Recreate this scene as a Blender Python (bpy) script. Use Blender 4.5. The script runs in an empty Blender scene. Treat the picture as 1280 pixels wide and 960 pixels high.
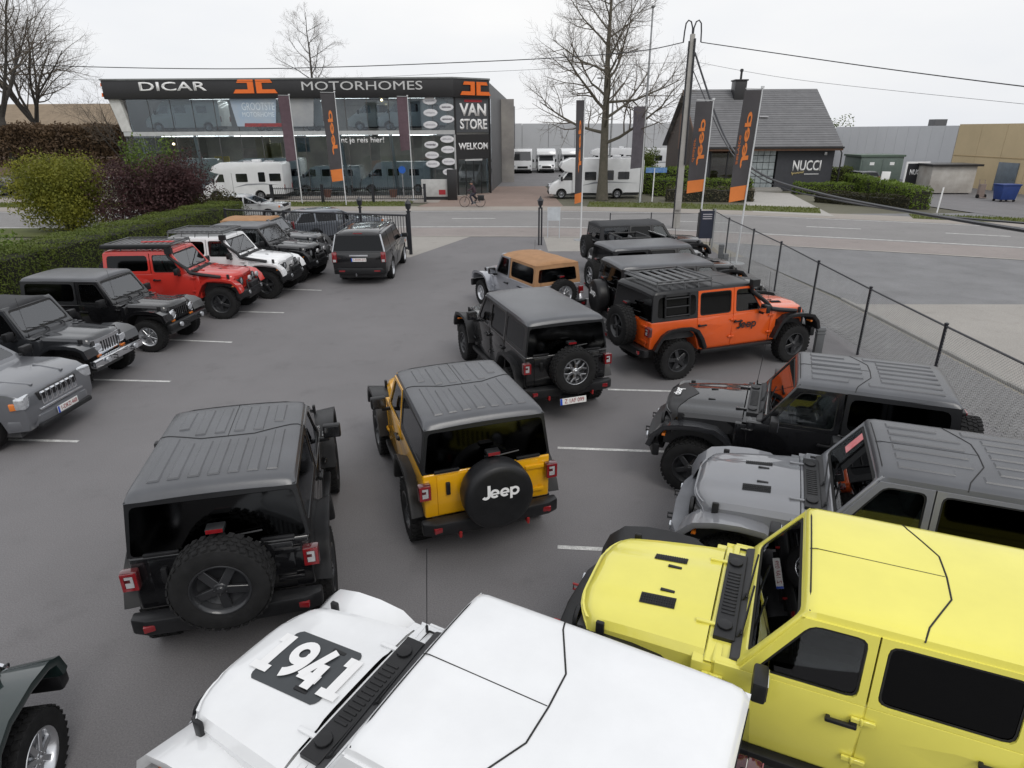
import bpy, bmesh, math, random
import numpy as np
from mathutils import Vector, Matrix, noise as mnoise
R = math.radians
random.seed(7)
SC = bpy.context.scene
COL = SC.collection

# ------------------------------------------------------------------ camera
F_PX, PITCH, ROLL, CAM_H = 794.0, R(21.75), R(-0.35), 4.86
_cR = Vector((math.cos(ROLL), math.sin(ROLL)*math.sin(PITCH), math.sin(ROLL)*math.cos(PITCH)))
_cU = Vector((-math.sin(ROLL), math.cos(ROLL)*math.sin(PITCH), math.cos(ROLL)*math.cos(PITCH)))
_cF = Vector((0, math.cos(PITCH), -math.sin(PITCH)))
cam = bpy.data.cameras.new('camera'); camo = bpy.data.objects.new('camera', cam); COL.objects.link(camo)
cam.sensor_fit = 'HORIZONTAL'; cam.sensor_width = 36; cam.lens = F_PX/1280*36
cam.clip_start = 0.05; cam.clip_end = 3000
_m = Matrix.Identity(4)
for i in range(3):
    _m[i][0] = _cR[i]; _m[i][1] = _cU[i]; _m[i][2] = -_cF[i]
_m[2][3] = CAM_H
camo.matrix_world = _m
SC.camera = camo

def _ray(u, v): return _cF + _cR*((u-640)/F_PX) + _cU*((480-v)/F_PX)
def G(u, v, z=0.0):
    d = _ray(u, v); t = (z-CAM_H)/d.z
    return Vector((d.x*t, d.y*t, z))
def Y(u, v, y):
    d = _ray(u, v); t = y/d.y
    return Vector((d.x*t, y, CAM_H+d.z*t))

# ------------------------------------------------------------------ sky, sun, exposure (bright overcast)
SUN_EL, SUN_ROT = R(48), R(150)
world = bpy.data.worlds.new('World'); SC.world = world; world.use_nodes = True
wn = world.node_tree; wn.nodes.clear()
wo = wn.nodes.new('ShaderNodeOutputWorld'); wb_ = wn.nodes.new('ShaderNodeBackground')
sky = wn.nodes.new('ShaderNodeTexSky'); sky.sky_type = 'NISHITA'; sky.sun_disc = False
sky.sun_elevation = SUN_EL; sky.sun_rotation = SUN_ROT; sky.air_density = 1.0; sky.dust_density = 4.0
tc = wn.nodes.new('ShaderNodeTexCoord')
cl = wn.nodes.new('ShaderNodeTexNoise'); cl.inputs['Scale'].default_value = 1.6; cl.inputs['Detail'].default_value = 5
cmap = wn.nodes.new('ShaderNodeMapping'); cmap.inputs['Scale'].default_value = (1, 1, 3.0)
crp = wn.nodes.new('ShaderNodeValToRGB')
crp.color_ramp.elements[0].position = 0.25; crp.color_ramp.elements[0].color = (7.0, 7.3, 7.85, 1)
crp.color_ramp.elements[1].position = 0.72; crp.color_ramp.elements[1].color = (9.0, 8.95, 8.9, 1)
mixw = wn.nodes.new('ShaderNodeMix'); mixw.data_type = 'RGBA'; mixw.inputs[0].default_value = 0.93
wn.links.new(tc.outputs['Generated'], cmap.inputs[0]); wn.links.new(cmap.outputs[0], cl.inputs['Vector'])
wn.links.new(cl.outputs['Fac'], crp.inputs[0])
wn.links.new(sky.outputs[0], mixw.inputs[6]); wn.links.new(crp.outputs[0], mixw.inputs[7])
wn.links.new(mixw.outputs[2], wb_.inputs[0]); wb_.inputs[1].default_value = 0.1
wn.links.new(wb_.outputs[0], wo.inputs[0])
sun = bpy.data.lights.new('sun', 'SUN'); suno = bpy.data.objects.new('sun', sun); COL.objects.link(suno)
sun.energy = 0.8; sun.angle = R(25); sun.color = (1, .97, .92)
suno.rotation_euler = (R(90)-SUN_EL, 0, -SUN_ROT+math.pi)
suno.location = (0, 0, 30)
SC.view_settings.view_transform = 'Standard'; SC.view_settings.look = 'None'
SC.view_settings.exposure = 0.2; SC.view_settings.gamma = 1.0; SC.view_settings.use_curve_mapping = False

# ------------------------------------------------------------------ materials
MATS = {}
def pmat(name, c, r=.5, m=0., coat=0., var=.12, vs=3., bump=0., bs=60., spec=.5, c2=None, emit=None):
    """procedural principled material: base colour broken up by two noises, optional bump"""
    if name in MATS: return MATS[name]
    mt = bpy.data.materials.new(name); mt.use_nodes = True; nt = mt.node_tree; n = nt.nodes; L = nt.links
    b = n['Principled BSDF']
    b.inputs['Roughness'].default_value = r; b.inputs['Metallic'].default_value = m
    b.inputs['Coat Weight'].default_value = coat; b.inputs['Coat Roughness'].default_value = .05; b.inputs['Coat IOR'].default_value = 1.65
    b.inputs['Specular IOR Level'].default_value = spec
    t = n.new('ShaderNodeTexCoord')
    nz = n.new('ShaderNodeTexNoise'); nz.inputs['Scale'].default_value = vs; nz.inputs['Detail'].default_value = 6
    nz.inputs['Roughness'].default_value = .62
    L.new(t.outputs['Object'], nz.inputs['Vector'])
    rp = n.new('ShaderNodeValToRGB'); e = rp.color_ramp.elements
    ca = c2 if c2 else tuple(x*(1-var) for x in c)
    cb = c if c2 else tuple(min(1, x*(1+var)) for x in c)
    e[0].position = .32; e[0].color = (*ca, 1); e[1].position = .68; e[1].color = (*cb, 1)
    L.new(nz.outputs['Fac'], rp.inputs[0]); L.new(rp.outputs[0], b.inputs['Base Color'])
    if name.startswith('paint_'):   # road film: fine uneven gloss and a trace of dust
        n2 = n.new('ShaderNodeTexNoise'); n2.inputs['Scale'].default_value = 5.5; n2.inputs['Detail'].default_value = 9; n2.inputs['Roughness'].default_value = .7; L.new(t.outputs['Object'], n2.inputs['Vector'])
        m2 = n.new('ShaderNodeMapRange'); m2.inputs[1].default_value = .35; m2.inputs[2].default_value = .75; m2.inputs[3].default_value = .02; m2.inputs[4].default_value = .16; L.new(n2.outputs['Fac'], m2.inputs[0]); L.new(m2.outputs[0], b.inputs['Coat Roughness'])
    if bump:
        nb = n.new('ShaderNodeTexNoise'); nb.inputs['Scale'].default_value = bs; nb.inputs['Detail'].default_value = 3
        L.new(t.outputs['Object'], nb.inputs['Vector'])
        bp = n.new('ShaderNodeBump'); bp.inputs['Strength'].default_value = bump; bp.inputs['Distance'].default_value = .01
        L.new(nb.outputs['Fac'], bp.inputs['Height']); L.new(bp.outputs[0], b.inputs['Normal'])
    if emit:
        b.inputs['Emission Color'].default_value = (*emit[:3], 1); b.inputs['Emission Strength'].default_value = emit[3]
    MATS[name] = mt; return mt
def glassmat(name, tint, ior=1.5, rough=.01):
    if name in MATS: return MATS[name]
    mt = bpy.data.materials.new(name); mt.use_nodes = True; nt = mt.node_tree; n = nt.nodes; L = nt.links
    n.remove(n['Principled BSDF'])
    tr = n.new('ShaderNodeBsdfTransparent'); tr.inputs[0].default_value = (*tint, 1)
    gl = n.new('ShaderNodeBsdfGlossy'); gl.inputs['Roughness'].default_value = rough; gl.inputs[0].default_value = (.95, .97, 1, 1)
    fr = n.new('ShaderNodeFresnel'); fr.inputs[0].default_value = ior
    mx = n.new('ShaderNodeMixShader'); L.new(fr.outputs[0], mx.inputs[0]); L.new(tr.outputs[0], mx.inputs[1]); L.new(gl.outputs[0], mx.inputs[2])
    L.new(mx.outputs[0], n['Material Output'].inputs[0]); MATS[name] = mt; return mt
def leafmat(name, c, c2, vs=1.2, trans=.25):
    if name in MATS: return MATS[name]
    mt = pmat(name, c, r=.6, c2=c2, vs=vs, spec=.25)
    n = mt.node_tree.nodes; L = mt.node_tree.links; b = n['Principled BSDF']
    rp = [x for x in n if x.type == 'VALTORGB'][0]
    t2 = n.new('ShaderNodeBsdfTranslucent'); mx = n.new('ShaderNodeMixShader'); mx.inputs[0].default_value = trans
    L.new(rp.outputs[0], t2.inputs[0]); L.new(b.outputs[0], mx.inputs[1]); L.new(t2.outputs[0], mx.inputs[2])
    L.new(mx.outputs[0], n['Material Output'].inputs[0]); return mt

def paint(name, c, r=.32, m=0., coat=.8):
    return pmat('paint_'+name, c, r=.45 if m == 0 else r, m=m, coat=1.0, var=.05, vs=1.3, spec=.15)
M = dict(
 rubber=pmat('rubber', (.013, .013, .0135), r=.8, spec=.3, var=.3, vs=9, bump=.3, bs=120),
 plastic=pmat('black_plastic', (.012, .0122, .0135), r=.42, var=.25, vs=6, bump=.1, bs=240, spec=.4),
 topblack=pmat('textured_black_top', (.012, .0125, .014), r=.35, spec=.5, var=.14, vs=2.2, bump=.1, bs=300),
 topgrey=pmat('sky_lightened_black_top', (.058, .061, .069), r=.3, spec=.9, var=.14, vs=2.2, bump=.1, bs=300),  # roof copy of topblack, colour lightened for the sky falling on top
 seal=pmat('seal', (.012, .012, .012), r=.7),
 inside=pmat('cabin_dark', (.05, .05, .052), r=.8, var=.2),
 seat=pmat('seat_cloth', (.13, .13, .135), r=.85, var=.2, vs=12),
 chrome=pmat('chrome', (.75, .76, .78), r=.12, m=1, var=.04),
 steel=pmat('steel', (.42, .43, .45), r=.35, m=1, var=.12),
 alloy=pmat('alloy', (.6, .61, .63), r=.28, m=.9, var=.08),
 darkalloy=pmat('dark_alloy', (.03, .031, .034), r=.35, m=.3, coat=.3, var=.15),
 redlens=pmat('red_lens', (.22, .008, .012), r=.15, coat=1, var=.1),
 whitelens=pmat('white_lens', (.42, .42, .43), r=.1, coat=1, var=.1, vs=20),
 amber=pmat('amber_lens', (.75, .2, .02), r=.2, coat=1),
 lamp=pmat('headlamp', (.6, .62, .65), r=.08, m=.6, coat=1, var=.2, vs=25),
 white=pmat('white_print', (.82, .82, .82), r=.5, var=.03),
 black=pmat('black_print', (.015, .015, .016), r=.5, var=.1),
 platew=pmat('plate_white', (.74, .74, .72), r=.4, var=.04),
 plateb=pmat('plate_blue', (.02, .08, .5), r=.4),
 gl_f=glassmat('glass_clear', (.55, .60, .59), ior=2.2),
 gl_t=glassmat('glass_tinted', (.72, .75, .74), ior=1.75),
 gl_p=glassmat('glass_privacy', (.012, .0125, .013), ior=1.42, rough=.07),
 vinyl=glassmat('vinyl_window', (.42, .45, .48), ior=1.6, rough=.08),
 gl_shop=glassmat('shop_glass', (.74, .80, .83), ior=1.62),
)

# ------------------------------------------------------------------ mesh builder
def link(o, parent=None):
    COL.objects.link(o)
    if parent: o.parent = parent
    return o
def tag(o, label=None, cat=None, group=None, kind=None):
    if label: o['label'] = label
    if cat: o['category'] = cat
    if group: o['group'] = group
    if kind: o['kind'] = kind
    return o
def thing(name, label, cat, loc=(0, 0, 0), rz=0., group=None):
    o = bpy.data.objects.new(name, None); link(o); o.empty_display_size = .3
    o.location = loc; o.rotation_euler = (0, 0, rz)
    return tag(o, label, cat, group)
def put(mesh, name, parent=None, loc=(0, 0, 0), rot=(0, 0, 0), scale=None):
    o = bpy.data.objects.new(name, mesh); link(o, parent); o.location = loc; o.rotation_euler = rot
    if scale: o.scale = scale
    return o
def rrect(x0, x1, z0, z1, r, k=3):
    """rounded rectangle, counter-clockwise"""
    out = []
    for cx, cz, a0 in ((x1-r, z1-r, 0), (x0+r, z1-r, 90), (x0+r, z0+r, 180), (x1-r, z0+r, 270)):
        for i in range(k+1):
            a = R(a0+90*i/k); out.append((cx+r*math.cos(a), cz+r*math.sin(a)))
    return out
def inset_poly(P, d, r=.05, k=3):
    """inset a convex polygon (2D) by d (or per-edge list) and round its corners: list of k+1 points per corner"""
    n = len(P); ds = d if isinstance(d, (list, tuple)) else [d]*n
    area = sum(P[i][0]*P[(i+1) % n][1]-P[(i+1) % n][0]*P[i][1] for i in range(n)); sg = 1 if area > 0 else -1
    lines = []
    for i in range(n):
        a = Vector(P[i]); b = Vector(P[(i+1) % n]); t = (b-a).normalized(); nn = Vector((-t.y, t.x))*sg
        lines.append((a+nn*ds[i], t))
    C = []
    for i in range(n):
        (p, t), (q, s) = lines[i-1], lines[i]
        den = t.x*s.y-t.y*s.x
        if abs(den) < 1e-6: C.append(q); continue
        w = q-p; C.append(p+t*((w.x*s.y-w.y*s.x)/den))
    out = []
    for i in range(n):
        c = C[i]; a = (C[i-1]-c); b = (C[(i+1) % n]-c); rr = min(r, a.length*.45, b.length*.45)
        p0 = c+a.normalized()*rr; p1 = c+b.normalized()*rr
        for j in range(k+1):
            t = j/k; out.append(tuple(p0*(1-t)**2+c*2*t*(1-t)+p1*t*t))
    return out
class B:
    def __init__(s): s.v = []; s.f = []; s.mi = []; s.m = 0
    def add(s, vs, fs):
        o = len(s.v); s.v += [tuple(p) for p in vs]
        for f in fs: s.f.append([o+i for i in f]); s.mi.append(s.m)
        return s
    def box(s, c, d, rz=0., M_=None):
        x, y, z = d[0]/2, d[1]/2, d[2]/2
        P = [Vector((a*x, b*y, e*z)) for a in (-1, 1) for b in (-1, 1) for e in (-1, 1)]
        if rz: rm = Matrix.Rotation(rz, 3, 'Z'); P = [rm@p for p in P]
        if M_: P = [M_@p for p in P]
        P = [p+Vector(c) for p in P]
        return s.add(P, [(0, 1, 3, 2), (4, 6, 7, 5), (0, 4, 5, 1), (2, 3, 7, 6), (0, 2, 6, 4), (1, 5, 7, 3)])
    def bb(s, x0, x1, y0, y1, z0, z1): return s.box(((x0+x1)/2, (y0+y1)/2, (z0+z1)/2), (abs(x1-x0), abs(y1-y0), abs(z1-z0)))
    def prism(s, poly, a, b, plane='xz'):
        f = {'xz': lambda p, t: (p[0], t, p[1]), 'xy': lambda p, t: (p[0], p[1], t), 'yz': lambda p, t: (t, p[0], p[1])}[plane]
        n = len(poly)
        return s.add([f(p, a) for p in poly]+[f(p, b) for p in poly],
            [tuple(range(n)), tuple(range(2*n-1, n-1, -1))]+[(i, n+i, n+(i+1) % n, (i+1) % n) for i in range(n)])
    def tube(s, pts, r, n=6, cap=True):
        pts = [Vector(p) for p in pts]; m = len(pts); rs = r if isinstance(r, (list, tuple)) else [r]*m
        V = []; up = None
        for i, p in enumerate(pts):
            t = (pts[min(i+1, m-1)]-pts[max(i-1, 0)]).normalized()
            if up is None or abs(t.dot(up)) > .98: up = Vector((0, 0, 1)) if abs(t.z) < .9 else Vector((1, 0, 0))
            a = t.cross(up).normalized(); b2 = a.cross(t); up = b2
            for j in range(n):
                an = 2*math.pi*j/n; V.append(p+(a*math.cos(an)+b2*math.sin(an))*rs[i])
        Fs = [(i*n+j, i*n+(j+1) % n, (i+1)*n+(j+1) % n, (i+1)*n+j) for i in range(m-1) for j in range(n)]
        if cap: Fs += [tuple(range(n-1, -1, -1)), tuple(range((m-1)*n, m*n))]
        return s.add(V, Fs)
    def lathe(s, prof, n=24, axis='y', c=(0, 0, 0), cap=True):
        V = []
        for r, h in prof:
            for j in range(n):
                a = 2*math.pi*j/n; p, q = r*math.cos(a), r*math.sin(a)
                V.append({'y': (c[0]+p, c[1]+h, c[2]+q), 'z': (c[0]+p, c[1]+q, c[2]+h), 'x': (c[0]+h, c[1]+p, c[2]+q)}[axis])
        m = len(prof)
        Fs = [(i*n+j, i*n+(j+1) % n, (i+1)*n+(j+1) % n, (i+1)*n+j) for i in range(m-1) for j in range(n)]
        if cap:
            if prof[0][0] > 1e-6: Fs.append(tuple(range(n-1, -1, -1)))
            if prof[-1][0] > 1e-6: Fs.append(tuple(range((m-1)*n, m*n)))
        return s.add(V, Fs)
    def ring(s, outer, inner, d):
        """solid frame: outer (n corners) and inner (n*(k+1) points) 3D outlines, thickness vector d"""
        n = len(outer); k = len(inner)//n; d = Vector(d)
        O = [Vector(outer[i//k]) for i in range(n*k)]; I = [Vector(p) for p in inner]; N = n*k
        V = O+I+[p+d for p in O]+[p+d for p in I]; Fs = []
        for i in range(N):
            j = (i+1) % N; same = (i//k == j//k)
            if same:
                Fs += [(i, N+j, N+i), (2*N+i, 3*N+i, 3*N+j)]
            else:
                Fs += [(i, j, N+j, N+i), (2*N+i, 3*N+i, 3*N+j, 2*N+j), (i, 2*N+i, 2*N+j, j)]
            Fs.append((N+i, N+j, 3*N+j, 3*N+i))
        return s.add(V, Fs)
    def pane(s, pts, d):
        n = len(pts); d = Vector(d)
        return s.add([Vector(p) for p in pts]+[Vector(p)+d for p in pts], [tuple(range(n)), tuple(range(2*n-1, n-1, -1))]+[(i, n+i, n+(i+1) % n, (i+1) % n) for i in range(n)])
    def grid(s, rows):
        nu = len(rows); nv = len(rows[0])
        return s.add([p for r_ in rows for p in r_], [(i*nv+j, i*nv+j+1, (i+1)*nv+j+1, (i+1)*nv+j) for i in range(nu-1) for j in range(nv-1)])
    def mesh(s, name, mats, bevel=0., seg=2, smooth=38, recalc=True, merge=True):
        me = bpy.data.meshes.new(name); me.from_pydata(s.v, [], s.f)
        for m_ in (mats if isinstance(mats, (list, tuple)) else [mats]): me.materials.append(m_)
        if any(s.mi): me.polygons.foreach_set('material_index', s.mi)
        if bevel or recalc or merge:
            bm = bmesh.new(); bm.from_mesh(me)
            if merge: bmesh.ops.remove_doubles(bm, verts=bm.verts, dist=1e-5)
            if recalc: bmesh.ops.recalc_face_normals(bm, faces=bm.faces)
            if bevel:
                ed = [e for e in bm.edges if len(e.link_faces) == 2 and e.calc_face_angle(0) > R(28)]
                bmesh.ops.bevel(bm, geom=ed, offset=bevel, segments=seg, profile=.5, affect='EDGES', clamp_overlap=True)
            bm.to_mesh(me); bm.free()
        if smooth:
            me.polygons.foreach_set('use_smooth', [True]*len(me.polygons))
            me.set_sharp_from_angle(angle=R(smooth))
        return me
    def obj(s, name, mats, parent=None, bevel=0., **k):
        return put(s.mesh(name, mats, bevel, **k), name, parent)
_TXT = {}
def numeral_1941(mat):
    b = B(); idx = [0]
    def arc(cx, cy, r, a0, a1, n=16, e=1.): return [(cx+r*math.cos(R(a0+(a1-a0)*i/n)), cy+r*e*math.sin(R(a0+(a1-a0)*i/n))) for i in range(n+1)]
    def stroke(pts, t):
        idx[0] += 1; L_ = []; R_ = []
        for i, p in enumerate(pts):
            a = Vector(pts[max(0, i-1)]); c = Vector(pts[min(len(pts)-1, i+1)]); d = (c-a).normalized(); nn = Vector((-d.y, d.x))*t/2; L_.append(Vector(p)+nn); R_.append(Vector(p)-nn)
        for i in range(len(pts)-1):   # short cells so the print can follow the sheet metal
            for j in range(3):
                q = [L_[i].lerp(R_[i], j/3), L_[i].lerp(R_[i], (j+1)/3), L_[i+1].lerp(R_[i+1], (j+1)/3), L_[i+1].lerp(R_[i+1], j/3)]; b.add([(*p, idx[0]*.0012) for p in q], [(0, 1, 2, 3)])
    def seg(a, c, n=6): return [(a[0]+(c[0]-a[0])*i/n, a[1]+(c[1]-a[1])*i/n) for i in range(n+1)]
    for x in (0, 1.98):
        stroke(seg((x+.17, 1.0), (x+.17, 0)), .24); stroke(seg((x-.06, .88), (x+.1, .88), 2), .24)
        stroke(seg((x-.08, .09), (x+.42, .09), 4), .18)
    stroke(arc(.85, .69, .22, 0, 360, 22), .2); stroke(arc(.62, .62, .45, 12, -75, 10, 1.15), .22)
    stroke(seg((1.72, .26), (1.18, .26)), .2); stroke(seg((1.22, .22), (1.54, .98)), .2); stroke(seg((1.57, .62), (1.57, 0)), .24)
    b.v = [(p[0]-1.12, p[1]-.5, p[2]) for p in b.v]
    return b.mesh('lettering', mat, smooth=0, merge=False, recalc=False)
def jeep_word(mat):
    """bold rounded wordmark J e e p, cap height .7"""
    b = B(); idx = [0]
    def stroke(pts, t):
        z = idx[0]*.0015; idx[0] += 1; L_ = []; R_ = []
        for i, p in enumerate(pts):
            a = Vector(pts[max(0, i-1)]); c = Vector(pts[min(len(pts)-1, i+1)]); d = (c-a).normalized(); nn = Vector((-d.y, d.x))*t/2; L_.append(Vector(p)+nn); R_.append(Vector(p)-nn)
        m = len(pts); V = [(*p, z) for p in L_]+[(*p, z) for p in R_]; b.add(V, [(i, m+i, m+i+1, i+1) for i in range(m-1)])
    def arc(cx, cy, r, a0, a1, n=20): return [(cx+r*math.cos(R(a0+(a1-a0)*i/n)), cy+r*math.sin(R(a0+(a1-a0)*i/n))) for i in range(n+1)]
    stroke([(.33, .74), (.33, .2)]+arc(.17, .2, .16, 0, -150, 12), .155); x = .62
    for k in range(2):
        stroke(arc(x, .245, .185, 8, 318), .13); stroke([(x-.19, .235), (x+.245, .235)], .09); x += .52
    stroke(arc(x, .245, .185, 0, 360, 24), .13); stroke([(x-.185, .49), (x-.185, -.16)], .13)
    b.v = [(p[0]-.95, p[1]-.29, p[2]) for p in b.v]
    return b.mesh('lettering', mat, smooth=0, merge=False, recalc=False)
def text_mesh(t, size, mat, bold=0., ext=.003, sx=1., shear=0., space=1., align='CENTER'):
    key = (t, size, mat.name, bold, ext, sx, shear, space, align)
    if key in _TXT: return _TXT[key]
    if t == 'Jeep':
        me = jeep_word(mat); me.transform(Matrix.Diagonal((size*.95, size*.95, 1, 1))); _TXT[key] = me; return me
    cu = bpy.data.curves.new('lettering', 'FONT'); cu.body = t; cu.size = size; cu.offset = bold*size; cu.extrude = ext
    cu.shear = shear; cu.space_character = space; cu.align_x = align; cu.align_y = 'CENTER'; cu.resolution_u = 3
    o = bpy.data.objects.new('lettering', cu); me = bpy.data.meshes.new_from_object(o)
    bpy.data.objects.remove(o); bpy.data.curves.remove(cu)
    if sx != 1: me.transform(Matrix.Diagonal((sx, 1, 1, 1)))
    me.materials.clear(); me.materials.append(mat); me.name = 'lettering'
    _TXT[key] = me; return me
def basis(right, up, loc):
    r_ = Vector(right).normalized(); u_ = Vector(up).normalized(); n_ = r_.cross(u_)
    m_ = Matrix.Identity(4)
    for i in range(3): m_[i][0] = r_[i]; m_[i][1] = u_[i]; m_[i][2] = n_[i]; m_[i][3] = loc[i]
    return m_
def text(t, size, mat, right, up, loc, parent=None, name='lettering', mirror=False, **k):
    o = bpy.data.objects.new(name, text_mesh(t, size, mat, **k)); link(o, parent)
    m_ = basis(right, up, loc)
    if mirror: m_ = m_ @ Matrix.Diagonal((-1, 1, 1, 1))
    o.matrix_local = m_; return o
# ------------------------------------------------------------------ ground, roads and paved areas
def asphalt(name, c, patch=.18, fine=.25, r=.85, scale=.35, stain=None):
    mt = bpy.data.materials.new(name); mt.use_nodes = True; nt = mt.node_tree; n = nt.nodes; L = nt.links; b = n['Principled BSDF']
    t = n.new('ShaderNodeTexCoord'); b.inputs['Roughness'].default_value = r; b.inputs['Specular IOR Level'].default_value = .35
    def nz(sc, det, lo, hi, a, e):
        q = n.new('ShaderNodeTexNoise'); q.inputs['Scale'].default_value = sc; q.inputs['Detail'].default_value = det; q.inputs['Roughness'].default_value = .65
        L.new(t.outputs['Object'], q.inputs['Vector']); rp = n.new('ShaderNodeMapRange'); rp.inputs[1].default_value = lo; rp.inputs[2].default_value = hi; rp.inputs[3].default_value = a; rp.inputs[4].default_value = e
        L.new(q.outputs['Fac'], rp.inputs[0]); return rp, q
    p1, _ = nz(scale, 7, .3, .7, 1-patch, 1+patch); p2, q2 = nz(70, 3, .3, .7, 1-fine, 1+fine); p3, _ = nz(1.3, 9, .56, .78, 1, .80)
    m1 = n.new('ShaderNodeMath'); m1.operation = 'MULTIPLY'; L.new(p1.outputs[0], m1.inputs[0]); L.new(p2.outputs[0], m1.inputs[1])
    m2 = n.new('ShaderNodeMath'); m2.operation = 'MULTIPLY'; L.new(m1.outputs[0], m2.inputs[0]); L.new(p3.outputs[0], m2.inputs[1])
    v = n.new('ShaderNodeVectorMath'); v.operation = 'SCALE'; v.inputs[0].default_value = c; L.new(m2.outputs[0], v.inputs['Scale'])
    L.new(v.outputs[0], b.inputs['Base Color'])
    bp = n.new('ShaderNodeBump'); bp.inputs['Strength'].default_value = .35; bp.inputs['Distance'].default_value = .006; L.new(q2.outputs['Fac'], bp.inputs['Height']); L.new(bp.outputs[0], b.inputs['Normal'])
    MATS[name] = mt; return mt
A_LOT = asphalt('asphalt_lot', (.178, .172, .176), patch=.09); A_ROAD = asphalt('asphalt_road', (.235, .228, .225), patch=.08)
A_PATH = asphalt('cycle_path_pink', (.275, .245, .232), patch=.1); A_CONC = asphalt('concrete', (.33, .312, .288), patch=.08); A_SIDE = asphalt('asphalt_side', (.20, .20, .205), patch=.15, scale=.6)
A_WALK = asphalt('pavement_beige', (.33, .30, .27), patch=.08); A_BRICK = asphalt('red_paver', (.26, .195, .165), patch=.1)
A_PAVER = asphalt('grey_paver', (.20, .197, .197), patch=.2, scale=1.2); A_EARTH = asphalt('earth', (.13, .125, .09), patch=.25, scale=.08)
A_KERB = asphalt('kerb_concrete', (.30, .29, .27), patch=.15); A_YARD = asphalt('yard_asphalt', (.19, .185, .19), patch=.1)
GRASSM = leafmat('grass_blades', (.17, .19, .05), (.10, .13, .03), vs=.8)
GROUNDG = asphalt('turf', (.10, .115, .035), patch=.25, scale=.5)
LINE = asphalt('road_paint', (.56, .56, .545), patch=.32, fine=.35, scale=5)

def sheet(name, poly, z, mat, kind='structure', th=0.):
    b = B()
    if th: b.prism(poly, z-th, z, 'xy')
    else: b.add([(p[0], p[1], z) for p in poly], [tuple(range(len(poly)))])
    return tag(b.obj(name, mat, smooth=0), kind=kind)
sheet('ground', [(-1500, -600), (1500, -600), (1500, 2500), (-1500, 2500)], -.03, A_EARTH)
sheet('lawn', [(-70, -12), (-13.25, -12), (-13.25, 31.5), (-70, 33)], -.004, GROUNDG)
sheet('parking_lot', [(-13.2, -12), (8.22, -12), (9.1, 36), (-13.2, 37)], 0, A_LOT)
RPTS = [(-140, 37.5), (-60, 36.8), (-30, 36.1), (-5.4, 35.35), (2.6, 34.95), (9, 33.5), (14.1, 31.45), (22.26, 27.75), (40, 18.5), (75, -3), (110, -26)]
def catmull(P, k=8):
    P = [Vector(p) for p in P]; out = []
    for i in range(len(P)-1):
        p0, p1, p2, p3 = P[max(0, i-1)], P[i], P[i+1], P[min(len(P)-1, i+2)]
        for j in range(k):
            t = j/k; out.append(.5*((2*p1)+(-p0+p2)*t+(2*p0-5*p1+4*p2-p3)*t*t+(-p0+3*p1-3*p2+p3)*t**3))
    out.append(P[-1]); return out
RC = catmull(RPTS, 10)
RCUM = [0]
for a_, b_ in zip(RC, RC[1:]): RCUM.append(RCUM[-1]+(b_-a_).length)
def road_at(s, off):
    s = max(0, min(RCUM[-1]-.01, s)); i = max(j for j in range(len(RC)-1) if RCUM[j] <= s)
    t = (s-RCUM[i])/(RCUM[i+1]-RCUM[i]); p = RC[i].lerp(RC[i+1], t)
    d0 = (RC[min(i+1, len(RC)-1)]-RC[max(i-1, 0)]).normalized(); d1 = (RC[min(i+2, len(RC)-1)]-RC[i]).normalized(); d = d0.lerp(d1, t).normalized()
    return p+Vector((-d.y, d.x))*off
def s_of_x(x):
    for i in range(len(RC)-1):
        if RC[i].x <= x <= RC[i+1].x: return RCUM[i]+(RCUM[i+1]-RCUM[i])*(x-RC[i].x)/(RC[i+1].x-RC[i].x)
    return 0
def strip(name, o0, o1, z, mat, s0=0, s1=None, kind='structure', th=0., step=2.0, parent=None):
    s1 = RCUM[-1] if s1 is None else s1; n = max(2, int((s1-s0)/step)+1); b = B()
    A = [road_at(s0+(s1-s0)*i/(n-1), o0) for i in range(n)]; C = [road_at(s0+(s1-s0)*i/(n-1), o1) for i in range(n)]
    V = [(p.x, p.y, z) for p in A]+[(p.x, p.y, z) for p in C]
    F_ = [(i, i+1, n+i+1, n+i) for i in range(n-1)]
    if th:
        V += [(p.x, p.y, z-th) for p in A]+[(p.x, p.y, z-th) for p in C]
        F_ += [(2*n+i, 2*n+i+1, i+1, i) for i in range(n-1)]+[(n+i, n+i+1, 3*n+i+1, 3*n+i) for i in range(n-1)]+[(0, n, 3*n, 2*n), (n-1, 3*n-1, 4*n-1, 2*n-1)]
    b.add(V, F_); o = b.obj(name, mat, parent, smooth=0, recalc=bool(th))
    if not parent: tag(o, kind=kind)
    return o
sheet('side_yard', [(10.22, -12), (70, -12), (70, 40), (9.2, 40), (9.2, 30), (10.22, 18.7)], .002, A_SIDE)
sheet('concrete_yard', [(10.24, -12), (60, -12), (60, 18.0), (30, 17.6), (18, 18.2), (10.24, 18.4)], .006, A_CONC)
road = strip('road', -.3, 7.6, .010, A_ROAD); strip('cycle_path', -3.3, -.3, .012, A_PATH, s_of_x(-12.4)); strip('near_verge', -3.3, -.3, .011, GROUNDG, 0, s_of_x(-12.4)); strip('pavement', 7.6, 10.2, .014, A_WALK)
def ptag(o): return o
strip('edge_line', -.07, .09, .0145, LINE, parent=road); strip('far_edge_line', 7.2, 7.32, .0145, LINE, parent=road)
s_ = 0
k_ = 0
while s_ < RCUM[-1]-4:
    p_ = road_at(s_, 0)
    if -60 < p_.x < 60: strip('lane_dash', 3.45, 3.6, .0145, LINE, s_, s_+2.6, parent=road)
    s_ += 6.2
strip('path_edge', -3.42, -3.28, .0165, asphalt('pale_kerb', (.40, .375, .34)), s_of_x(-12.4))
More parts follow.
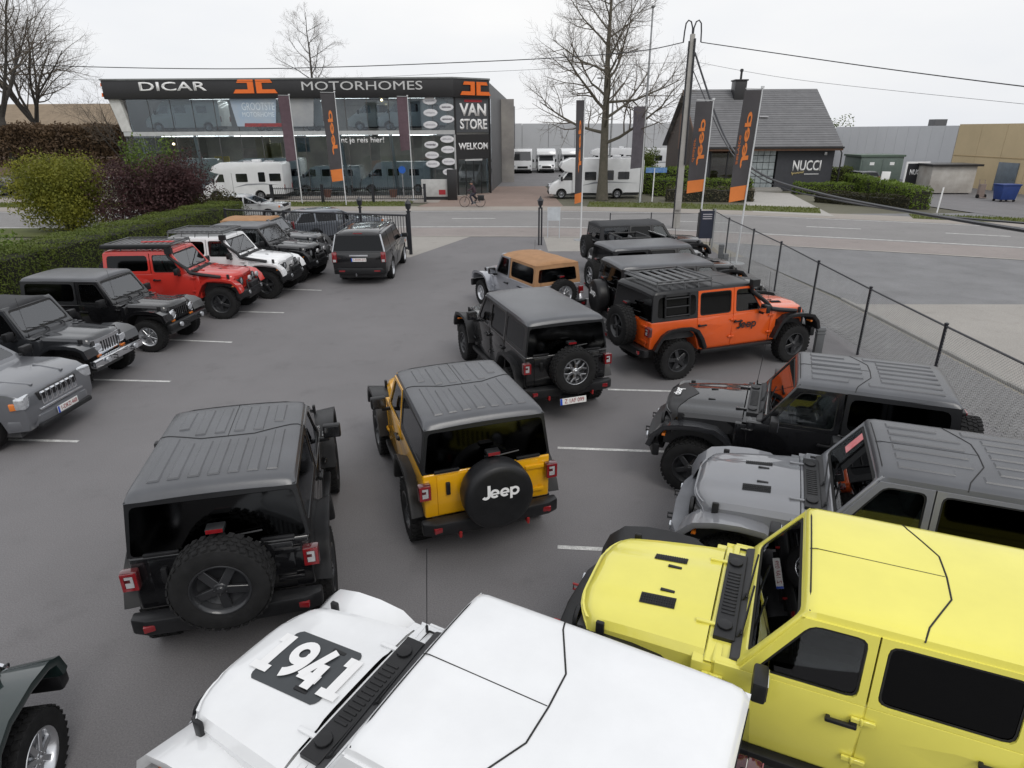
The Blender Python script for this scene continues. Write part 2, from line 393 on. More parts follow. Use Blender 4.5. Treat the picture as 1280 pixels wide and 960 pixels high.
# verges with grass on the far side
def verge(x0, x1, o0=10.2, o1=13.2, dens=55):
    s0, s1 = s_of_x(x0), s_of_x(x1); strip('grass_verge', o0, o1, .03, GROUNDG, s0, s1, th=.04)
    rng = np.random.default_rng(int(abs(x0)*7)+1); n = int((s1-s0)*(o1-o0)*dens)
    P = []
    for i in range(n):
        p = road_at(s0+(s1-s0)*rng.random(), o0+(o1-o0)*rng.random()); P.append((p.x, p.y, .03))
    return np.array(P)
gp = [verge(-60, -7.6), verge(3.6, 15.2, 9.9, 13), verge(19.3, 27.0, 9.2, 11.6), verge(28.5, 42, 9.2, 11)]
def blades(name, P, h, w, mat, label, cat, seed=1):
    rng = np.random.default_rng(seed); n = len(P); a = rng.random(n)*6.283; hh = h*(.5+rng.random(n)); lean = (rng.random((n, 2))-.5)*h*.9
    d = np.stack([np.cos(a), np.sin(a), 0*a], 1)*w*.5
    V = np.empty((n, 3, 3)); V[:, 0] = P-d; V[:, 1] = P+d; V[:, 2] = P; V[:, 2, 0] += lean[:, 0]; V[:, 2, 1] += lean[:, 1]; V[:, 2, 2] += hh
    me = bpy.data.meshes.new(name); me.from_pydata(V.reshape(-1, 3).tolist(), [], np.arange(3*n).reshape(-1, 3).tolist()); me.materials.append(mat)
    return tag(put(me, name), label, cat, kind='stuff')
blades('grass', np.concatenate(gp), .10, .06, GRASSM, 'short yellowish grass on the verges across the road', 'grass')
# far aprons
sheet('forecourt', [(-6.5, 45.3), (3.6, 45.0), (3.2, 62), (-3.0, 62), (-3.6, 53.4), (-5.2, 51.2)], .018, A_BRICK)
sheet('yard', [(-2.2, 61.9), (26, 61.9), (26, 92), (-.4, 92)], .014, A_YARD)
sheet('showroom_terrace', [(-44, 48.2), (-5.3, 47.9), (-5.3, 51.2), (-3.6, 53.5), (-44, 53.5)], .022, A_WALK)
sheet('driveway', [(15.2, 41.0), (19.2, 38.6), (22.6, 53.5), (19.0, 55.8)], .022, asphalt('pale_driveway', (.40, .385, .36), patch=.06))
sheet('side_car_park', [(29, 36.2), (60, 16), (60, 80), (38, 84), (27.5, 46)], .016, A_YARD)
sheet('left_car_park', [(-90, 48), (-44, 48.2), (-44, 80), (-90, 80)], .010, A_YARD)
sheet('entrance_apron', [(1.6, 27.6), (8.6, 27.6), (8.9, 30.4), (1.6, 31.8)], .004, A_CONC)
sheet('gate_apron', [(-5.0, 26.4), (-4.2, 26.4), (-2.0, 31.9), (-5.0, 32)], .004, A_CONC)
# paver strip along the fence (individual pavers), sand joint, kerb stones
PBED = sheet('paver_bed', [(8.24, -6), (10.03, -6), (10.03, 18.6), (9.3, 30), (8.7, 30)], .003, asphalt('sand_bed', (.24, .22, .18)))
def pavers():
    rng = np.random.default_rng(5); V = []; F_ = []
    L_, W_, H_ = .205, .10, .008; g = .006
    yy = 3.0; row = 0; cnt = [0]; pv = []
    for k in range(3):
        q = B(); tx, ty = (rng.random(2)-.5)*.003; e = .006; hx_, hy_ = L_/2-g, W_/2-g; z = .004+H_
        q.add([(-hx_, -hy_, .002), (hx_, -hy_, .002), (hx_, hy_, .002), (-hx_, hy_, .002), (-hx_+e, -hy_+e, z+tx), (hx_-e, -hy_+e, z-tx), (hx_-e, hy_-e, z+ty), (-hx_+e, hy_-e, z-ty)], [(4, 5, 6, 7), (0, 1, 5, 4), (1, 2, 6, 5), (2, 3, 7, 6), (3, 0, 4, 7)])
        pv.append(q.mesh('paver', A_PAVER, smooth=0))
    while yy < 26:
        xx = 8.30+(row % 2)*.105
        x1 = 9.98 if yy < 18.6 else 9.98-(yy-18.6)*.06
        while xx < x1-.05:
            if 10.7 < yy < 14.2 and xx+L_ < x1 and cnt[0] < 300:   # the pavers that show largest: pieces of their own
                o_ = put(pv[cnt[0] % 3], 'paver', PBED, (xx+L_/2, yy+W_/2, rng.random()*.004), (0, 0, (rng.random()-.5)*.02)); cnt[0] += 1
            else:
                dz = rng.random()*.004; tx, ty = (rng.random(2)-.5)*.003
                x0, x2 = xx+g, min(xx+L_, x1)-g; y0, y2 = yy+g, yy+W_-g; z = .004+H_+dz; o = len(V); e = .006
                V += [(x0, y0, .002), (x2, y0, .002), (x2, y2, .002), (x0, y2, .002), (x0+e, y0+e, z+tx), (x2-e, y0+e, z-tx), (x2-e, y2-e, z+ty), (x0+e, y2-e, z-ty)]
                F_ += [(o+4, o+5, o+6, o+7), (o, o+1, o+5, o+4), (o+1, o+2, o+6, o+5), (o+2, o+3, o+7, o+6), (o+3, o, o+4, o+7)]
            xx += L_
        yy += W_; row += 1
    me = bpy.data.meshes.new('pavers'); me.from_pydata(V, [], F_); me.materials.append(A_PAVER)
    tag(put(me, 'pavers'), 'small grey block pavers along the chain link fence', 'paving', kind='stuff')
pavers()
_kb = B(); _kb.bb(-.06, .06, -.49, .49, -.05, .06); _km = _kb.mesh('kerb_stone', A_KERB, bevel=.012)
kerb = None
for i in range(21):
    yk = -1.5+i
    o = put(_km, 'kerb_stone', kerb, (10.13+random.uniform(-.006, .006), yk, random.uniform(-.004, .004)))
    if kerb is None: tag(o, kind='structure'); kerb = o; o.name = 'kerb'; base_y = yk
    else: o.location = (random.uniform(-.008, .008), yk-base_y, random.uniform(-.004, .004))
# painted bay lines
def bay(x0, y0, x1, y1, w=.075):
    a, c = Vector((x0, y0)), Vector((x1, y1)); t = (c-a).normalized(); nn = Vector((-t.y, t.x))*w/2
    b = B(); b.add([(*(a+nn), .0045), (*(a-nn), .0045), (*(c-nn), .0045), (*(c+nn), .0045)], [(0, 1, 2, 3)]); tag(b.obj('bay_line', LINE, smooth=0), kind='structure')
for (u0, v0), (u1, v1) in (((25, 550), (98, 552)), ((130, 475), (213, 477)), ((240, 426), (290, 428)), ((315, 390), (355, 391)), ((370, 362), (402, 363))):
    p, q = G(u0, v0), G(u1, v1); d = (q-p).normalized(); p = p-d*3.4; bay(p.x, p.y, q.x, q.y)
for (u0, v0), (u1, v1) in (((697, 560), (830, 566)), ((760, 487), (840, 489)), ((697, 684), (750, 686)), ((708, 402), (740, 403)), ((712, 373), (735, 374))):
    p, q = G(u0, v0), G(u1, v1); d = Vector((1, -.09, 0)).normalized(); q = p+d*4.9; bay(p.x, p.y, q.x, q.y)

# ------------------------------------------------------------------ signage helper
def fit_text(t, pl, pr, h, mat, parent=None, up=(0, 0, 1), bold=0., ext=.02, name='lettering', off=0.):
    """text whose box runs from pl to pr (3D, at mid height) with height h"""
    pl, pr = Vector(pl), Vector(pr); me = text_mesh(t, 1.0, mat, bold=bold, ext=0).copy()
    xs = [v.co.x for v in me.vertices]; ys = [v.co.y for v in me.vertices]
    w = (pr-pl).length; sx = w/(max(xs)-min(xs)); sy = h/(max(ys)-min(ys))
    me.transform(Matrix.Translation((-(max(xs)+min(xs))/2, -(max(ys)+min(ys))/2, 0))); me.transform(Matrix.Diagonal((sx, sy, 1, 1)))
    if ext:
        bm = bmesh.new(); bm.from_mesh(me); r_ = bmesh.ops.extrude_face_region(bm, geom=bm.faces[:]); bmesh.ops.translate(bm, verts=[g for g in r_['geom'] if isinstance(g, bmesh.types.BMVert)], vec=(0, 0, ext)); bmesh.ops.recalc_face_normals(bm, faces=bm.faces); bm.to_mesh(me); bm.free()
    o = bpy.data.objects.new(name, me); link(o, parent); m_ = basis(pr-pl, up, (pl+pr)/2)
    m_.translation = (pl+pr)/2+m_.to_3x3()@Vector((0, 0, off)); o.matrix_local = m_; return o
ORANGE = pmat('sign_orange', (.80, .16, .02), r=.45, var=.04); SILV = pmat('sign_silver', (.55, .55, .55), r=.35, var=.05)
# ------------------------------------------------------------------ showroom across the road
D_DARK = pmat('cladding_dark', (.018, .0175, .019), r=.4, var=.12, vs=.6); D_MID = pmat('cladding_grey', (.075, .075, .078), r=.5, var=.1, vs=.4)
FRAME = pmat('frame_grey', (.30, .31, .32), r=.4, m=.4); FRAMEL = pmat('beam_light', (.45, .46, .46), r=.4); INT_F = pmat('show_floor', (.34, .33, .31), r=.3); INT_W = pmat('show_wall', (.40, .38, .35), r=.8, c2=(.18, .17, .17), vs=.25)
FY = 53.5
sh = thing('showroom_building', 'two-storey glass showroom with black fascia and orange logo across the road', 'building', (-18, FY, 0))
def W2(p): return Vector(p)-Vector((-18, FY, 0))
def SB(name, mat, fn, parent=sh, **k):
    b = B(); fn(b); b.v = [tuple(W2(v)) for v in b.v]; return b.obj(name, mat, parent, **k)
XL, XR = -30.1, -4.35
CH = (-1.70, 55.4); BK = (.55, 88)
SB('fascia', D_DARK, lambda b: b.prism([(XL-.9, FY-.35), (XR, FY-.35), (CH[0]+.05, CH[1]-.3), (CH[0]+.05, CH[1]+.5), (XR-.2, FY+.6), (XL-.9, FY+.6)], 7.25, 8.55, 'xy'), bevel=.05)
SB('fascia_lip', pmat('lip_grey', (.20, .21, .21), r=.5), lambda b: b.prism([(XL-.95, FY-.40), (XR, FY-.40), (CH[0]+.1, CH[1]-.34), (CH[0]+.1, CH[1]+.5), (XR-.2, FY+.6), (XL-.95, FY+.6)], 8.552, 8.66, 'xy'))
SB('roof', pmat('flat_roof', (.16, .16, .16), r=.9), lambda b: b.prism([(XL, FY+.6), (XR-.2, FY+.6), (CH[0]-.05, CH[1]+.5), (BK[0]-.1, BK[1]), (XL, BK[1])], 7.7, 7.9, 'xy'))
# right flank, ribbed cladding panels
def flank(b):
    a, c = Vector((CH[0], CH[1]+1.3)), Vector(BK); n = 34
    for i in range(n):
        p = a.lerp(c, i/n); q = a.lerp(c, (i+.94)/n); nn = Vector(((c-a).y, -(c-a).x)).normalized(); zz = 8.42-.75*i/n
        b.add([(*(p), 0), (*(q), 0), (*(q), zz), (*(p), zz), (*(p+nn*.05), 0), (*(q+nn*.05), 0), (*(q+nn*.05), zz), (*(p+nn*.05), zz)], [(4, 5, 6, 7), (0, 4, 7, 3), (1, 2, 6, 5), (3, 7, 6, 2)])
    b.add([(*a, 0), (*c, 0), (*c, 7.66), (*a, 8.4)], [(0, 1, 2, 3)])
SB('side_cladding', D_MID, flank, smooth=0)
SB('back_wall', INT_W, lambda b: b.bb(XL, BK[0]-.2, FY+13.8, FY+14.0, 0, 7.7))
SB('left_wall', D_MID, lambda b: b.bb(XL-.15, XL, FY+.1, FY+34, 0, 7.7))
SB('ground_floor', INT_F, lambda b: b.prism([(XL, FY+.1), (XR, FY+.1), (CH[0]-.1, CH[1]+.2), (-.9, FY+13.8), (XL, FY+13.8)], -.03, .05, 'xy'))
SB('upper_floor', INT_F, lambda b: b.prism([(XL, FY+.12), (XR, FY+.12), (CH[0]-.1, CH[1]+.2), (-1.0, FY+13.8), (XL, FY+13.8)], 4.60, 4.90, 'xy'))
SB('beam', FRAMEL, lambda b: b.prism([(XL-.1, FY-.12), (XR, FY-.12), (XR, FY+.1), (XL-.1, FY+.1)], 4.62, 4.92, 'xy'))
SB('end_panel', pmat('blind_white', (.62, .62, .60), r=.6, c2=(.5, .5, .48)), lambda b: b.add([(XL-.75, FY-.1, 7.25), (XL+.1, FY-.1, 7.25), (XL+.55, FY-.1, 4.95), (XL-.2, FY-.1, 4.95), (XL-.75, FY+.3, 7.25), (XL+.1, FY+.3, 7.25), (XL+.55, FY+.3, 4.95), (XL-.2, FY+.3, 4.95)], [(0, 1, 2, 3), (7, 6, 5, 4), (0, 4, 5, 1), (1, 5, 6, 2), (2, 6, 7, 3), (3, 7, 4, 0)]))
npan = 15
for i in range(npan+1):
    xx = XL+.5+(XR-XL-.5)*i/npan
    SB('mullion', D_MID, lambda b: (b.bb(xx-.02, xx+.02, FY-.01, FY+.07, 4.92, 7.25), b.bb(xx-.02, xx+.02, FY-.01, FY+.07, 0, 4.62)))
    if i < npan:
        x2 = XL+.5+(XR-XL-.5)*(i+1)/npan
        SB('glass_pane', M['gl_shop'], lambda b: b.bb(xx+.035, x2-.035, FY, FY+.015, 4.925, 7.245))
        SB('glass_pane', M['gl_shop'], lambda b: b.bb(xx+.035, x2-.035, FY, FY+.015, .05, 4.615))
for u in (176, 243, 425, 488):   # leaning light columns behind the lower glass
    p = Y(u, 168, FY+.5); q = Y(u+17, 235, FY+.5)
    SB('column', FRAMEL, lambda b: b.tube([(p.x, FY+.5, 4.6), (p.x+.35, FY+.5, 0.04)], .13, 10))
for zz in (4.57, 7.66):   # glow strips added under both ceilings to brighten the dark showroom
    for yy in (FY+3.4, FY+6.4, FY+9.4):
        for x0_ in range(-29, -5, 6): SB('added_glow_strip', pmat('added_glow_strip', (.9, .9, .9), emit=(1, .97, .92, 9.0)), lambda b: b.bb(x0_, x0_+4.2, yy-.16, yy+.16, zz-.02, zz+.01))
# entrance corner
cdir = (Vector((*CH, 0))-Vector((XR, FY, 0))); cl_ = cdir.length; cdir.normalize(); cn = Vector((cdir.y, -cdir.x, 0))
def CP(t, z, o=0.): return Vector((XR, FY, 0))+cdir*(t*cl_)+cn*o+Vector((0, 0, z))
def cbox(t0, t1, z0, z1, o0, o1):
    def f(b):
        P = [CP(t, z, o) for t in (t0, t1) for z in (z0, z1) for o in (o0, o1)]
        b.add(P, [(0, 1, 3, 2), (4, 6, 7, 5), (0, 4, 5, 1), (2, 3, 7, 6), (0, 2, 6, 4), (1, 5, 7, 3)])
    return f
SB('sign_panel', pmat('panel_slate', (.065, .07, .078), r=.3), cbox(.03, .97, 4.75, 7.25, -.05, .05))
SB('sign_panel', D_DARK, cbox(.03, .97, 2.75, 4.6, -.05, .06))
for t in (.0, .985): SB('corner_post', D_DARK, cbox(t, t+.03, 0, 7.25, -.06, .10))
SB('corner_post', FRAMEL, cbox(-.03, -.002, 0, 4.6, -.06, .08))
for k in range(4):
    t0 = .06+.225*k; SB('glass_pane', M['gl_shop'], cbox(t0, t0+.21, .08, 2.7, -.02, 0))
    SB('door_frame', D_DARK, cbox(t0-.012, t0, 0, 2.75, -.03, .04))
SB('door_header', FRAMEL, cbox(.25, .75, 2.62, 2.75, .0, .10))
fl0, fl1 = Vector((*CH, 0)), Vector((CH[0]+.10, CH[1]+1.3, 0))
SB('corner_glass', M['gl_shop'], lambda b: b.pane([fl0, fl1, fl1+Vector((0, 0, 7.25)), fl0+Vector((0, 0, 7.25))], (-.02, 0, 0)))
SB('corner_blind', FRAMEL, lambda b: b.pane([fl0+Vector((-.3, .3, 0)), fl1+Vector((-.3, 0, 0)), fl1+Vector((-.3, 0, 7.2)), fl0+Vector((-.3, .3, 7.2))], (-.02, 0, 0)))
def ST(t, a, c, h, mat, **k): return fit_text(t, W2(a), W2(c), h, mat, sh, **k)
fy = FY-.352
def at(u, v, y_=fy): return Y(u, v, y_)
def hz(u0, u1, v, y_=fy): a, c = at(u0, v, y_), at(u1, v, y_); z = (a.z+c.z)/2; return Vector((a.x, y_, z)), Vector((c.x, y_, z))
ST('DICAR', *hz(174, 258, 108), .62, M['white'], ext=.05, bold=.012)
ST('MOTORHOMES', *hz(377, 528, 107), .60, SILV, ext=.05)
def dclogo(c, right, w, h, parent=sh):
    """two facing hooks, orange"""
    bs = basis(right, (0, 0, 1), W2(c))
    th = h*.27
    for sx in (-1, 1):
        b = B()
        q = [(.03, -.5), (.03, .5), (.38, .5), (.42, .26), (.17, .26), (.17, -.22), (.46, -.22), (.52, -.5)]
        b.prism([(sx*p[0]*w, p[1]*h) for p in q], 0, .06, 'xy')
        o = b.obj('logo', ORANGE, parent); o.matrix_local = bs
        b = B(); b.prism([(sx*p[0]*w, p[1]*h) for p in [(.22, .02), (.40, .02), (.43, -.12), (.22, -.12)]], 0, .05, 'xy')
a, c = hz(292, 345, 108); dclogo((a+c)/2, (1, 0, 0), (c-a).length, .95)
p0, p1 = CP(.12, 7.9, .32), CP(.98, 7.9, .32); dclogo((p0+p1)/2, cdir, (p1-p0).length*.95, .95)
dclogo(Vector((XL-.92, FY+.1, 7.9)), (0, -1, 0), 1.0, .95)
ST('VAN', CP(.14, 6.40, .052), CP(.90, 6.40, .052), .92, M['white'], bold=.03)
ST('STORE', CP(.14, 5.35, .052), CP(.92, 5.35, .052), .78, M['white'], bold=.03)
ST('WELKOM', CP(.08, 3.72, .062), CP(.93, 3.72, .062), .52, M['white'], bold=.02)
SB('red_sign', pmat('sign_red', (.35, .02, .03), r=.5), cbox(.28, .78, 6.95, 7.12, .052, .062))
ST('nt je reis hier!', Vector((at(427, 178, FY-.01).x, FY-.05, at(427, 176, FY).z)), Vector((at(480, 172, FY-.01).x, FY-.05, at(427, 176, FY).z)), .55, M['white'], bold=.01, ext=.004)
# printed banners behind the upper glass
bl = [at(286, 122, FY-.02), at(345, 122, FY-.02), at(345, 158, FY-.02), at(297, 158, FY-.02)]
bn = SB('window_banner', pmat('banner_blue', (.30, .40, .52), r=.5, c2=(.42, .46, .50), vs=.6), lambda b: b.pane(bl, (0, -.01, 0)))
ST('GROOTSTE', at(302, 133, FY-.035), at(343, 133, FY-.035), .55, pmat('banner_pale', (.62, .68, .72), r=.5), ext=.004)
ST('MOTORHOME', at(303, 143, FY-.035), at(343, 143, FY-.035), .34, pmat('banner_pale', (.62, .68, .72), r=.5), ext=.004)
SB('window_banner', pmat('banner_grey', (.26, .28, .30), r=.5, c2=(.40, .40, .40), vs=.5), lambda b: b.pane([at(362, 121, FY-.02), at(392, 121, FY-.02), at(392, 158, FY-.02), at(362, 158, FY-.02)], (0, -.01, 0)))
SB('window_banner', pmat('print_red', (.34, .05, .05), r=.5, c2=(.16, .05, .06), vs=4), lambda b: b.pane([at(306, 154, FY-.04), at(352, 154, FY-.04), at(352, 158.5, FY-.04), at(306, 158.5, FY-.04)], (0, -.01, 0)))
# oval brand plaques
ovm = pmat('plaque_white', (.70, .70, .72), r=.4, var=.04); inkm = pmat('ink_grey', (.10, .09, .11), r=.6)
for (u, v) in ((537, 126), (558, 134), (538, 141), (559, 149), (538, 156), (539, 181), (559, 174), (560, 187), (540, 194), (541, 205), (561, 202), (562, 215)):
    c = at(u, v, FY-.03)
    if c.x > XR-.3: c.x = XR-.55
    b = B(); b.lathe([(.0, -.02), (.95, -.02), (1.0, 0), (.95, .02), (0, .02)], 28, axis='y', c=(0, 0, 0)); b.v = [(x_*.55, y_, z_*.27) for x_, y_, z_ in b.v]
    o = b.obj('oval_plaque', ovm, sh); o.location = W2(c)
    rg = random.Random(u*31+v); b = B(); xx = -.36
    while xx < .34:
        wd = rg.uniform(.03, .075); b.bb(xx, xx+wd, -.028, -.022, -.05+rg.uniform(-.02, .01), .05+rg.uniform(-.01, .03)); xx += wd+.022
    b.obj('wordmark', inkm if rg.random() < .35 else pmat('ink_pale', (.40, .39, .42), r=.6), o)
# ceiling lamps visible inside
for (u, v) in ((217, 180), (290, 121), (477, 125), (505, 133)):
    p = Y(u, v, FY+2.0); SB('ceiling_lamp', pmat('lamp_glow', (.9, .8, .6), emit=(1, .75, .4, 6)), lambda b: b.lathe([(0, -.1), (.10, -.05), (.10, .05), (0, .1)], 10, axis='z', c=p))
SB('poster', pmat('poster_dark', (.05, .07, .1), r=.4, c2=(.14, .2, .26), vs=2), lambda b: b.bb(*sorted((Y(349, 0, FY+.2).x, Y(366, 0, FY+.2).x)), FY+.18, FY+.2, Y(350, 190, FY).z, Y(350, 172, FY).z))
for u, zz, cc in ((330, 4.0, (.38, .30, .2)), (343, 3.6, (.42, .36, .22)), (312, 3.2, (.4, .3, .28)), (276, 2.6, (.5, .36, .06))):
    x_ = Y(u, 190, FY+3).x; SB('wall_display', pmat('display%d' % u, cc, r=.6, var=.3, vs=1.2), lambda b: b.bb(x_-.6, x_+.6, FY+3, FY+3.1, zz-1.2, zz+.4))
# ------------------------------------------------------------------ dark gabled shop with slate roof
SLATE = pmat('slate', (.17, .17, .175), r=.55, c2=(.13, .13, .135), vs=1.5, bump=.3, bs=14); WOODB = pmat('wood_brown', (.16, .075, .035), r=.6, c2=(.10, .05, .03), vs=5); H_DARK = pmat('render_dark', (.045, .047, .055), r=.7, var=.12)
hx0, hx1, hy0, hy1, he, hr = 15.7, 26.9, 56.0, 68.0, 3.75, 8.0
ho = thing('gabled_shop', 'dark gabled shop with steep slate roof, chimney and white name on the wall', 'building', ((hx0+hx1)/2, hy0, 0))
HO = Vector(((hx0+hx1)/2, hy0, 0))
def HB(name, mat, fn, parent=ho, **k):
    b = B(); fn(b); b.v = [tuple(Vector(v)-HO) for v in b.v]; return b.obj(name, mat, parent, **k)
ym = (hy0+hy1)/2
HB('timber_gable', pmat('timber_dark', (.085, .06, .047), r=.7, c2=(.05, .04, .034), vs=6), lambda b: b.prism([(hy0, 0), (hy1, 0), (hy1, he), (ym, hr-.25), (hy0, he)], hx0, hx0+.3, 'yz'))
HB('wall', H_DARK, lambda b: (b.prism([(hy0, 0), (hy1, 0), (hy1, he), (ym, hr-.25), (hy0, he)], hx1-.3, hx1, 'yz'), b.bb(hx0+.3, hx1-.3, hy1-.3, hy1, 0, he)))
HB('front_wall', H_DARK, lambda b: b.bb(22.2, hx1-.3, hy0, hy0+.3, 0, he)); HB('front_pier', H_DARK, lambda b: b.bb(hx0+.3, 16.6, hy0, hy0+.3, 0, he))
HB('porch_back', WOODB, lambda b: b.bb(16.6, 20.0, hy0+2.2, hy0+2.4, 0, he)); HB('porch_ceiling', WOODB, lambda b: b.bb(16.6, 22.2, hy0, hy0+2.4, he-.25, he-.05))
HB('door_glass', M['gl_t'], lambda b: b.bb(16.7, 19.6, hy0+.12, hy0+.16, .1, 3.0))
for xx in (16.7, 18.1, 19.6): HB('door_post', D_DARK, lambda b: b.bb(xx-.05, xx+.05, hy0+.06, hy0+.2, 0, 3.5))
pg = pmat('glass_block', (.38, .42, .43), r=.2, c2=(.25, .28, .29), vs=3)
for i in range(4):
    for j in range(6):
        x_ = 20.1+i*.5; HB('glass_block', pg, lambda b: b.bb(x_, x_+.46, hy0+.1, hy0+.2, .1+j*.55, .1+j*.55+.5))
HB('entrance_frame', D_DARK, lambda b: (b.bb(19.9, 22.2, hy0+.05, hy0+.25, 3.42, he-.05), b.bb(19.62, 20.05, hy0+.05, hy0+.24, 0, 3.42)))
for sy in (0, 1):   # two roof slopes
    def slope(b):
        e = .55; y0 = hy0-e if sy == 0 else hy1+e; ze = he-e*(hr-he)/(ym-hy0); P = [(hx0-.35, y0, ze), (hx1+.35, y0, ze), (hx1+.35, ym, hr), (hx0-.35, ym, hr)]
        b.add(P+[(p[0], p[1], p[2]+.14) for p in P], [(3, 2, 1, 0), (4, 5, 6, 7), (0, 1, 5, 4), (1, 2, 6, 5), (3, 0, 4, 7)])
    rf_ = HB('roof', SLATE, slope, smooth=0)
    if sy == 0:   # overlapping slate courses
        nc = 26; e_ = .55; y0_ = hy0-e_; z0_ = he-e_*(hr-he)/(ym-hy0); sl = Vector((0, ym-y0_, hr-z0_)); nn_ = Vector((0, -(hr-z0_), ym-y0_)).normalized()
        for k in range(nc):
            def course(b):
                a = Vector((0, y0_, z0_+.14))+sl*(k/nc); c = Vector((0, y0_, z0_+.14))+sl*((k+1.02)/nc); x0, x1 = hx0-.34, hx1+.34
                b.add([Vector((x0, 0, 0))+a+nn_*.035, Vector((x1, 0, 0))+a+nn_*.035, Vector((x1, 0, 0))+c+nn_*.012, Vector((x0, 0, 0))+c+nn_*.012, Vector((x0, 0, 0))+a+nn_*.004, Vector((x1, 0, 0))+a+nn_*.004], [(0, 1, 2, 3), (4, 5, 1, 0)])
            HB('slate_course', SLATE if k % 3 else pmat('slate_b', (.15, .15, .155), r=.55, c2=(.12, .12, .125), vs=1.5, bump=.3, bs=14), course, rf_, smooth=0)
ze = he-.55*(hr-he)/(ym-hy0)
HB('gutter_board', WOODB, lambda b: b.bb(hx0-.36, hx1+.36, hy0-.62, hy0-.54, ze-.16, ze+.1)); HB('gutter', D_DARK, lambda b: b.bb(hx0-.4, hx1+.4, hy0-.72, hy0-.62, ze+.0, ze+.13))
HB('barge_board', WOODB, lambda b: b.add([(hx0-.40, hy0-.6, ze-.06), (hx0-.36, hy0-.6, ze-.06), (hx0-.36, ym, hr-.05), (hx0-.40, ym, hr-.05), (hx0-.40, hy0-.6, ze+.17), (hx0-.36, hy0-.6, ze+.17), (hx0-.36, ym, hr+.17), (hx0-.40, ym, hr+.17)], [(0, 1, 2, 3), (4, 5, 6, 7), (0, 3, 7, 4), (1, 2, 6, 5)]))
HB('gable_boards', WOODB, lambda b: b.bb(hx0-.03, hx0, ym-1.2, ym+1.5, 3.2, 6.2)); HB('gable_window', M['white'], lambda b: b.bb(hx0-.04, hx0-.005, hy0+1.5, hy0+2.3, .6, 2.0))
cpt = Y(922, 118, ym-.6); ch = HB('chimney', D_DARK, lambda b: (b.bb(cpt.x-.5, cpt.x+.5, ym-1.3, ym-.2, 6.6, 8.75), b.bb(cpt.x-.58, cpt.x+.58, ym-1.38, ym-.12, 8.75, 8.87)), bevel=.02)
HB('flue', D_DARK, lambda b: b.lathe([(.10, 8.85), (.10, 9.5), (.16, 9.52), (.14, 9.7), (0, 9.75)], 10, axis='z', c=(cpt.x+.1, ym-.7, 0)), ch)
sk = Y(953, 149, 58.8); HB('skylight', M['whitelens'], lambda b: b.box((sk.x, 58.7, he+(58.7-hy0)*(hr-he)/(ym-hy0)+.18), (.75, .5, .1)))
a, c = Y(991, 207, hy0), Y(1026, 207, hy0); a.y = c.y = hy0-.004; a.z = c.z = (a.z+c.z)/2
fit_text('NUCCI', a-HO, c-HO, .85, M['white'], ho, bold=.02, ext=.03)
c = Y(1004, 217, hy0); c.y = hy0-.004
_x0, _x1 = Y(989, 217, hy0).x, c.x
HB('script_line', pmat('gold', (.55, .45, .22), r=.4), lambda b: b.tube([(_x0+(_x1-_x0)*k/40, hy0-.03, c.z+.11*math.sin(k*1.3)*(1.4 if k < 6 else .7)+.003*k) for k in range(41)], .022, 5))
HB('underline', M['white'], lambda b: b.bb(Y(1005, 217, hy0).x, Y(1023, 217, hy0).x, hy0-.03, hy0-.004, c.z-.06, c.z-.01))
HB('wall_lamp', M['whitelens'], lambda b: b.box((26.1, hy0-.1, 2.95), (.2, .2, .25)), bevel=.03)
HB('steps', A_KERB, lambda b: (b.bb(19.6, 22.6, hy0-1.0, hy0-.02, 0, .15), b.bb(19.6, 22.6, hy0-.6, hy0-.015, .15, .3)))
for (xx, yy) in ((27.25, 55.4),):
    HB('downpipe', D_DARK, lambda b: b.tube([(xx, yy, 0), (xx-.05, yy, 3.0), (xx-.3, yy+.2, 3.5)], .06, 8))
# ------------------------------------------------------------------ warehouses
WG = pmat('warehouse_grey', (.56, .57, .59), r=.6, var=.05, vs=.15); WG2 = pmat('warehouse_grey_left', (.48, .49, .505), r=.6, var=.06, vs=.15); WT = pmat('warehouse_tan', (.58, .46, .28), r=.8, var=.08, vs=.3)
def warehouse(name, label, loc, segs, doors=()):
    root = thing(name, label, 'building', loc)
    return root
wh = thing('warehouse', 'long flat-roofed warehouse, grey cladding turning to tan render, beside the yard', 'building', (40, 60, 0)); WO = Vector((40, 60, 0))
def WB_(name, mat, fn, parent=wh, **k):
    b = B(); fn(b); b.v = [tuple(Vector(v)-WO) for v in b.v]; return b.obj(name, mat, parent, **k)
n = 12
for i in range(n):
    y0 = 61+23*i/n; y1 = 61+23*(i+.985)/n; WB_('cladding_panel', WG, lambda b: b.bb(40, 40.3, y0, y1, 0, 5.05))
for i in range(9):
    y0 = 34+26.9*i/9; y1 = 34+26.9*(i+.99)/9; WB_('tan_panel', WT, lambda b: b.bb(40-.04, 40.3, y0, y1, 0, 5.16))
WB_('core', WG, lambda b: b.bb(40.3, 75, 20, 84, 0, 4.98)); WB_('tan_front', WT, lambda b: b.bb(40.31, 75, 33.6, 33.98, 0, 5.16))
WB_('tan_band', pmat('band_tan', (.38, .28, .15), r=.8), lambda b: b.bb(39.93, 39.955, 34, 60.9, 2.55, 2.6))
WB_('set_back_wall', pmat('warehouse_pale', (.42, .43, .45), r=.6), lambda b: b.bb(36.5, 41, 84.1, 95, 0, 4.75)); WB_('roof_vent', D_MID, lambda b: b.bb(44, 45.2, 71, 72.2, 4.98, 5.7)); WB_('roof_vent', WG, lambda b: (b.bb(46, 48, 52, 54, 4.98, 6.0), b.bb(48.4, 49.2, 52.3, 53.2, 4.98, 5.8)))
dp = Y(1250, 240, 1); 
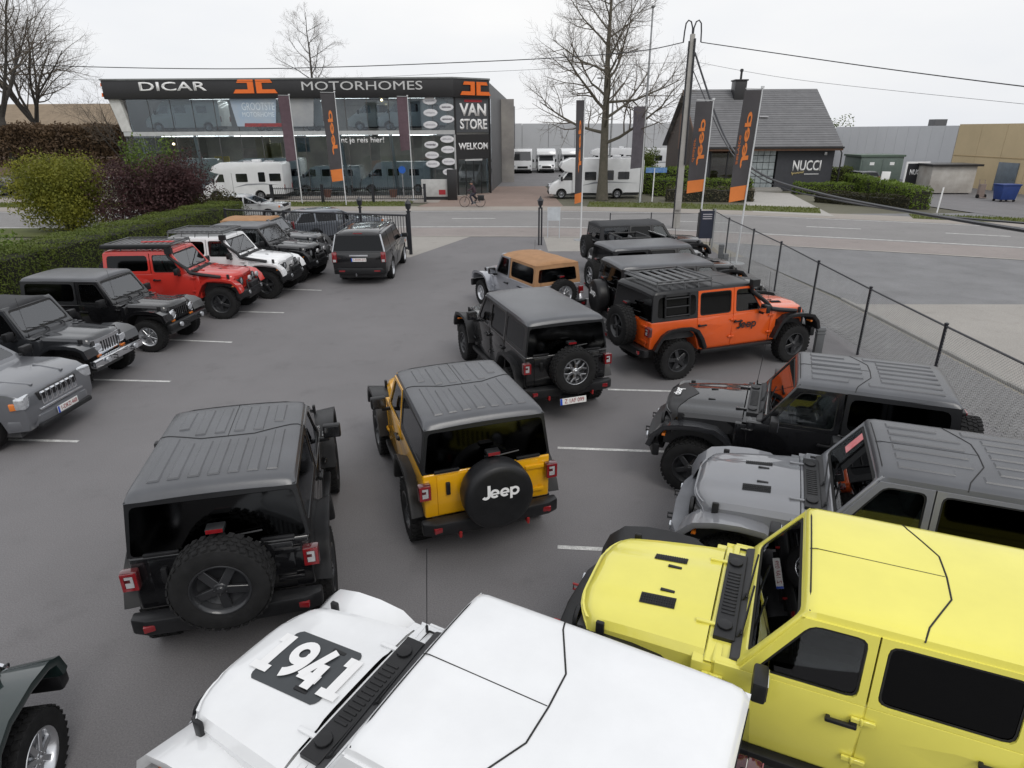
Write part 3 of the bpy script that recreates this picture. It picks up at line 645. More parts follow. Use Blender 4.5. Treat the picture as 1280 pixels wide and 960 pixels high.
def wallpt(u, v):   # point on the plane x = 39.95
    d = _ray(u, v); t = 39.95/d.x; return Vector((39.95, d.y*t, CAM_H+d.z*t))
p, q = wallpt(1240, 240), wallpt(1264, 245); dr = WB_('steel_door', pmat('door_bluegrey', (.13, .16, .19), r=.5), lambda b: b.bb(39.88, 39.965, q.y, p.y, 0, 2.25), bevel=.01)
WB_('door_handle', M['steel'], lambda b: b.bb(39.82, 39.885, q.y+.15, q.y+.3, 1.0, 1.05), dr)
wh2 = thing('warehouse', 'low grey metal warehouse closing the yard behind the motorhomes', 'building', (12, 93, 0))
for i in range(10):
    b = B(); b.bb(-14+3.6*i, -14+3.6*i+3.55, 0, .3, 0, 5.75-.02*i); b.obj('cladding_panel', WG2, wh2)
b = B(); b.bb(-14, 22, .3, 18, 0, 5.5); b.obj('core', WG2, wh2)
# ------------------------------------------------------------------ far left buildings
lh = thing('low_house', 'long low house with pale tan pitched roof behind the brown trees', 'building', (-58, 84, 0))
ROOFT = pmat('tan_tile', (.26, .20, .135), r=.8, c2=(.20, .15, .1), vs=1.5, bump=.4, bs=20)
b = B(); b.bb(-34, 16, 0, 12, 0, 5.6); b.obj('wall', pmat('brick_brown', (.18, .13, .10), r=.85, var=.2, vs=2), lh)
b = B(); b.add([(-35, -.8, 5.5), (17, -.8, 5.5), (15, 6, 8.4), (-33, 6, 8.4), (-35, 12.8, 5.5), (17, 12.8, 5.5)], [(0, 1, 2, 3), (5, 4, 3, 2), (1, 5, 2), (4, 0, 3)]); b.obj('roof', ROOFT, lh, smooth=0)
for xx in (-28, -22, -15, -9, -2, 5, 11):
    b = B(); b.bb(xx-.7, xx+.7, -.05, .05, 3.2, 4.6); w_ = b.obj('window', M['gl_t'], lh); b = B(); b.ring([(xx-.8, -.06, 3.1), (xx+.8, -.06, 3.1), (xx+.8, -.06, 4.7), (xx-.8, -.06, 4.7)], [(xx+a, -.06, 3.9+c) for a, c in inset_poly([(-.8, -.8), (.8, -.8), (.8, .8), (-.8, .8)], .1, .01, 1)], (0, .12, 0)); b.obj('frame', M['white'], w_)
fh = thing('flat_roofed_house', 'dark flat-roofed house rising beside the left end of the showroom', 'building', (-41, 92, 0))
b = B(); b.bb(-9, 7, 0, 10, 0, 10.0); b.obj('wall', pmat('brick_dull', (.16, .14, .12), r=.85, var=.2, vs=2), fh); b = B(); b.bb(-9.3, 7.3, -.3, 10.3, 10.0, 10.35); b.obj('roof', D_MID, fh)
for xx in (-7, -4, -1, 2, 5): b = B(); b.bb(xx-.8, xx+.8, -.06, .02, 7.4, 9.0); b.obj('window', M['gl_t'], fh)
# ------------------------------------------------------------------ vegetation
BARK = pmat('bark', (.13, .115, .09), r=.9, c2=(.085, .08, .06), vs=4, bump=.6, bs=25); BARKD = pmat('bark_dark', (.075, .068, .06), r=.9, c2=(.05, .045, .04), vs=4); TWIG = pmat('twig', (.125, .105, .085), r=.9, var=.2)
def bare_tree(label, base, H, seed, r0=.3, fork=.32, spread=.8, nl=16, leader=True, lim=60000, bark=BARK, name='bare_tree', lean=(0, 0), twigr=.012, lmin=.42, dense=1., group=None):
    rg = random.Random(seed); root = thing(name, label, 'tree', base, 0, group); tr = B(); cr = B()
    def branch(p, d, L, r, lev):
        seg = 5 if lev < 2 else (4 if lev == 2 else 3); pts = [p]; rs = [r]; dd = d.copy()
        for i in range(seg):
            j = .10 if lev == 0 else .22
            dd = (dd+Vector((rg.uniform(-j, j), rg.uniform(-j, j), rg.uniform(-j, j)+(.09 if lev > 0 else 0)))).normalized()
            pts.append(pts[-1]+dd*L/seg); rs.append(r*(1-(i+1)/seg*(.75 if lev else .85)))
        (tr if lev < 2 else cr).tube(pts, rs, 8 if lev == 0 else (6 if lev == 1 else (4 if lev == 2 else 3)), cap=False)
        if lev >= 4 or L < lmin: return
        nk = {1: 7, 2: 6, 3: 5}.get(lev, 5); nk = max(2, int(nk*dense))
        for k in range(nk):
            t = .22+.78*(k+rg.random()*.7)/nk; t = min(.99, t); f = t*seg; i = min(seg-1, int(f)); q = pts[i].lerp(pts[i+1], f-i); ax = (pts[i+1]-pts[i]).normalized()
            an = rg.uniform(0, 6.283); sd = ax.orthogonal().normalized(); sd = Matrix.Rotation(an, 3, ax)@sd
            nd = (ax*rg.uniform(.45, .9)+sd*rg.uniform(.5, .95)).normalized()
            branch(q, nd, L*rg.uniform(.42, .62)*(1.15-.4*t), max(twigr*.5, rs[i]*.55), lev+1)
    # trunk
    n = 9; pts = []; rs = []
    for i in range(n+1):
        t = i/n; pts.append(Vector((lean[0]*t+rg.uniform(-.05, .05)*H*.08*t, lean[1]*t+rg.uniform(-.05, .05)*H*.08*t, H*t*(1 if leader else fork)))); rs.append(r0*(1.25 if i == 0 else (1-t*(.93 if leader else .35))))
    tr.tube(pts, rs, 10, cap=False)
    for k in range(nl):
        t = fork+(.97-fork)*(k+.5*rg.random())/nl if leader else rg.uniform(.82, 1.0)
        f = t*n; i = min(n-1, int(f)); q = pts[i].lerp(pts[i+1], f-i); an = k*2.4+rg.uniform(-.4, .4)
        el = (rg.uniform(.1, .55)+.5*max(0, t-.5) if leader else rg.uniform(.7, 1.25))
        d = Vector((math.cos(an)*math.cos(el), math.sin(an)*math.cos(el), math.sin(el)))
        L = H*spread*(.50*(1-t)**.75+.10) if leader else H*(1-fork)*rg.uniform(.75, 1.05)*spread
        branch(q, d, L, rs[i]*(.42 if leader else .55), 1)
    tm = tr.mesh('trunk', bark, merge=False, recalc=False, smooth=60); put(tm, 'trunk', root)
    cm = cr.mesh('crown', TWIG, merge=False, recalc=False, smooth=60); put(cm, 'crown', root)
    return root
bare_tree('tall bare street tree standing in front of the white motorhome', (6.8, 49.2, 0), 15.6, 11, r0=.38, fork=.25, spread=.80, nl=22, twigr=.011, lmin=.42, dense=1.3)
bare_tree('bare forked tree rising out of the brown trained trees', (-45.5, 66, 0), 25, 5, r0=.38, fork=.24, leader=False, nl=8, spread=.55, dense=1.3, bark=BARKD, lmin=.6)
bare_tree('large bare tree reaching up beside the car park on the far left', (-44.2, 60, 0), 26, 8, r0=.4, fork=.26, leader=False, nl=8, spread=.58, bark=BARKD, lmin=.6, dense=1.35)
bare_tree('bare tree showing above the showroom roof', (-15.5, 60.8, 7.8), 6.4, 21, r0=.12, fork=.2, leader=False, nl=6, spread=.75, bark=BARKD, lmin=.35) if False else bare_tree('bare tree showing above the showroom roof', (-27, 96, 0), 19.5, 21, r0=.35, fork=.45, spread=.75, nl=16, bark=BARKD, lmin=.6)
bare_tree('small bare tree at the left corner of the showroom', (-33.2, 58, 0), 10.0, 14, r0=.14, fork=.3, leader=False, nl=5, spread=.8, bark=BARKD, lmin=.5)
def leafmesh(name, P, size, mat, parent, seed=0, nrm=None, asp=.55):
    rng = np.random.default_rng(seed); n = len(P)
    u = rng.normal(size=(n, 3)); u /= np.linalg.norm(u, axis=1, keepdims=True)
    if nrm is not None:
        w = nrm+.55*rng.normal(size=(n, 3)); w /= np.linalg.norm(w, axis=1, keepdims=True)
        u = np.cross(w, u); u /= np.linalg.norm(u, axis=1, keepdims=True)+1e-9; v = np.cross(w, u)
    else:
        v = np.cross(u, rng.normal(size=(n, 3))); v /= np.linalg.norm(v, axis=1, keepdims=True)+1e-9
    s = size*(.6+.8*rng.random((n, 1)))
    V = np.empty((n, 4, 3)); V[:, 0] = P-u*s*.5; V[:, 1] = P+v*s*asp*.5; V[:, 2] = P+u*s*.5; V[:, 3] = P-v*s*asp*.5
    me = bpy.data.meshes.new(name); me.from_pydata(V.reshape(-1, 3).tolist(), [], np.arange(4*n).reshape(-1, 4).tolist()); me.materials.append(mat)
    return put(me, name, parent)
HEDGE = leafmat('hedge_leaf', (.13, .165, .028), (.075, .105, .02), vs=1.6); HEDGEY = leafmat('bush_yellow', (.26, .25, .032), (.11, .13, .025), vs=1.1); PURP = leafmat('bush_purple', (.095, .045, .048), (.05, .03, .03), vs=1.3); GRN = leafmat('bush_green', (.14, .20, .035), (.07, .12, .02), vs=1.2); BROWN = leafmat('beech_brown', (.16, .105, .06), (.085, .058, .038), vs=.7)
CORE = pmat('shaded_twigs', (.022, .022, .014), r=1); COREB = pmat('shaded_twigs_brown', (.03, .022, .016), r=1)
def hedge(label, line, w, h, seed, leaf=.085, dens=330, mat=HEDGE, name='clipped_hedge', rough=.05):
    rng = np.random.default_rng(seed); p0 = Vector((*line[0], 0)); root = thing(name, label, 'hedge', p0); P = []; N = []; b = B()
    for a, c in zip(line, line[1:]):
        a, c = Vector(a), Vector(c); t = (c-a); L = t.length; t.normalize(); nn = Vector((-t.y, t.x)); nb = max(2, int(L*1.2))
        for k in range(nb):   # uneven core of stems
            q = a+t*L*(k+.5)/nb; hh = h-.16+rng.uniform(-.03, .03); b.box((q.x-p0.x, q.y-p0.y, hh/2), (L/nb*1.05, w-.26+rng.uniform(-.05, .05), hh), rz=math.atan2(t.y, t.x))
        for area, fn in ((L*w, 'top'), (L*h, 'l'), (L*h, 'r'), (w*h*1.5, 'e0'), (w*h*1.5, 'e1')):
            m = int(area*dens); s = rng.random(m)*L; e = rng.normal(size=m)*rough; z = rng.random(m)*h; y_ = (rng.random(m)-.5)*w
            bump_ = .07*np.sin(s*2.1+seed)+.05*np.sin(s*5.3)
            if fn == 'top': yy, zz, ss, nv = y_, h+e+bump_*.6, s, (0, 0, 1)
            elif fn in 'lr': sg = 1 if fn == 'l' else -1; yy, zz, ss, nv = sg*(w/2+bump_*.6)+e, z, s, (nn.x*sg, nn.y*sg, 0)
            else: sg = -1 if fn == 'e0' else 1; yy, zz, ss, nv = y_, z, (0 if sg < 0 else L)+e, (t.x*sg, t.y*sg, 0)
            P.append(np.stack([a.x-p0.x+t.x*ss+nn.x*yy, a.y-p0.y+t.y*ss+nn.y*yy, zz], 1)); N.append(np.tile(nv, (m, 1)))
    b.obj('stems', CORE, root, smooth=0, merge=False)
    P = np.concatenate(P); N = np.concatenate(N); leafmesh('foliage', P, leaf, mat, root, seed, N)
    return root
def bush(label, base, rx, ry, h, seed, mat, n=9000, leaf=.10, name='bush', z0=0., stems=14, top=None, lobes=14, cat='shrub'):
    rng = np.random.default_rng(seed); root = thing(name, label, cat, base); b = B(); P = []
    C = [((rng.random()-.5)*1.25*rx, (rng.random()-.5)*1.25*ry, z0+h*(.16+.66*rng.random())) for _ in range(lobes)]
    for c in C: b.tube([(0, 0, 0), (c[0]*.35, c[1]*.35, c[2]*.5), c], [.05, .035, .012], 5, cap=False)
    per = n//lobes
    for c in C:
        u = rng.normal(size=(per, 3)); u /= np.linalg.norm(u, axis=1, keepdims=True); r_ = 1.05*rng.random((per, 1))**.45
        sc = np.array([rx*.52, ry*.52, h*.26])*(.75+.5*rng.random()); q = np.array(c)+u*r_*sc; q[:, 2] = np.maximum(q[:, 2], .05+rng.random(per)*.1); P.append(q)
    b.obj('stems', COREB if mat in (PURP, BROWN) else BARKD, root, merge=False, recalc=False)
    leafmesh('foliage', np.concatenate(P), leaf, mat, root, seed)
    if top:
        m2, n2 = top; Q = []; b = B()
        for k in range(n2):
            x_, y_ = (rng.random(2)-.5)*np.array([rx*1.2, ry]); zt = z0+h*(.95+.28*rng.random()); b.tube([(x_*.6, y_*.6, h*.6), (x_, y_, zt)], [.02, .006], 4, cap=False)
            m = 90; t = rng.random((m, 1)); Q.append(np.array([x_*.6, y_*.6, h*.6])*(1-t)+np.array([x_, y_, zt])*t+rng.normal(size=(m, 3))*.16)
        b.obj('shoots', BARKD, root, merge=False, recalc=False); leafmesh('young_foliage', np.concatenate(Q), leaf*1.1, m2, root, seed+3)
    return root
hedge('long clipped green hedge behind the row of parked off-roaders', [(-15.6, 8.0), (-15.5, 20), (-14.6, 33.8)], 1.7, 1.55, 3, leaf=.06, dens=620, rough=.03)
bush('loose bright green shrub leaning over the near end of the long hedge', (-17.4, 19.8, 0), 1.9, 2.0, 1.95, 4, GRN, n=9000, leaf=.11)
bush('rounded yellow-green shrub between the hedge and the road', (-23.6, 34.8, 0), 2.3, 2.0, 3.7, 6, HEDGEY, n=34000, leaf=.12, lobes=40)
bush('dark purple-leaved shrub with fresh green shoots beside the yellow shrub', (-18.6, 34.9, 0), 2.75, 1.9, 3.75, 9, PURP, n=42000, leaf=.12, top=(GRN, 22), lobes=46)
bush('dark brownish shrub at the far end of the purple shrub', (-15.9, 35.2, 0), 1.5, 1.3, 2.0, 10, leafmat('bush_dull', (.06, .06, .018), (.035, .03, .014)), n=6000, leaf=.10)
# brown trained trees at far left
for k in range(8):
    pl = thing('trained_tree', 'brown-leaved tree trained to a flat top in the row beside the showroom', 'tree', (-55.2+3.45*k, 61, 0), 0, 'flat-topped brown trees in a row'); rng = np.random.default_rng(12+k)
    b = B(); b.tube([(.4, -.6, 0), (.1, -.1, 1.8), (0, 0, 3.4)], [.13, .1, .08], 7, cap=False)
    for q in range(7): a = q*.9; b.tube([(0, 0, 2.6+.1*q), (1.1*math.cos(a), .8*math.sin(a), 3.6+.2*q)], [.05, .015], 4, cap=False)
    b.obj('trunk', BARKD, pl, merge=False); b = B()
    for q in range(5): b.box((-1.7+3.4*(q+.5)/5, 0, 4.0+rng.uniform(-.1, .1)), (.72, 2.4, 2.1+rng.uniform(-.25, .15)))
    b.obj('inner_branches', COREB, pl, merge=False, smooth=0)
    n = 3600; Pq = np.stack([(rng.random(n)-.5)*3.7, (rng.random(n)-.5)*3.6, 2.2+3.3*rng.random(n)], 1); s_ = rng.random(n); Pq[s_ < .4, 1] = -1.6+rng.normal(size=(s_ < .4).sum())*.2; t_ = s_ > .72; Pq[t_, 2] = 5.3+rng.normal(size=t_.sum())*.15+.2*np.sin(Pq[t_, 0]*1.7+k); Pq[:, 2] += .3*np.sin(Pq[:, 0]*1.3+k)*(Pq[:, 2] < 3)
    leafmesh('crown', Pq, .26, BROWN, pl, 4+k)
# hedges round the shop
HEDGEB = leafmat('hedge_bright', (.17, .24, .035), (.09, .14, .02))
hedge('clipped green hedge in front of the gabled shop porch', [(11.2, 52.6), (18.6, 51.4)], 1.2, 1.25, 31, leaf=.13, dens=170, mat=HEDGEB)
hedge('tall clipped hedge block between street pole and gabled shop', [(10.6, 54.5), (15.0, 55.2)], 1.4, 1.95, 32, leaf=.14, dens=150, mat=HEDGEB)
hedge('low clipped hedge under the white shop name', [(22.9, 53.4), (27.4, 53.0)], 1.1, .8, 33, leaf=.13, dens=170, mat=HEDGEB)
hedge('long clipped hedge bordering the yard beside the pylon sign', [(29.2, 57.0), (26.3, 42.2)], 1.2, 1.25, 34, leaf=.13, dens=170, mat=HEDGEB)
hedge('clipped hedge at the corner of the gabled shop', [(27.9, 59.2), (29.9, 58.6)], 1.1, 1.7, 35, leaf=.14, dens=130)
hedge('dark low hedge along the road edge of the yard', [(22.0, 47.2), (25.8, 42.4)], .9, .75, 36, leaf=.13, dens=150, mat=leafmat('hedge_dull', (.06, .055, .025), (.03, .03, .015)))
hedge('twiggy low hedge at the foot of the dark flags', [(11.4, 48.4), (17.4, 47.4)], .9, .95, 37, leaf=.11, dens=90, mat=leafmat('hedge_twiggy', (.16, .13, .09), (.05, .06, .02)))
bush('dark domed evergreen behind the street sign', (12.6, 61, 0), 1.35, 1.3, 3.4, 40, HEDGE, n=5000, leaf=.15, lobes=10)
for k, (u, y_) in enumerate(((1046, 110),)): bush('small tree crown showing over the warehouse roof', (Y(1047, 150, 100).x, 100, 0), 2.2, 2, 6.6, 50, HEDGE, n=3000, leaf=.3, cat='tree', name='tree')
# ------------------------------------------------------------------ chain link fence
BLK = pmat('black_steel', (.016, .017, .022), r=.4, var=.15, coat=.2); GALV = pmat('galvanised', (.34, .35, .36), r=.45, m=.6, var=.12)
FENP = [(8.99, 28.9), (8.58, 22.81), (8.45, 20.05), (8.21, 16.93), (7.99, 13.88), (7.83, 11.0), (7.70, 8.0), (7.58, 5.0), (7.46, 2.0)]
FENP = [(8.95, 28.9), (8.68, 25.85)]+FENP[1:]
fh_ = 1.57
fe = thing('chain_link_fence', 'black chain link fence with posts and top rail along the paver strip', 'fence', (8.95, 28.9, 0)); FO = Vector((8.95, 28.9, 0))
_pm = None
for k, (x_, y_) in enumerate(FENP):
    b = B(); b.tube([(0, 0, -.02), (0, 0, fh_+.01)], .03, 10); b.lathe([(.038, fh_), (.038, fh_+.03), (0, fh_+.045)], 10, axis='z')
    if _pm is None: _pm = b.mesh('post', BLK)
    put(_pm, 'post', fe, Vector((x_, y_, 0))-FO)
_wm = pmat('fence_wire', (.42, .43, .43), r=.45, m=.4)
for (xa_, ya_), (xb_, yb_) in zip(FENP, FENP[1:]):
    a, c = Vector((xa_, ya_, 0))-FO, Vector((xb_, yb_, 0))-FO
    b = B(); b.tube([a+Vector((0, 0, fh_-.03)), c+Vector((0, 0, fh_-.03))], .02, 8); b.obj('top_rail', BLK, fe)
    b = B(); L = (c-a).length; t = (c-a)/L; z0, z1 = .06, fh_-.05; hh = z1-z0; g = .075 if ya_ > 14 else .06; nn = int((L+hh)/g)
    for k in range(nn):
        for sg in (1, -1):
            s0 = k*g-hh; p0_, p1_ = [s0, z0], [s0+hh, z1]
            if p0_[0] < 0: p0_ = [0, z0-s0]
            if p1_[0] > L: p1_ = [L, z1-(s0+hh-L)]
            if p1_[0] <= p0_[0]: continue
            q0, q1 = (p0_, p1_) if sg > 0 else ([L-p0_[0], p0_[1]], [L-p1_[0], p1_[1]])
            b.tube([a+t*q0[0]+Vector((.004*sg, 0, q0[1])), a+t*q1[0]+Vector((.004*sg, 0, q1[1]))], .0026, 3, cap=False)
    b.obj('wire_mesh', _wm, fe, merge=False, recalc=False, smooth=0)
# front fence along the path
ff = thing('low_front_fence', 'low dark rail fence between entrance and street pole', 'fence', (4.6, 30.2, 0))
for xx in (0, 1.9, 4.1):
    b = B(); b.tube([(xx, 0, 0), (xx, 0, 1.3)], .025, 8); b.obj('post', BLK, ff)
for z_ in (1.25,): b = B(); b.tube([(0, 0, z_), (4.1, 0, z_)], .012, 6); b.obj('rail', BLK, ff)
# bollards by the fence
for k, (u, v) in enumerate(((1021, 441), (905, 338), (900, 325))):
    p = G(u, v); b = B(); b.bb(-.09, .09, -.06, .06, 0, .62); b.bb(-.1, .1, -.07, .07, .46, .50); b.bb(-.1, .1, -.07, .07, .54, .58)
    o = b.obj('bollard', pmat('bollard_grey', (.13, .135, .14), r=.5), None, bevel=.01); o.location = p
    tag(o, ['grey post bollard at the front bumper of the orange off-roader', 'grey post bollard beside the white flag pole', 'grey post bollard next to the dark info board'][k], 'bollard', 'bollards along the fence')
# info board
ip = G(880, 311); ib = thing('info_board', 'dark information board in a grey frame at the fence corner', 'sign', ip)
b = B(); b.bb(-.28, .28, -.02, .02, .45, 1.62); b.obj('board', pmat('board_navy', (.02, .025, .045), r=.4), ib)
for xx in (-.32, .32): b = B(); b.bb(xx-.03, xx+.03, -.03, .03, 0, 1.7); b.obj('post', BLK if xx < 0 else GALV, ib)
b = B()
for k in range(3): b.bb(-.2, .2, -.026, -.021, 1.45-.09*k, 1.49-.09*k)
b.obj('text_lines', pmat('ink_pale', (.40, .39, .42), r=.6), ib)
# ------------------------------------------------------------------ entrance gate and lantern posts
gt = thing('sliding_gate', 'black barred sliding gate with rollers standing open left of the entrance', 'gate', (-4.4, 27.6, 0))
ga, gc = Vector((0, 0, 0)), Vector((-8.8, 2.6, 0)); gl_ = (gc-ga).length; gtv = (gc-ga)/gl_
b = B(); b.tube([ga+Vector((0, 0, 1.55)), gc+Vector((0, 0, 1.55))], .04, 4); b.obj('top_rail', BLK, gt)
b = B(); b.tube([ga+Vector((0, 0, .18)), gc+Vector((0, 0, .18))], .06, 4); b.obj('bottom_rail', BLK, gt)
_bb = B(); _bb.tube([(0, 0, .18), (0, 0, 1.55)], .014, 6); _bm = _bb.mesh('bar', BLK)
for k in range(74): put(_bm, 'bar', gt, ga+gtv*gl_*(k+.5)/74)
for t in (0, .33, .66, 1): q = ga+gtv*gl_*t; b = B(); b.box((q.x, q.y, .86), (.08, .08, 1.5)); b.obj('stile', BLK, gt)
def lantern_post(label, p, h=1.85, r=.055, twin=False):
    o = thing('lantern_post', label, 'post', p); b = B()
    for dx in ((-.06, .06) if twin else (0,)): b.bb(dx-r*.7, dx+r*.7, -r*.7, r*.7, 0, h)
    b.obj('post', BLK, o)
    b = B(); b.lathe([(.10, h), (.10, h+.04), (.05, h+.06), (.05, h+.1), (.10, h+.14), (.13, h+.32), (.15, h+.34), (.05, h+.46), (.02, h+.52), (0, h+.55)], 8, axis='z'); l_ = b.obj('lantern', BLK, o, smooth=20)
    b = B(); b.lathe([(.085, h+.145), (.115, h+.31)], 8, axis='z', cap=False); b.v = [(x_*1.06, y_*1.06, z_) for x_, y_, z_ in b.v]; b.obj('lantern_glass', pmat('lantern_pane', (.45, .4, .3), r=.2), l_)
    return o
lantern_post('black twin gate post with lantern on the right of the entrance', (1.32, 29.3, 0), 1.62, .05, True)
lantern_post('black gate post with lantern at the end of the barred gate', (-4.25, 27.1, 0), 1.75, .09)
lantern_post('black gate post with small lantern behind the middle of the gate', (-7.05, 30.6, 0), 1.55, .07)
b = B(); b.box((0, 0, 1.15), (.62, .03, .62)); b.tube([(-.28, .03, 0), (-.28, .03, 1.4)], .02, 6); b.tube([(.28, .03, 0), (.28, .03, 1.4)], .02, 6); o = b.obj('notice_panel', pmat('panel_palegrey', (.50, .53, .56), r=.4)); o.location = (2.05, 31.2, 0); tag(o, 'pale blank notice panel beside the twin lantern post', 'sign')
# ------------------------------------------------------------------ beach flags
FLAGD = pmat('flag_charcoal', (.062, .058, .062), r=.8, var=.12, vs=1.5); FLAGM = pmat('flag_maroon', (.11, .07, .085), r=.8, var=.15); FLAGG = pmat('flag_grey', (.10, .09, .105), r=.8, var=.15); FORA = pmat('flag_orange', (.68, .20, .045), r=.8, var=.06)
def flag(label, base, H, w, h, seed, cloth=FLAGD, jeep=True, side=-1, dealer=None, zb=None, twist=0., lean=(0, 0), tsize=1., foot=None):
    o = thing('beach_flag', label, 'flag', base); rg = random.Random(seed); lx, ly = lean
    def pole(z): return Vector((lx*(z/H), ly*(z/H), z))
    b = B(); b.tube([pole(0), pole(H*.5), pole(H)], [.04, .032, .022], 8); b.box(pole(H)+Vector((0, 0, .03)), (.1, .08, .08)); b.tube([pole(H-.02), pole(H-.02)+Vector((side*w, 0, .02))], .014, 6); b.obj('pole', pmat('pole_white', (.62, .63, .64), r=.35, var=.05), o)
    b = B(); b.lathe([(0, .03), (.32, .03), (.34, 0)], 16, axis='z'); b.obj('base_plate', GALV, o)
    z1 = H-.06; z0 = H-h
    ph = rg.uniform(0, 6)
    def surf(s, t):   # s across 0..1, t down 0..1
        z = z1+(z0-z1)*t; p = pole(z); sw = math.sin(t*5+ph)*.06*s+math.sin(s*3+t*3+ph)*.03
        dx = side*w*s*(1-.05*t)+side*twist*t*s; return Vector((p.x+dx+side*.03, p.y+sw+.10*t*s, z-.10*s*t))
    nS, nT = 6, 26
    split = .86 if foot is None else foot
    def patch(nm, t0, t1, mt, parent):
        b = B(); rows = [[surf(i/nS, t0+(t1-t0)*j/nT) for i in range(nS+1)] for j in range(nT+1)]; b.grid(rows); b.grid([[p+Vector((0, .008, 0)) for p in r_] for r_ in rows]); return b.obj(nm, mt, parent, merge=False, recalc=False, smooth=60)
    cl_ = patch('cloth', 0, split if jeep else 1, cloth, o)
    if jeep:
        bt = patch('orange_foot', split, 1, FORA, o)
        def wrap(txt, size, tc, sc, mt, L):
            me = text_mesh(txt, 1.0, mt, bold=.02, ext=0).copy(); xs = [v.co.x for v in me.vertices]; ys = [v.co.y for v in me.vertices]; kx = L/(max(xs)-min(xs)); ky = size/(max(ys)-min(ys)); cx, cy = (max(xs)+min(xs))/2, (max(ys)+min(ys))/2
            for v in me.vertices:
                a = (v.co.x-cx)*kx; c = (v.co.y-cy)*ky
                t = tc-a/(z1-z0); s = sc+c/w*(1 if side > 0 else -1); v.co = surf(min(1, max(0, s)), t)+Vector((0, -.012, 0))
            put(me, 'lettering', cl_)
        wrap('Jeep', w*.50*tsize, .44, .42 if side < 0 else .58, FORA, h*.50)
        if dealer: wrap(dealer, w*.17, .52, .80 if side < 0 else .2, pmat('flag_orange_dull', (.40, .12, .04), r=.8), h*.26)
        b = B()
    return o
def Fb(u, v): p = G(u, v); return (p.x, p.y, 0)
flag('tall charcoal flag with orange lettering on the verge before the showroom', Fb(433, 257), 7.3, .95, 5.6, 1, lean=(-.05, 0), twist=-.10)
flag('faded maroon flag left of the charcoal flag before the showroom', Fb(378, 255), 7.2, .75, 4.2, 2, cloth=FLAGM, jeep=False)
flag('faded grey flag right of the charcoal flag before the showroom', Fb(517, 250), 7.2, .75, 3.6, 3, cloth=FLAGM, jeep=False)
flag('narrow charcoal flag turned edge-on near the entrance lantern post', (3.30, 30.6, 0), 6.15, .36, 4.4, 4, twist=-.05, tsize=.9, foot=.90)
flag('charcoal flag with orange lettering beside the concrete utility pole', (8.40, 28.9, 0), 6.0, .70, 3.65, 5, dealer='dealer', lean=(.06, 0))
flag('tallest charcoal flag with service lettering inside the fence', (8.74, 24.7, 0), 6.2, .60, 3.8, 6, dealer='service', lean=(.18, 0))
flag('grey flag hanging on the lamp pole beside the bare street tree', (9.2, 46.9, 0), 6.4, .8, 4.0, 7, cloth=FLAGG, jeep=False)
# ------------------------------------------------------------------ poles and wires
up = thing('utility_pole', 'tapered concrete utility pole with two looped cable ends on top', 'pole', (8.75, 34.4, 0)); CONC = pmat('concrete_pole', (.33, .32, .30), r=.85, var=.12, vs=2, bump=.3)
b = B(); b.add([(sx*.17*k, sy*.15*k, z_) for z_, k in ((0, 1), (9.1, .62)) for sx, sy in ((-1, -1), (1, -1), (1, 1), (-1, 1))], [(0, 1, 5, 4), (1, 2, 6, 5), (2, 3, 7, 6), (3, 0, 4, 7), (4, 5, 6, 7)]); b.obj('shaft', CONC, up, bevel=.02)
b = B(); b.tube([(.14, -.15, 3.2), (.10, -.13, 8.9)], .05, 8); b.tube([(-.19, -.05, .0), (-.16, -.05, 8.8)], .035, 6); b.obj('cable_duct', BLK, up)
for sx in (-1, 1):
    b = B(); b.tube([(sx*.02, 0, 8.9), (sx*.03, 0, 9.35), (sx*.12, 0, 9.62), (sx*.25, 0, 9.68), (sx*.36, 0, 9.55), (sx*.40, 0, 9.2), (sx*.42, 0, 8.75)], .035, 8); b.obj('cable_loop', BLK, up)
b = B(); b.box((-.02, -.2, 1.2), (.3, .12, .5)); b.obj('junction_box', CONC, up, bevel=.02)
def wire(label, pts, r, mat=BLK, name='overhead_wire', n=6):
    P = [Vector(p) for p in pts]; b = B(); q = catmull3(P); b.tube([p-P[0] for p in q], r, n); o = b.obj(name, mat); o.location = P[0]; return tag(o, label, 'wire')
def catmull3(P, k=10):
    out = []
    for i in range(len(P)-1):
        p0, p1, p2, p3 = P[max(0, i-1)], P[i], P[i+1], P[min(len(P)-1, i+2)]
        for j in range(k):
            t = j/k; out.append(.5*((2*p1)+(-p0+p2)*t+(2*p0-5*p1+4*p2-p3)*t*t+(-p0+3*p1-3*p2+p3)*t**3))
    return out+[P[-1]]
wire('thick overhead cable running left from the utility pole past the showroom', [(8.35, 34.4, 8.75), Y(780, 66, 34.7), Y(600, 77, 35.3), Y(300, 86, 36.2), Y(0, 80, 37), Y(-200, 68, 37.5)], .022)
wire('thick overhead cable running right from the utility pole over the yard', [(9.18, 34.4, 8.75), Y(960, 65, 33), Y(1100, 85, 29.5), Y(1280, 108, 25), Y(1420, 122, 21)], .022)
wire('thin overhead line below the thick cable on the left', [(8.6, 34.3, 7.9), Y(760, 82, 34.8), Y(600, 90, 35.5), Y(300, 102, 36.5), Y(0, 97, 37.4), Y(-200, 92, 38)], .008)
wire('thin overhead line below the thick cable on the right', [(8.95, 34.3, 7.9), Y(1000, 100, 31.5), Y(1280, 130, 25), Y(1420, 143, 21)], .008)
cp = [(887, 105, 34.2), (897, 150, 32.6), (920, 192, 30.2), (960, 222, 26.8), (1030, 243, 22.2), (1130, 263, 17.4), (1280, 288, 12.4), (1420, 306, 9.6)]
wire('sagging bundled service cable hanging from the pole towards the yard', [Vector((8.9, 34.3, 8.3))]+[Y(*c) for c in cp[1:]], .045)
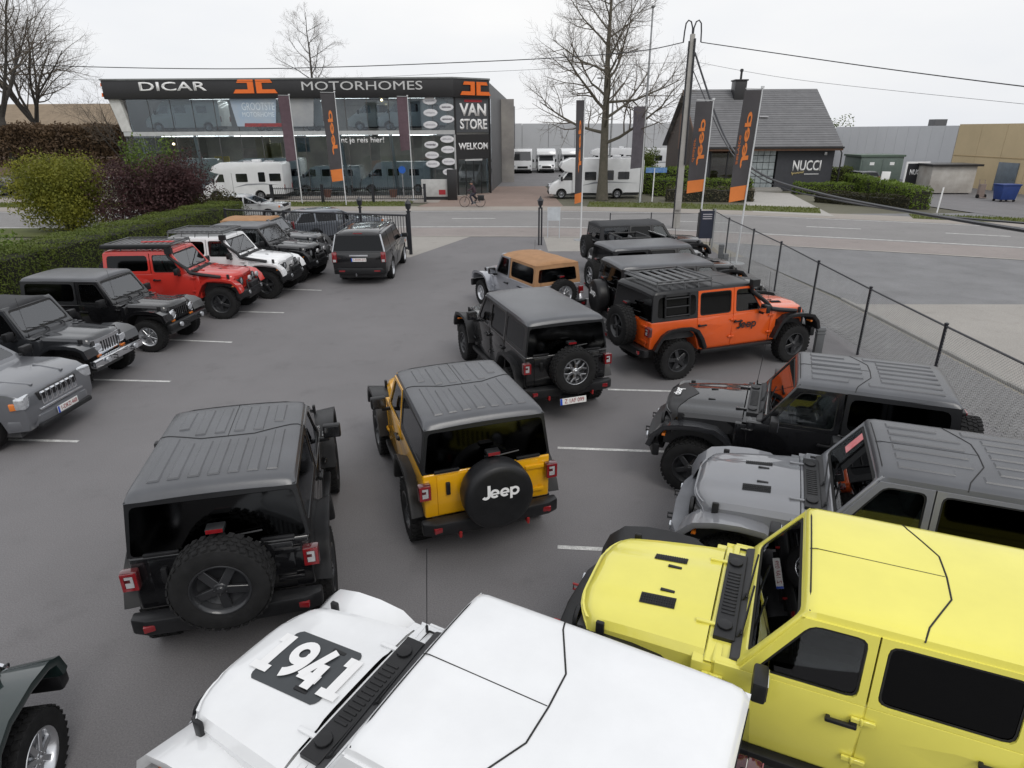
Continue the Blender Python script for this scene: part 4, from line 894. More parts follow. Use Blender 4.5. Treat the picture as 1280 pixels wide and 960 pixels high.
cp2 = [(889, 130, 34.2), (902, 170, 32.2), (930, 208, 29.2), (975, 234, 25.8), (1050, 251, 21.4), (1150, 267, 16.8), (1280, 279, 12.6), (1420, 290, 9.8)]
wire('second strand of the sagging service cable', [Vector((8.85, 34.3, 7.6))]+[Y(*c) for c in cp2[1:]], .024)
lp = thing('lamp_pole', 'tall slim steel lamp pole beside the bare street tree', 'pole', (9.4, 47.9, 0))
b = B(); b.tube([(0, 0, 0), (0, 0, 6), (.02, 0, 12.3)], [.11, .085, .05], 10); b.obj('shaft', GALV, lp); b = B(); b.box((.0, -.15, 12.35), (.22, .5, .12)); b.obj('lamp_head', GALV, lp, bevel=.04)
lp = thing('street_lamp', 'shorter grey street lamp with sideways arm behind the tree', 'street lamp', (8.2, 56, 0)); b = B(); b.tube([(0, 0, 0), (.1, 0, 8.6)], [.09, .06], 8); b.obj('shaft', GALV, lp); b = B(); b.tube([(.1, 0, 8.55), (-.9, 0, 8.7)], .035, 6); b.box((-1.0, 0, 8.7), (.5, .2, .1)); b.obj('lamp_arm', GALV, lp)
# street name sign and small posts
sp_ = thing('street_sign', 'blue street name plate on a white post beside the lamp pole', 'sign', Fb(815, 252)); b = B(); b.tube([(0, 0, 0), (.02, 0, 2.3)], .04, 8); b.obj('post', M['white'], sp_); b = B(); b.bb(-.6, .9, -.03, .0, 2.0, 2.35); b.obj('name_plate', pmat('sign_blue', (.03, .14, .42), r=.4, c2=(.2, .32, .5), vs=5), sp_)
for k, (u, v, h_) in enumerate(((1171, 266, 1.5), (505, 246, 2.3))):
    p = G(u, v); o = thing('marker_post', ['slim white marker post at the yard entrance', 'slim grey sign post with blue disc before the showroom'][k], 'post', p); b = B(); b.tube([(0, 0, 0), (.06 if k == 0 else -.04, 0, h_)], .045, 8); b.obj('post', M['white'] if k == 0 else GALV, o)
    if k: b = B(); b.lathe([(0, -.02), (.28, -.02), (.28, 0), (0, 0)], 20, axis='y', c=(0, -.05, h_-.25)); b.obj('disc', pmat('disc_blue', (.02, .12, .5), r=.4), o)
py = G(1100, 248); pyl = thing('pylon_sign', 'leaning white pylon sign with dark panel beside the yard hedge', 'sign', py, -.3); b = B(); b.add([(-.28, -.08, 0), (.28, -.08, 0), (.36, -.08, 1.9), (-.2, -.08, 1.9), (-.28, .08, 0), (.28, .08, 0), (.36, .08, 1.9), (-.2, .08, 1.9)], [(0, 1, 2, 3), (7, 6, 5, 4), (0, 4, 5, 1), (1, 5, 6, 2), (2, 6, 7, 3), (3, 7, 4, 0)]); b.obj('panel', M['white'], pyl, bevel=.02)
b = B(); b.add([(-.25, -.085, .05), (.02, -.085, .05), (.08, -.085, 1.35), (-.18, -.085, 1.35)], [(0, 1, 2, 3)]); b.obj('dark_print', pmat('print_navy', (.02, .022, .06), r=.4), pyl)
# shed, kiosk, name board and bin in the yard
gs = thing('green_shed', 'grey-green double-door shed behind the yard hedge', 'shed', (33.2, 60.0, 0)); b = B(); b.bb(-1.9, 1.9, 0, 3, 0, 2.5); b.obj('wall', pmat('shed_green', (.13, .17, .15), r=.6, var=.08), gs, bevel=.02); b = B(); b.bb(-2.0, 2.0, -.1, 3.1, 2.5, 2.66); b.obj('roof', pmat('shed_roof', (.09, .13, .10), r=.6), gs)
for sx in (-.9, .9): b = B(); b.bb(sx-.85, sx+.85, -.04, -.005, .1, 2.3); d_ = b.obj('door', pmat('shed_green2', (.11, .145, .13), r=.6), gs, bevel=.01); b = B(); b.bb(sx-.2, sx+.2, -.055, -.041, 1.8, 2.05); b.obj('notice', M['white'], d_)
kp = G(1140, 240); nb = thing('name_board', 'black shop name board in a white frame between shed and white kiosk', 'sign', (kp.x, kp.y, 0)); b = B(); b.bb(-.82, .82, -.03, .03, .55, 2.2); b.obj('board', pmat('board_black', (.02, .02, .024), r=.4), nb)
b = B(); b.ring([(-.95, -.05, .4), (.95, -.05, .4), (.95, -.05, 2.35), (-.95, -.05, 2.35)], [(a, -.05, c) for a, c in inset_poly([(-.95, .4), (.95, .4), (.95, 2.35), (-.95, 2.35)], .13, .02, 1)], (0, .1, 0)); b.obj('frame', M['white'], nb); fit_text('NUCCI', (-.55, -.034, 1.55), (.6, -.034, 1.55), .42, M['white'], nb, ext=.01, bold=.02)
b = B(); b.bb(-.6, .6, -.05, .05, 0, .4); b.obj('foot', M['white'], nb)
kk = G(1178, 244); ks = thing('white_kiosk', 'stained white container kiosk with dark flat roof against the warehouse', 'kiosk', (kk.x+.9, kk.y+.6, 0), R(-4)); b = B(); b.bb(-1.65, 1.65, 0, 2.4, .1, 2.1)
b.obj('wall', pmat('stained_white', (.58, .57, .54), r=.6, c2=(.32, .29, .26), vs=.55), ks, bevel=.02); b = B(); b.bb(-1.8, 1.95, -.25, 2.6, 2.1, 2.25); b.obj('roof', D_DARK, ks); b = B(); b.bb(-1.5, 1.5, .1, 2.3, 0, .1); b.obj('plinth', M['inside'], ks)
bp_ = G(1254, 252); bn_ = thing('wheeled_bin', 'blue wheeled waste bin in front of the steel door', 'bin', bp_); b = B(); b.add([(-.5, -.4, .15), (.5, -.4, .15), (.5, .4, .15), (-.5, .4, .15), (-.62, -.5, 1.1), (.62, -.5, 1.1), (.62, .5, 1.1), (-.62, .5, 1.1)], [(3, 2, 1, 0), (0, 1, 5, 4), (1, 2, 6, 5), (2, 3, 7, 6), (3, 0, 4, 7), (4, 5, 6, 7)]); BINB = pmat('bin_blue', (.02, .05, .20), r=.5); b.obj('tub', BINB, bn_, bevel=.03); b = B(); b.bb(-.66, .66, -.54, .52, 1.1, 1.2); b.obj('lid', BINB, bn_, bevel=.03)
for sx in (-.45, .45):
    for sy in (-.35, .35): b = B(); b.lathe([(.09, -.03), (.09, .03)], 10, c=(sx, sy, .09)); b.obj('castor', M['rubber'], bn_)
tk = G(1226, 248); ht = thing('hand_truck', 'small hand truck with dark wheels leaning at the tan wall', 'hand truck', tk); b = B(); b.tube([(-.2, 0, .1), (-.2, .3, 1.3), (.2, .3, 1.3), (.2, 0, .1)], .025, 6); b.bb(-.24, .24, -.25, .02, .04, .08); b.tube([(-.2, .1, .5), (.2, .1, .5)], .02, 6); b.tube([(-.2, .2, .9), (.2, .2, .9)], .02, 6); b.bb(-.2, .2, .02, .3, .1, 1.0); b.obj('frame', pmat('truck_frame', (.25, .2, .18), r=.5), ht)
for sx in (-.27, .27): b = B(); b.lathe([(.15, -.04), (.15, .04)], 14, axis='x', c=(sx, .05, .15)); b.obj('wheel', M['rubber'], ht)
# spear fence before the showroom + shop gate
sf = thing('railing', 'black railing with dark posts before the showroom windows', 'fence', (-17.5, 48.6, 0))
for z_ in (.25, 1.0): b = B(); b.tube([(0, 0, z_), (11.2, -.2, z_)], .03, 4); b.obj('rail', BLK, sf)
_rb = B(); _rb.tube([(0, 0, .2), (0, 0, 1.1)], .018, 5); _rm = _rb.mesh('bar', BLK)
for k in range(80): put(_rm, 'bar', sf, (11.2*(k+.5)/80, -.2*(k+.5)/80, 0))
for xx in (0, 3.7, 7.4, 11.2): b = B(); b.bb(xx-.09, xx+.09, -.3, -.1, 0, 1.3); b.obj('post', BLK, sf)
for k, (u, v) in enumerate(((410, 247), (492, 247))): p = G(u, v); b = B(); b.lathe([(.22, 0), (.34, .55), (.36, .6), (.3, .6), (.28, .5), (0, .5)], 14, axis='z'); o = b.obj('planter', pmat('rusty_planter', (.12, .06, .045), r=.7)); o.location = p; tag(o, ['rust-brown planter at the foot of the tall charcoal flag by the railing', 'rust-brown planter at the blue disc post by the railing'][k], 'planter', 'planters before the showroom railing')
b = B(); b.bb(-.35, .35, -.3, .3, 0, 2.2); o = b.obj('gate_pillar', D_DARK, None, bevel=.03); o.location = Fb(566, 250); tag(o, 'black pillar at the showroom driveway', 'pillar')
b = B(); b.bb(-1.1, 1.1, -.1, .1, .25, 1.5); o = b.obj('sign_board', pmat('board_pale', (.45, .45, .44), r=.5), None, bevel=.02); q = Fb(546, 250); o.location = q; tag(o, 'low pale sign wall with red mark beside the black pillar', 'sign'); b = B(); b.bb(.2, .7, -.12, -.105, .4, .75); b.obj('red_mark', pmat('sign_red', (.35, .02, .03), r=.5), o); b = B(); b.bb(-.9, .9, -.08, .08, 0, .25); b.obj('foot', D_DARK, o)
# ------------------------------------------------------------------ wheels
_WH = {}
def wheel_mesh(r, w, style, mt=True):
    key = (round(r, 3), round(w, 3), style)
    if key in _WH: return _WH[key]
    rr = r*.60 if style != 'road' else r*.66
    t = B(); h = w/2
    t.lathe([(rr*.93, -h*.86), (rr+.01, -h*.95), (r*.84, -h*1.02), (r*.94, -h*.95), (r*.975, -h*.78), (r*.975, 0), (r*.975, h*.78), (r*.94, h*.95), (r*.84, h*1.02), (rr+.01, h*.95), (rr*.93, h*.86)], 40, cap=False)
    if style != 'road':
        n = 34
        for i in range(n):
            for row, (yc, ww, ph) in enumerate(((-h*.66, h*.5, 0), (-h*.12, h*.36, .5), (h*.3, h*.3, .2), (h*.72, h*.44, .6))):
                a = 2*math.pi*(i+ph)/n
                m_ = Matrix.Rotation(-a, 3, 'Y')
                t.box(m_@Vector((r*.985, yc, 0)), (r*.035, ww, 2*math.pi*r/n*.62), M_=m_@Matrix.Rotation(.25*(1 if row % 2 else -1), 3, 'X'))
    tm = t.mesh('tyre', M['rubber'], smooth=30, merge=False)
    k = B(); k.m = 1 if style == 'ten' else 0  # rim, outer side is +y
    k.lathe([(rr*.95, -h*.8), (rr*.80, -h*.7), (rr*.78, h*.30), (rr*.9, h*.62), (rr*.985, h*.86), (rr*1.0, h*.95), (rr*.94, h*.97), (rr*.86, h*.7), (rr*.80, h*.32), (rr*.2, h*.18), (0, h*.18)], 32, cap=False)
    k.m = 0
    nb = {'five': 5, 'ten': 6, 'seven': 7, 'steel': 8, 'road': 10}[style]
    for i in range(nb):
        a = 2*math.pi*i/nb
        m_ = Matrix.Rotation(-a, 3, 'Y')
        if style == 'ten':
            for off in (-.19, .19):
                m2 = Matrix.Rotation(-a+off, 3, 'Y')
                k.box(m2@Vector((rr*.70, h*.64, 0)), (rr*.46, h*.22, rr*.12), M_=m2@Matrix.Rotation(off*2.0, 3, 'Y'))
            k.box(m_@Vector((rr*.36, h*.6, 0)), (rr*.36, h*.26, rr*.20), M_=m_)
        else:
            wd = {'five': .30, 'seven': .22, 'steel': .22, 'road': .12}[style]
            k.box(m_@Vector((rr*.52, h*.6, 0)), (rr*.80, h*.24, rr*wd), M_=m_@Matrix.Rotation(-.12, 3, 'Z'))
    k.lathe([(rr*.27, h*.3), (rr*.27, h*.72), (rr*.22, h*.84), (rr*.12, h*.86), (rr*.11, h*.95), (0, h*.96)], 16, cap=False)
    for i in range(5):
        a = 2*math.pi*i/5+.3
        k.lathe([(rr*.035, h*.6), (rr*.035, h*.88), (0, h*.88)], 6, c=(rr*.2*math.cos(a), 0, rr*.2*math.sin(a)))
    km = k.mesh('rim', [M['alloy'], M['darkalloy']], bevel=.004, seg=1, smooth=35, merge=False)
    km2 = km.copy(); km2.materials.clear(); km2.materials.append(M['darkalloy'])
    km3 = km.copy(); km3.materials.clear(); km3.materials.append(M['steel'])
    _WH[key] = (tm, {'alloy': km, 'dark': km2, 'steel': km3}); return _WH[key]
def wheel(parent, x, y, z, r, w, style, fin, rot=0., name='wheel', axis=None):
    tm, km = wheel_mesh(r, w, style)
    side = 1 if y >= 0 else -1
    o = put(tm, name, parent, (x, y, z))
    o.rotation_euler = (0, 0, (0 if side > 0 else math.pi)+rot)
    if axis == 'rear': o.rotation_euler = (0, 0, R(90))
    o.rotation_euler.rotate_axis('Y', random.random()*6)
    put(km[fin], 'rim', o)
    return o
def plate(parent, loc, right, up, txt, w=.50, h=.115):
    m_ = basis(right, up, loc)
    b = B(); b.box((0, 0, 0), (w, h, .012))
    o = b.obj('license_plate', M['platew'], parent, bevel=.003, seg=1); o.matrix_local = m_
    e = B(); e.box((-w*.46, 0, .0075), (w*.075, h*.98, .004)); e.obj('blue_band', M['plateb'], o)
    text(txt, h*.92, pmat('plate_red', (.30, .02, .03), r=.5), (1, 0, 0), (0, 1, 0), (w*.04, 0, .008), o, sx=.82, ext=.001)
    return o

# ------------------------------------------------------------------ boxy open-fender off-roader
def offroader(name, label, x, y, deg, kind='jl', doors=2, body=None, top='hard', topmat=None, flare=None, wheels='five', fin='dark',
              spare='bare', tail='jl', ribs=True, rack=False, snorkel=False, plate_txt=None, steer=0., lift=0., grille=None, wr=None,
              bumper=None, decal=None, side_text=None, ladder=False, priv=True, hood='vents', mirrors=True, antenna=True, bra=False,
              seam=True, spare_fin=None, front=None, awning=False, cowlblack=True, group=None, sticker=False, rearglass=None, hook=False):
    root = thing(name, label, 'car', (x, y, 0), R(deg), group)
    J = kind in ('jl', 'jk')
    wbs = {('jl', 2): 2.46, ('jl', 4): 3.008, ('jk', 2): 2.424, ('jk', 4): 2.947}.get((kind, doors), 2.373)
    fa, ra = wbs/2, -wbs/2
    L = lift
    if J: W, FW, RT, wrad, ww, belt, roof = .795, .935, .70, wr or .405, .27, 1.215+L, 1.855+L
    else: W, FW, RT, wrad, ww, belt, roof = .715, .845, .625, wr or .375, .23, 1.115+L, 1.745+L
    hw0, hw1, hz0, hz1, fo = (.735, .635, 1.235+L, 1.135+L, .47) if J else (.615, .50, 1.115+L, 1.05+L, .44)
    zr = .50+L          # rocker
    flare = flare or M['plastic']; topmat = topmat or M['topblack']; bumper = bumper or M['plastic']
    grille = grille or body
    zt = roof-.10       # top of window frames
    def yb(z):          # side plane
        if z <= belt: return W*(.965+.035*min(1, max(0, (z-zr)/.35)))-(.012 if z > belt-.08 else 0)
        return (W-.012)+(RT+.015-(W-.012))*(z-belt)/(zt-belt)
    # ---- tub
    rx = ra-.66
    az = .97+L; rb = .64+L
    prof = [(rx, rb), (rx, belt), (fa-.66, belt), (fa-.66, zr), (ra+.54, zr), (ra+.41, az-.12), (ra+.27, az), (ra-.27, az), (ra-.42, az-.12), (ra-.50, rb)]
    b = B(); nseg = 7; ys = [-W, -W*.5, 0, W*.5, W]
    b.prism(prof, -W, W)
    me = b.mesh('tub', [body, M['inside']], bevel=.028, seg=3)
    bm = bmesh.new(); bm.from_mesh(me); bm.faces.ensure_lookup_table()
    tf = max(bm.faces, key=lambda f_: (f_.normal.z > .9)*f_.calc_center_median().z*1000+f_.calc_area())
    r_ = bmesh.ops.inset_region(bm, faces=[tf], thickness=.05)
    ex = bmesh.ops.extrude_face_region(bm, geom=[tf])
    vs = [g for g in ex['geom'] if isinstance(g, bmesh.types.BMVert)]
    bmesh.ops.translate(bm, verts=vs, vec=(0, 0, -.42))
    if tf.is_valid: bmesh.ops.delete(bm, geom=[tf], context='FACES_ONLY')
    for f_ in bm.faces:
        c = f_.calc_center_median()
        if belt-.45 < c.z < belt-.02 and abs(c.y) < W-.035 and rx+.035 < c.x < fa-.68: f_.material_index = 1
    bmesh.ops.recalc_face_normals(bm, faces=bm.faces)
    for v in bm.verts: v.co.y *= yb(v.co.z)/W if v.co.z <= belt+.01 else 1
    bm.to_mesh(me); bm.free(); me.polygons.foreach_set('use_smooth', [True]*len(me.polygons)); me.set_sharp_from_angle(angle=R(38))
    put(me, 'body_tub', root)
    b = B(); b.bb(ra-.55, fa+.35, -.42, .42, .34+L, .66+L); b.bb(fa-.68, fa+fo-.03, -hw1+.05, hw1-.05, .6+L, .98+L)
    b.tube([(fa, -.7, wrad), (fa, .7, wrad)], .05, 8); b.tube([(ra, -.7, wrad), (ra, .7, wrad)], .055, 8)
    b.lathe([(.0, -.13), (.13, -.08), (.13, .08), (0, .13)], 12, c=(ra, 0, wrad))
    b.obj('chassis', M['inside'], root)
    # ---- hood
    def hprof(x):
        t = min(1, max(0, (fa+fo-x)/(fo+.70)))   # 0 front .. 1 cowl
        w = hw1+(hw0-hw1)*t; z = hz1+(hz0-hz1)*(t**.8)
        fr = fa+fo-x
        if fr < .10: z -= .075*(1-max(0, fr)/.10)**2
        return w, z
    def hood_z(x, y):
        w, z = hprof(x); q = abs(y)/w
        K = [(0, .030), (.3, .028), (.42, .022), (.5, .004), (.80, -.006), (.93, -.03), (1, -.085)] if J else [(0, .024), (.36, .018), (.46, .002), (.8, -.004), (.93, -.02), (1, -.07)]
        for (a, za), (c, zc) in zip(K, K[1:]):
            if q <= c: return z+za+(zc-za)*(q-a)/(c-a)
        return z-.085
    def xfr(x_, q): return x_-(.15 if J else .09)*max(0, (abs(q)-.45)/.55)**2*max(0, 1-(fa+fo-x_)/.55)
    b = B(); rows = []
    xs = [fa+fo+.015, fa+fo, fa+fo-.03, fa+fo-.06, fa+fo-.1, fa+fo-.2, fa+.05, fa-.2, fa-.45, fa-.60 if J else fa-.56]
    qs = [0, .15, .3, .42, .5, .65, .8, .88, .93, .97, 1.0]
    qq = [-q for q in qs[:0:-1]]+qs
    for x_ in xs:
        w, z = hprof(x_)
        row = [(xfr(x_, 1), -w*1.0, z-.27)]+[(xfr(x_, q), q*w, hood_z(x_, q*w)) for q in qq]+[(xfr(x_, 1), w*1.0, z-.27)]
        rows.append(row)
    b.grid(rows)
    hd = b.obj('hood', body, root, smooth=32)
    # cowl
    cx0, cx1 = fa-.605 if J else fa-.565, (fa-.80 if J else fa-.76)
    b = B()
    rows = []
    for x_, dz in ((cx0, -.002), (cx0-.01, .008), (cx1-.07, .012), (cx1-.10, -.03)):
        rows.append([(x_, -W+.01, belt-.02)]+[(x_, q*(W-.03), (hz0+dz-.012-.055*abs(q)**4 if J else hz0+dz-.02*abs(q)**4)) for q in (-1, -.9, -.7, -.35, 0, .35, .7, .9, 1)]+[(x_, W-.01, belt-.02)])
    b.grid(rows); cw = b.obj('cowl', body, root, smooth=40)
    if cowlblack and J:
        b = B(); b.bb(cx1+.0, cx0-.035, -.56, .56, hz0-.03, hz0+.016)
        for i in range(13): b.bb(cx1+.03, cx0-.06, -.27+i*.045-.012, -.27+i*.045+.012, hz0+.01, hz0+.024)
        b.lathe([(.06, 0), (.06, .02), (.0, .03)], 12, axis='z', c=((cx0+cx1)/2-.01, .42, hz0+.012)); b.lathe([(.06, 0), (.06, .02), (.0, .03)], 12, axis='z', c=((cx0+cx1)/2-.01, -.42, hz0+.012))
        b.obj('cowl_vent', M['plastic'], root, bevel=.004, seg=1)
    for sy in (-.42, .42):
        b = B(); b.box((cx0+.03, sy, hood_z(cx0+.03, sy)+.008), (.16, .035, .022)); b.obj('hood_hinge', body, hd, bevel=.006)
    for sy in (-1, 1):   # hood latch
        w, z = hprof(fa+.22)
        b = B(); b.box((fa+.22, sy*(w+.005), z-.09), (.07, .04, .15)); b.obj('hood_latch', M['plastic'], hd, bevel=.012)
    if hood == 'rubicon':
        for sy in (-1, 1):
            b = B(); x0, x1, y0 = fa-.31, fa-.02, sy*.30
            zz = [hood_z(x0, .26)+.005, hood_z(x1, .26)+.005]
            b.grid([[(xx, yy, hood_z(xx, yy)+.006) for yy in (y0-.055, y0-.03, y0, y0+.03, y0+.055)] for xx in (x0, x0+.1, x0+.2, x1)])
            for i in range(14):
                t = (i+.5)/14; xx = x0+(x1-x0)*t; [b.box((xx, y0+dy_, hood_z(xx, y0+dy_)+.008), (.007, .022, .008), rz=.5) for dy_ in (-.035, -.012, .012, .035)]
            pass
            b.obj('hood_vent', M['plastic'], hd)
            b = B(); b.box((fa-.22, sy*.17, hood_z(fa-.22, .17)+.004), (.12, .032, .016)); b.obj('washer_slot', M['plastic'], hd, bevel=.006)
    elif hood == 'slots':
        for sy in (-1, 1):
            b = B(); b.box((fa-.15, sy*.2, hood_z(fa-.15, .2)+.004), (.10, .03, .014)); b.obj('washer_nozzle', M['plastic'], hd, bevel=.005)
    if bra:
        b = B(); rows = []
        for t in (0, .08, .2, .4, .6, .8, 1.0):
            row = []
            for q in qq:
                xe_ = fa+fo-.08-.34*(1-abs(q)); x_ = fa+fo+.018+(xe_-fa-fo-.018)*t; w, z = hprof(x_); row.append((xfr(x_, q), q*w*1.002, hood_z(x_, q*w)+.007))
            rows.append(row)
        b.grid(rows); br = b.obj('hood_cover', M['black'], hd)
        text('Jeep', .17, M['white'], (0, 1, 0), (-1, 0, .1), (fa+fo-.13, 0, hood_z(fa+fo-.13, 0)+.016), hd, bold=.02)
    if decal:
        b = B(); rows = []
        for i in range(9):
            x_ = fa-.47+.66*(0, .02, .06, .3, .5, .7, .94, .98, 1)[i]; rows.append([(x_, y0, hood_z(x_, y0)+.004) for y0 in [(-.26+.52*j/10)*(.82, .92, 1, 1, 1, 1, 1, .92, .82)[i] for j in range(11)]])
        b.grid(rows); dk = b.obj('hood_decal', pmat('decal_black', (.045, .05, .055), r=.5), hd)
        tm = numeral_1941(M['white']); tm.transform(Matrix.Diagonal((.335, .37, 1, 1)))
        m_ = basis((-1, 0, 0), (0, -1, 0), (fa-.14, .0, 0)); tm.transform(m_)
        for v in tm.vertices: v.co.z = hood_z(v.co.x, v.co.y)+.0075+abs(v.co.z)
        put(tm, 'lettering', dk)
        for sy in (-.15, .15):
            b = B(); b.box((fa-.28, sy*1.3, hood_z(fa-.22, .2)+.008), (.12, .032, .016)); b.obj('washer_slot', M['plastic'], hd, bevel=.006)
    # ---- grille
    gx = fa+fo; g0, g1 = .64+L, hz1-.05
    b = B(); yl = .30 if J else .27
    gw = hw1-.06; b.bb(gx-.05, gx, -gw, gw, g1-.07, g1); b.bb(gx-.05, gx, -gw, gw, g0, g0+.08)
    b.bb(gx-.05, gx, -gw, -yl, g0+.08, g1-.07); b.bb(gx-.05, gx, yl, gw, g0+.08, g1-.07)
    for i in range(1, 7):
        yc = -yl+2*yl*i/7; b.bb(gx-.045, gx-.002, yc-.016, yc+.016, g0+.08, g1-.07)
    nv = []
    gme = b.mesh('grille', grille, smooth=0)
    bm = bmesh.new(); bm.from_mesh(gme)
    for yc in [-gw+2*gw*i/16 for i in range(1, 16)]: bmesh.ops.bisect_plane(bm, geom=bm.verts[:]+bm.edges[:]+bm.faces[:], plane_co=(0, yc, 0), plane_no=(0, 1, 0))
    for v in bm.verts: v.co.x -= (.15 if J else .09)*max(0, (abs(v.co.y)/hw1-.45)/.55)**2
    bm.to_mesh(gme); bm.free(); gme.polygons.foreach_set('use_smooth', [True]*len(gme.polygons)); gme.set_sharp_from_angle(angle=R(35))
    gr = put(gme, 'grille', root)
    b = B(); b.bb(gx-.09, gx-.06, -yl, yl, g0, g1); b.obj('radiator', M['inside'], gr)
    for sy in (-1, 1):
        hy = .435 if J else .385; zc = g1-.17
        b = B()
        if kind == 'yj':
            b.bb(gx-.01, gx+.03, sy*(hy-.105), sy*(hy+.105), zc-.075, zc+.075); h_ = b.obj('headlight', M['chrome'], root, bevel=.01)
            c = B(); c.bb(gx+.02, gx+.036, sy*(hy-.09), sy*(hy+.09), zc-.06, zc+.06); c.obj('lens', M['lamp'], h_, bevel=.006)
        else:
            b.lathe([(.112, -.01), (.112, .02), (.1, .03), (.09, .022)], 24, axis='x', c=(gx, sy*hy, zc), cap=False); h_ = b.obj('headlight', M['plastic'] if J else M['chrome'], root)
            c = B(); c.lathe([(.098, .012), (.08, .024), (.04, .032), (0, .034)], 24, axis='x', c=(gx, sy*hy, zc)); c.obj('lens', M['lamp'], h_)
        b = B()
        if J: b.box((fa+.40, sy*(FW-.12), .86+L), (.05, .14, .035))
        else: b.box((gx+.0, sy*hy, zc-.16), (.03, .13, .045))
        b.obj('turn_signal', M['amber'], root, bevel=.008)
    # ---- fenders and flares
    def arch(pts, y0, y1, th, mt, nm, parent=root, drop=0.):
        n = len(pts); inn = []
        for i, p in enumerate(pts):
            a = Vector(pts[max(0, i-1)]); c = Vector(pts[min(n-1, i+1)]); t = (c-a).normalized(); nn = Vector((t.y, -t.x))
            inn.append(tuple(Vector(p)+nn*th))
        for sy in (-1, 1):
            b = B()
            V = []; Fs = []
            K = [(y0, 0, 1), (y1-.03, 0, 1), (y1, -.02, 1), (y1, -.06-drop, 1)]
            rows = []
            for i, p in enumerate(pts):
                d = (Vector(inn[i])-Vector(p)).normalized()
                rows.append([(p[0], sy*y0, p[1]), (p[0], sy*(y1-.05), p[1]), (p[0]+d.x*.012, sy*(y1-.01), p[1]+d.y*.012), (p[0]+d.x*.035, sy*y1, p[1]+d.y*.035), (p[0]+d.x*(.085+drop), sy*(y1-.004), p[1]+d.y*(.085+drop)), (p[0]+d.x*(.08+drop), sy*(y1-.05), p[1]+d.y*(.08+drop)), (p[0]+d.x*.04, sy*(y0+.02), p[1]+d.y*.04), (p[0]+d.x*.04, sy*y0, p[1]+d.y*.04)])
            b.grid(rows)
            nr = len(rows[0]); tot = len(rows)
            b.add(rows[0], [tuple(range(nr))]); b.add(rows[-1], [tuple(range(nr))])
            b.obj(nm, mt, parent, smooth=34)
    ft = .985+L if J else .93+L
    if J:
        arch([(fa+.56, .66+L), (fa+.50, .82+L), (fa+.38, .94+L), (fa+.18, ft), (fa-.05, ft+.015), (fa-.27, ft), (fa-.40, .90+L), (fa-.50, .74+L), (fa-.58, .56+L)], hw1-.06, FW, .05, flare, 'front_fender')
        arch([(ra+.57, .56+L), (ra+.48, .76+L), (ra+.36, .93+L), (ra+.22, .99+L), (ra-.0, 1.0+L), (ra-.24, .98+L), (ra-.38, .90+L), (ra-.49, .74+L), (ra-.55, .62+L)], W-.03, FW, .05, flare, 'rear_fender')
        b = B()
        for sy in (-1, 1): b.bb(fa-.67, fa-.52, sy*.5, sy*(W-.01), zr+.02, belt-.05)
        b.obj('fender_panel', body, root, bevel=.012)
    else:
        arch([(fa+.46, .72+L), (fa+.42, .86+L), (fa+.33, ft-.03), (fa+.1, ft), (fa-.2, ft-.015), (fa-.36, .84+L), (fa-.50, .62+L), (fa-.62, .5+L)], hw1-.06, FW, .05, flare if flare is not M['plastic'] else body, 'front_fender')
        arch([(ra+.54, .5+L), (ra+.44, .72+L), (ra+.32, .86+L), (ra+.15, .91+L), (ra-.15, .91+L), (ra-.34, .85+L), (ra-.47, .70+L), (ra-.53, .6+L)], W-.03, FW, .05, flare, 'rear_fender')
        b = B()
        for sy in (-1, 1): b.bb(fa-.67, fa-.50, sy*.5, sy*(W-.012), zr+.02, belt-.05)
        b.obj('fender_panel', body, root, bevel=.012)
    # ---- bumpers
    bx = fa+.56
    if front == 'chrome' or front == 'tube':
        b = B(); b.prism([(-.78, .52+L), (.78, .52+L), (.78, .68+L), (-.78, .68+L)], bx-.06, bx+.07, 'yz'); fb = b.obj('front_bumper', M['chrome'] if front == 'chrome' else M['plastic'], root, bevel=.03)
    else:
        b = B(); wv = .80 if front != 'stub' else .5
        b.prism([(bx-.10, -.35), (bx-.10, .35), (bx-.05, wv*.8), (bx-.12, wv+.06), (bx-.02, wv+.08), (bx+.12, wv*.62), (bx+.15, 0), (bx+.12, -wv*.62), (bx-.02, -wv-.08), (bx-.12, -wv-.06), (bx-.05, -wv*.8)], .50+L, .70+L, 'xy')
        b.bb(bx-.12, bx+.10, -.45, .45, .42+L, .53+L)
        fb = b.obj('front_bumper', bumper, root, bevel=.025)
    for sy in (-1, 1):
        b = B(); b.lathe([(.055, -.02), (.055, .02), (0, .03)], 14, axis='x', c=(bx+.12, sy*.45, .62+L)); b.obj('fog_lamp', M['lamp'], fb)
        b = B(); b.tube([(bx+.1, sy*.27, .66+L), (bx+.19, sy*.27, .66+L), (bx+.19, sy*.27, .60+L), (bx+.1, sy*.27, .60+L)], .014, 6); b.obj('tow_hook', pmat('hook_red', (.35, .02, .02), r=.4) if hook else M['plastic'], fb)
    if front == 'winch':
        b = B(); b.bb(bx-.02, bx+.13, -.28, .28, .70+L, .84+L); b.tube([(bx+.06, -.24, .77+L), (bx+.06, .24, .77+L)], .075, 10); b.obj('winch', M['plastic'], fb, bevel=.015)
        b = B(); b.tube([(bx+.1, -.45, .7+L), (bx+.06, -.40, .92+L), (bx+.06, .40, .92+L), (bx+.1, .45, .7+L)], .022, 8); b.obj('bull_bar', M['plastic'], fb)
        for sy in (-.27, .27):
            b = B(); b.lathe([(.0, -.05), (.06, -.03), (.075, .0), (.07, .03), (0, .035)], 16, axis='x', c=(bx+.1, sy, .98+L)); b.obj('spotlight', M['whitelens'], fb)
    b = B(); rbx = rx-.03
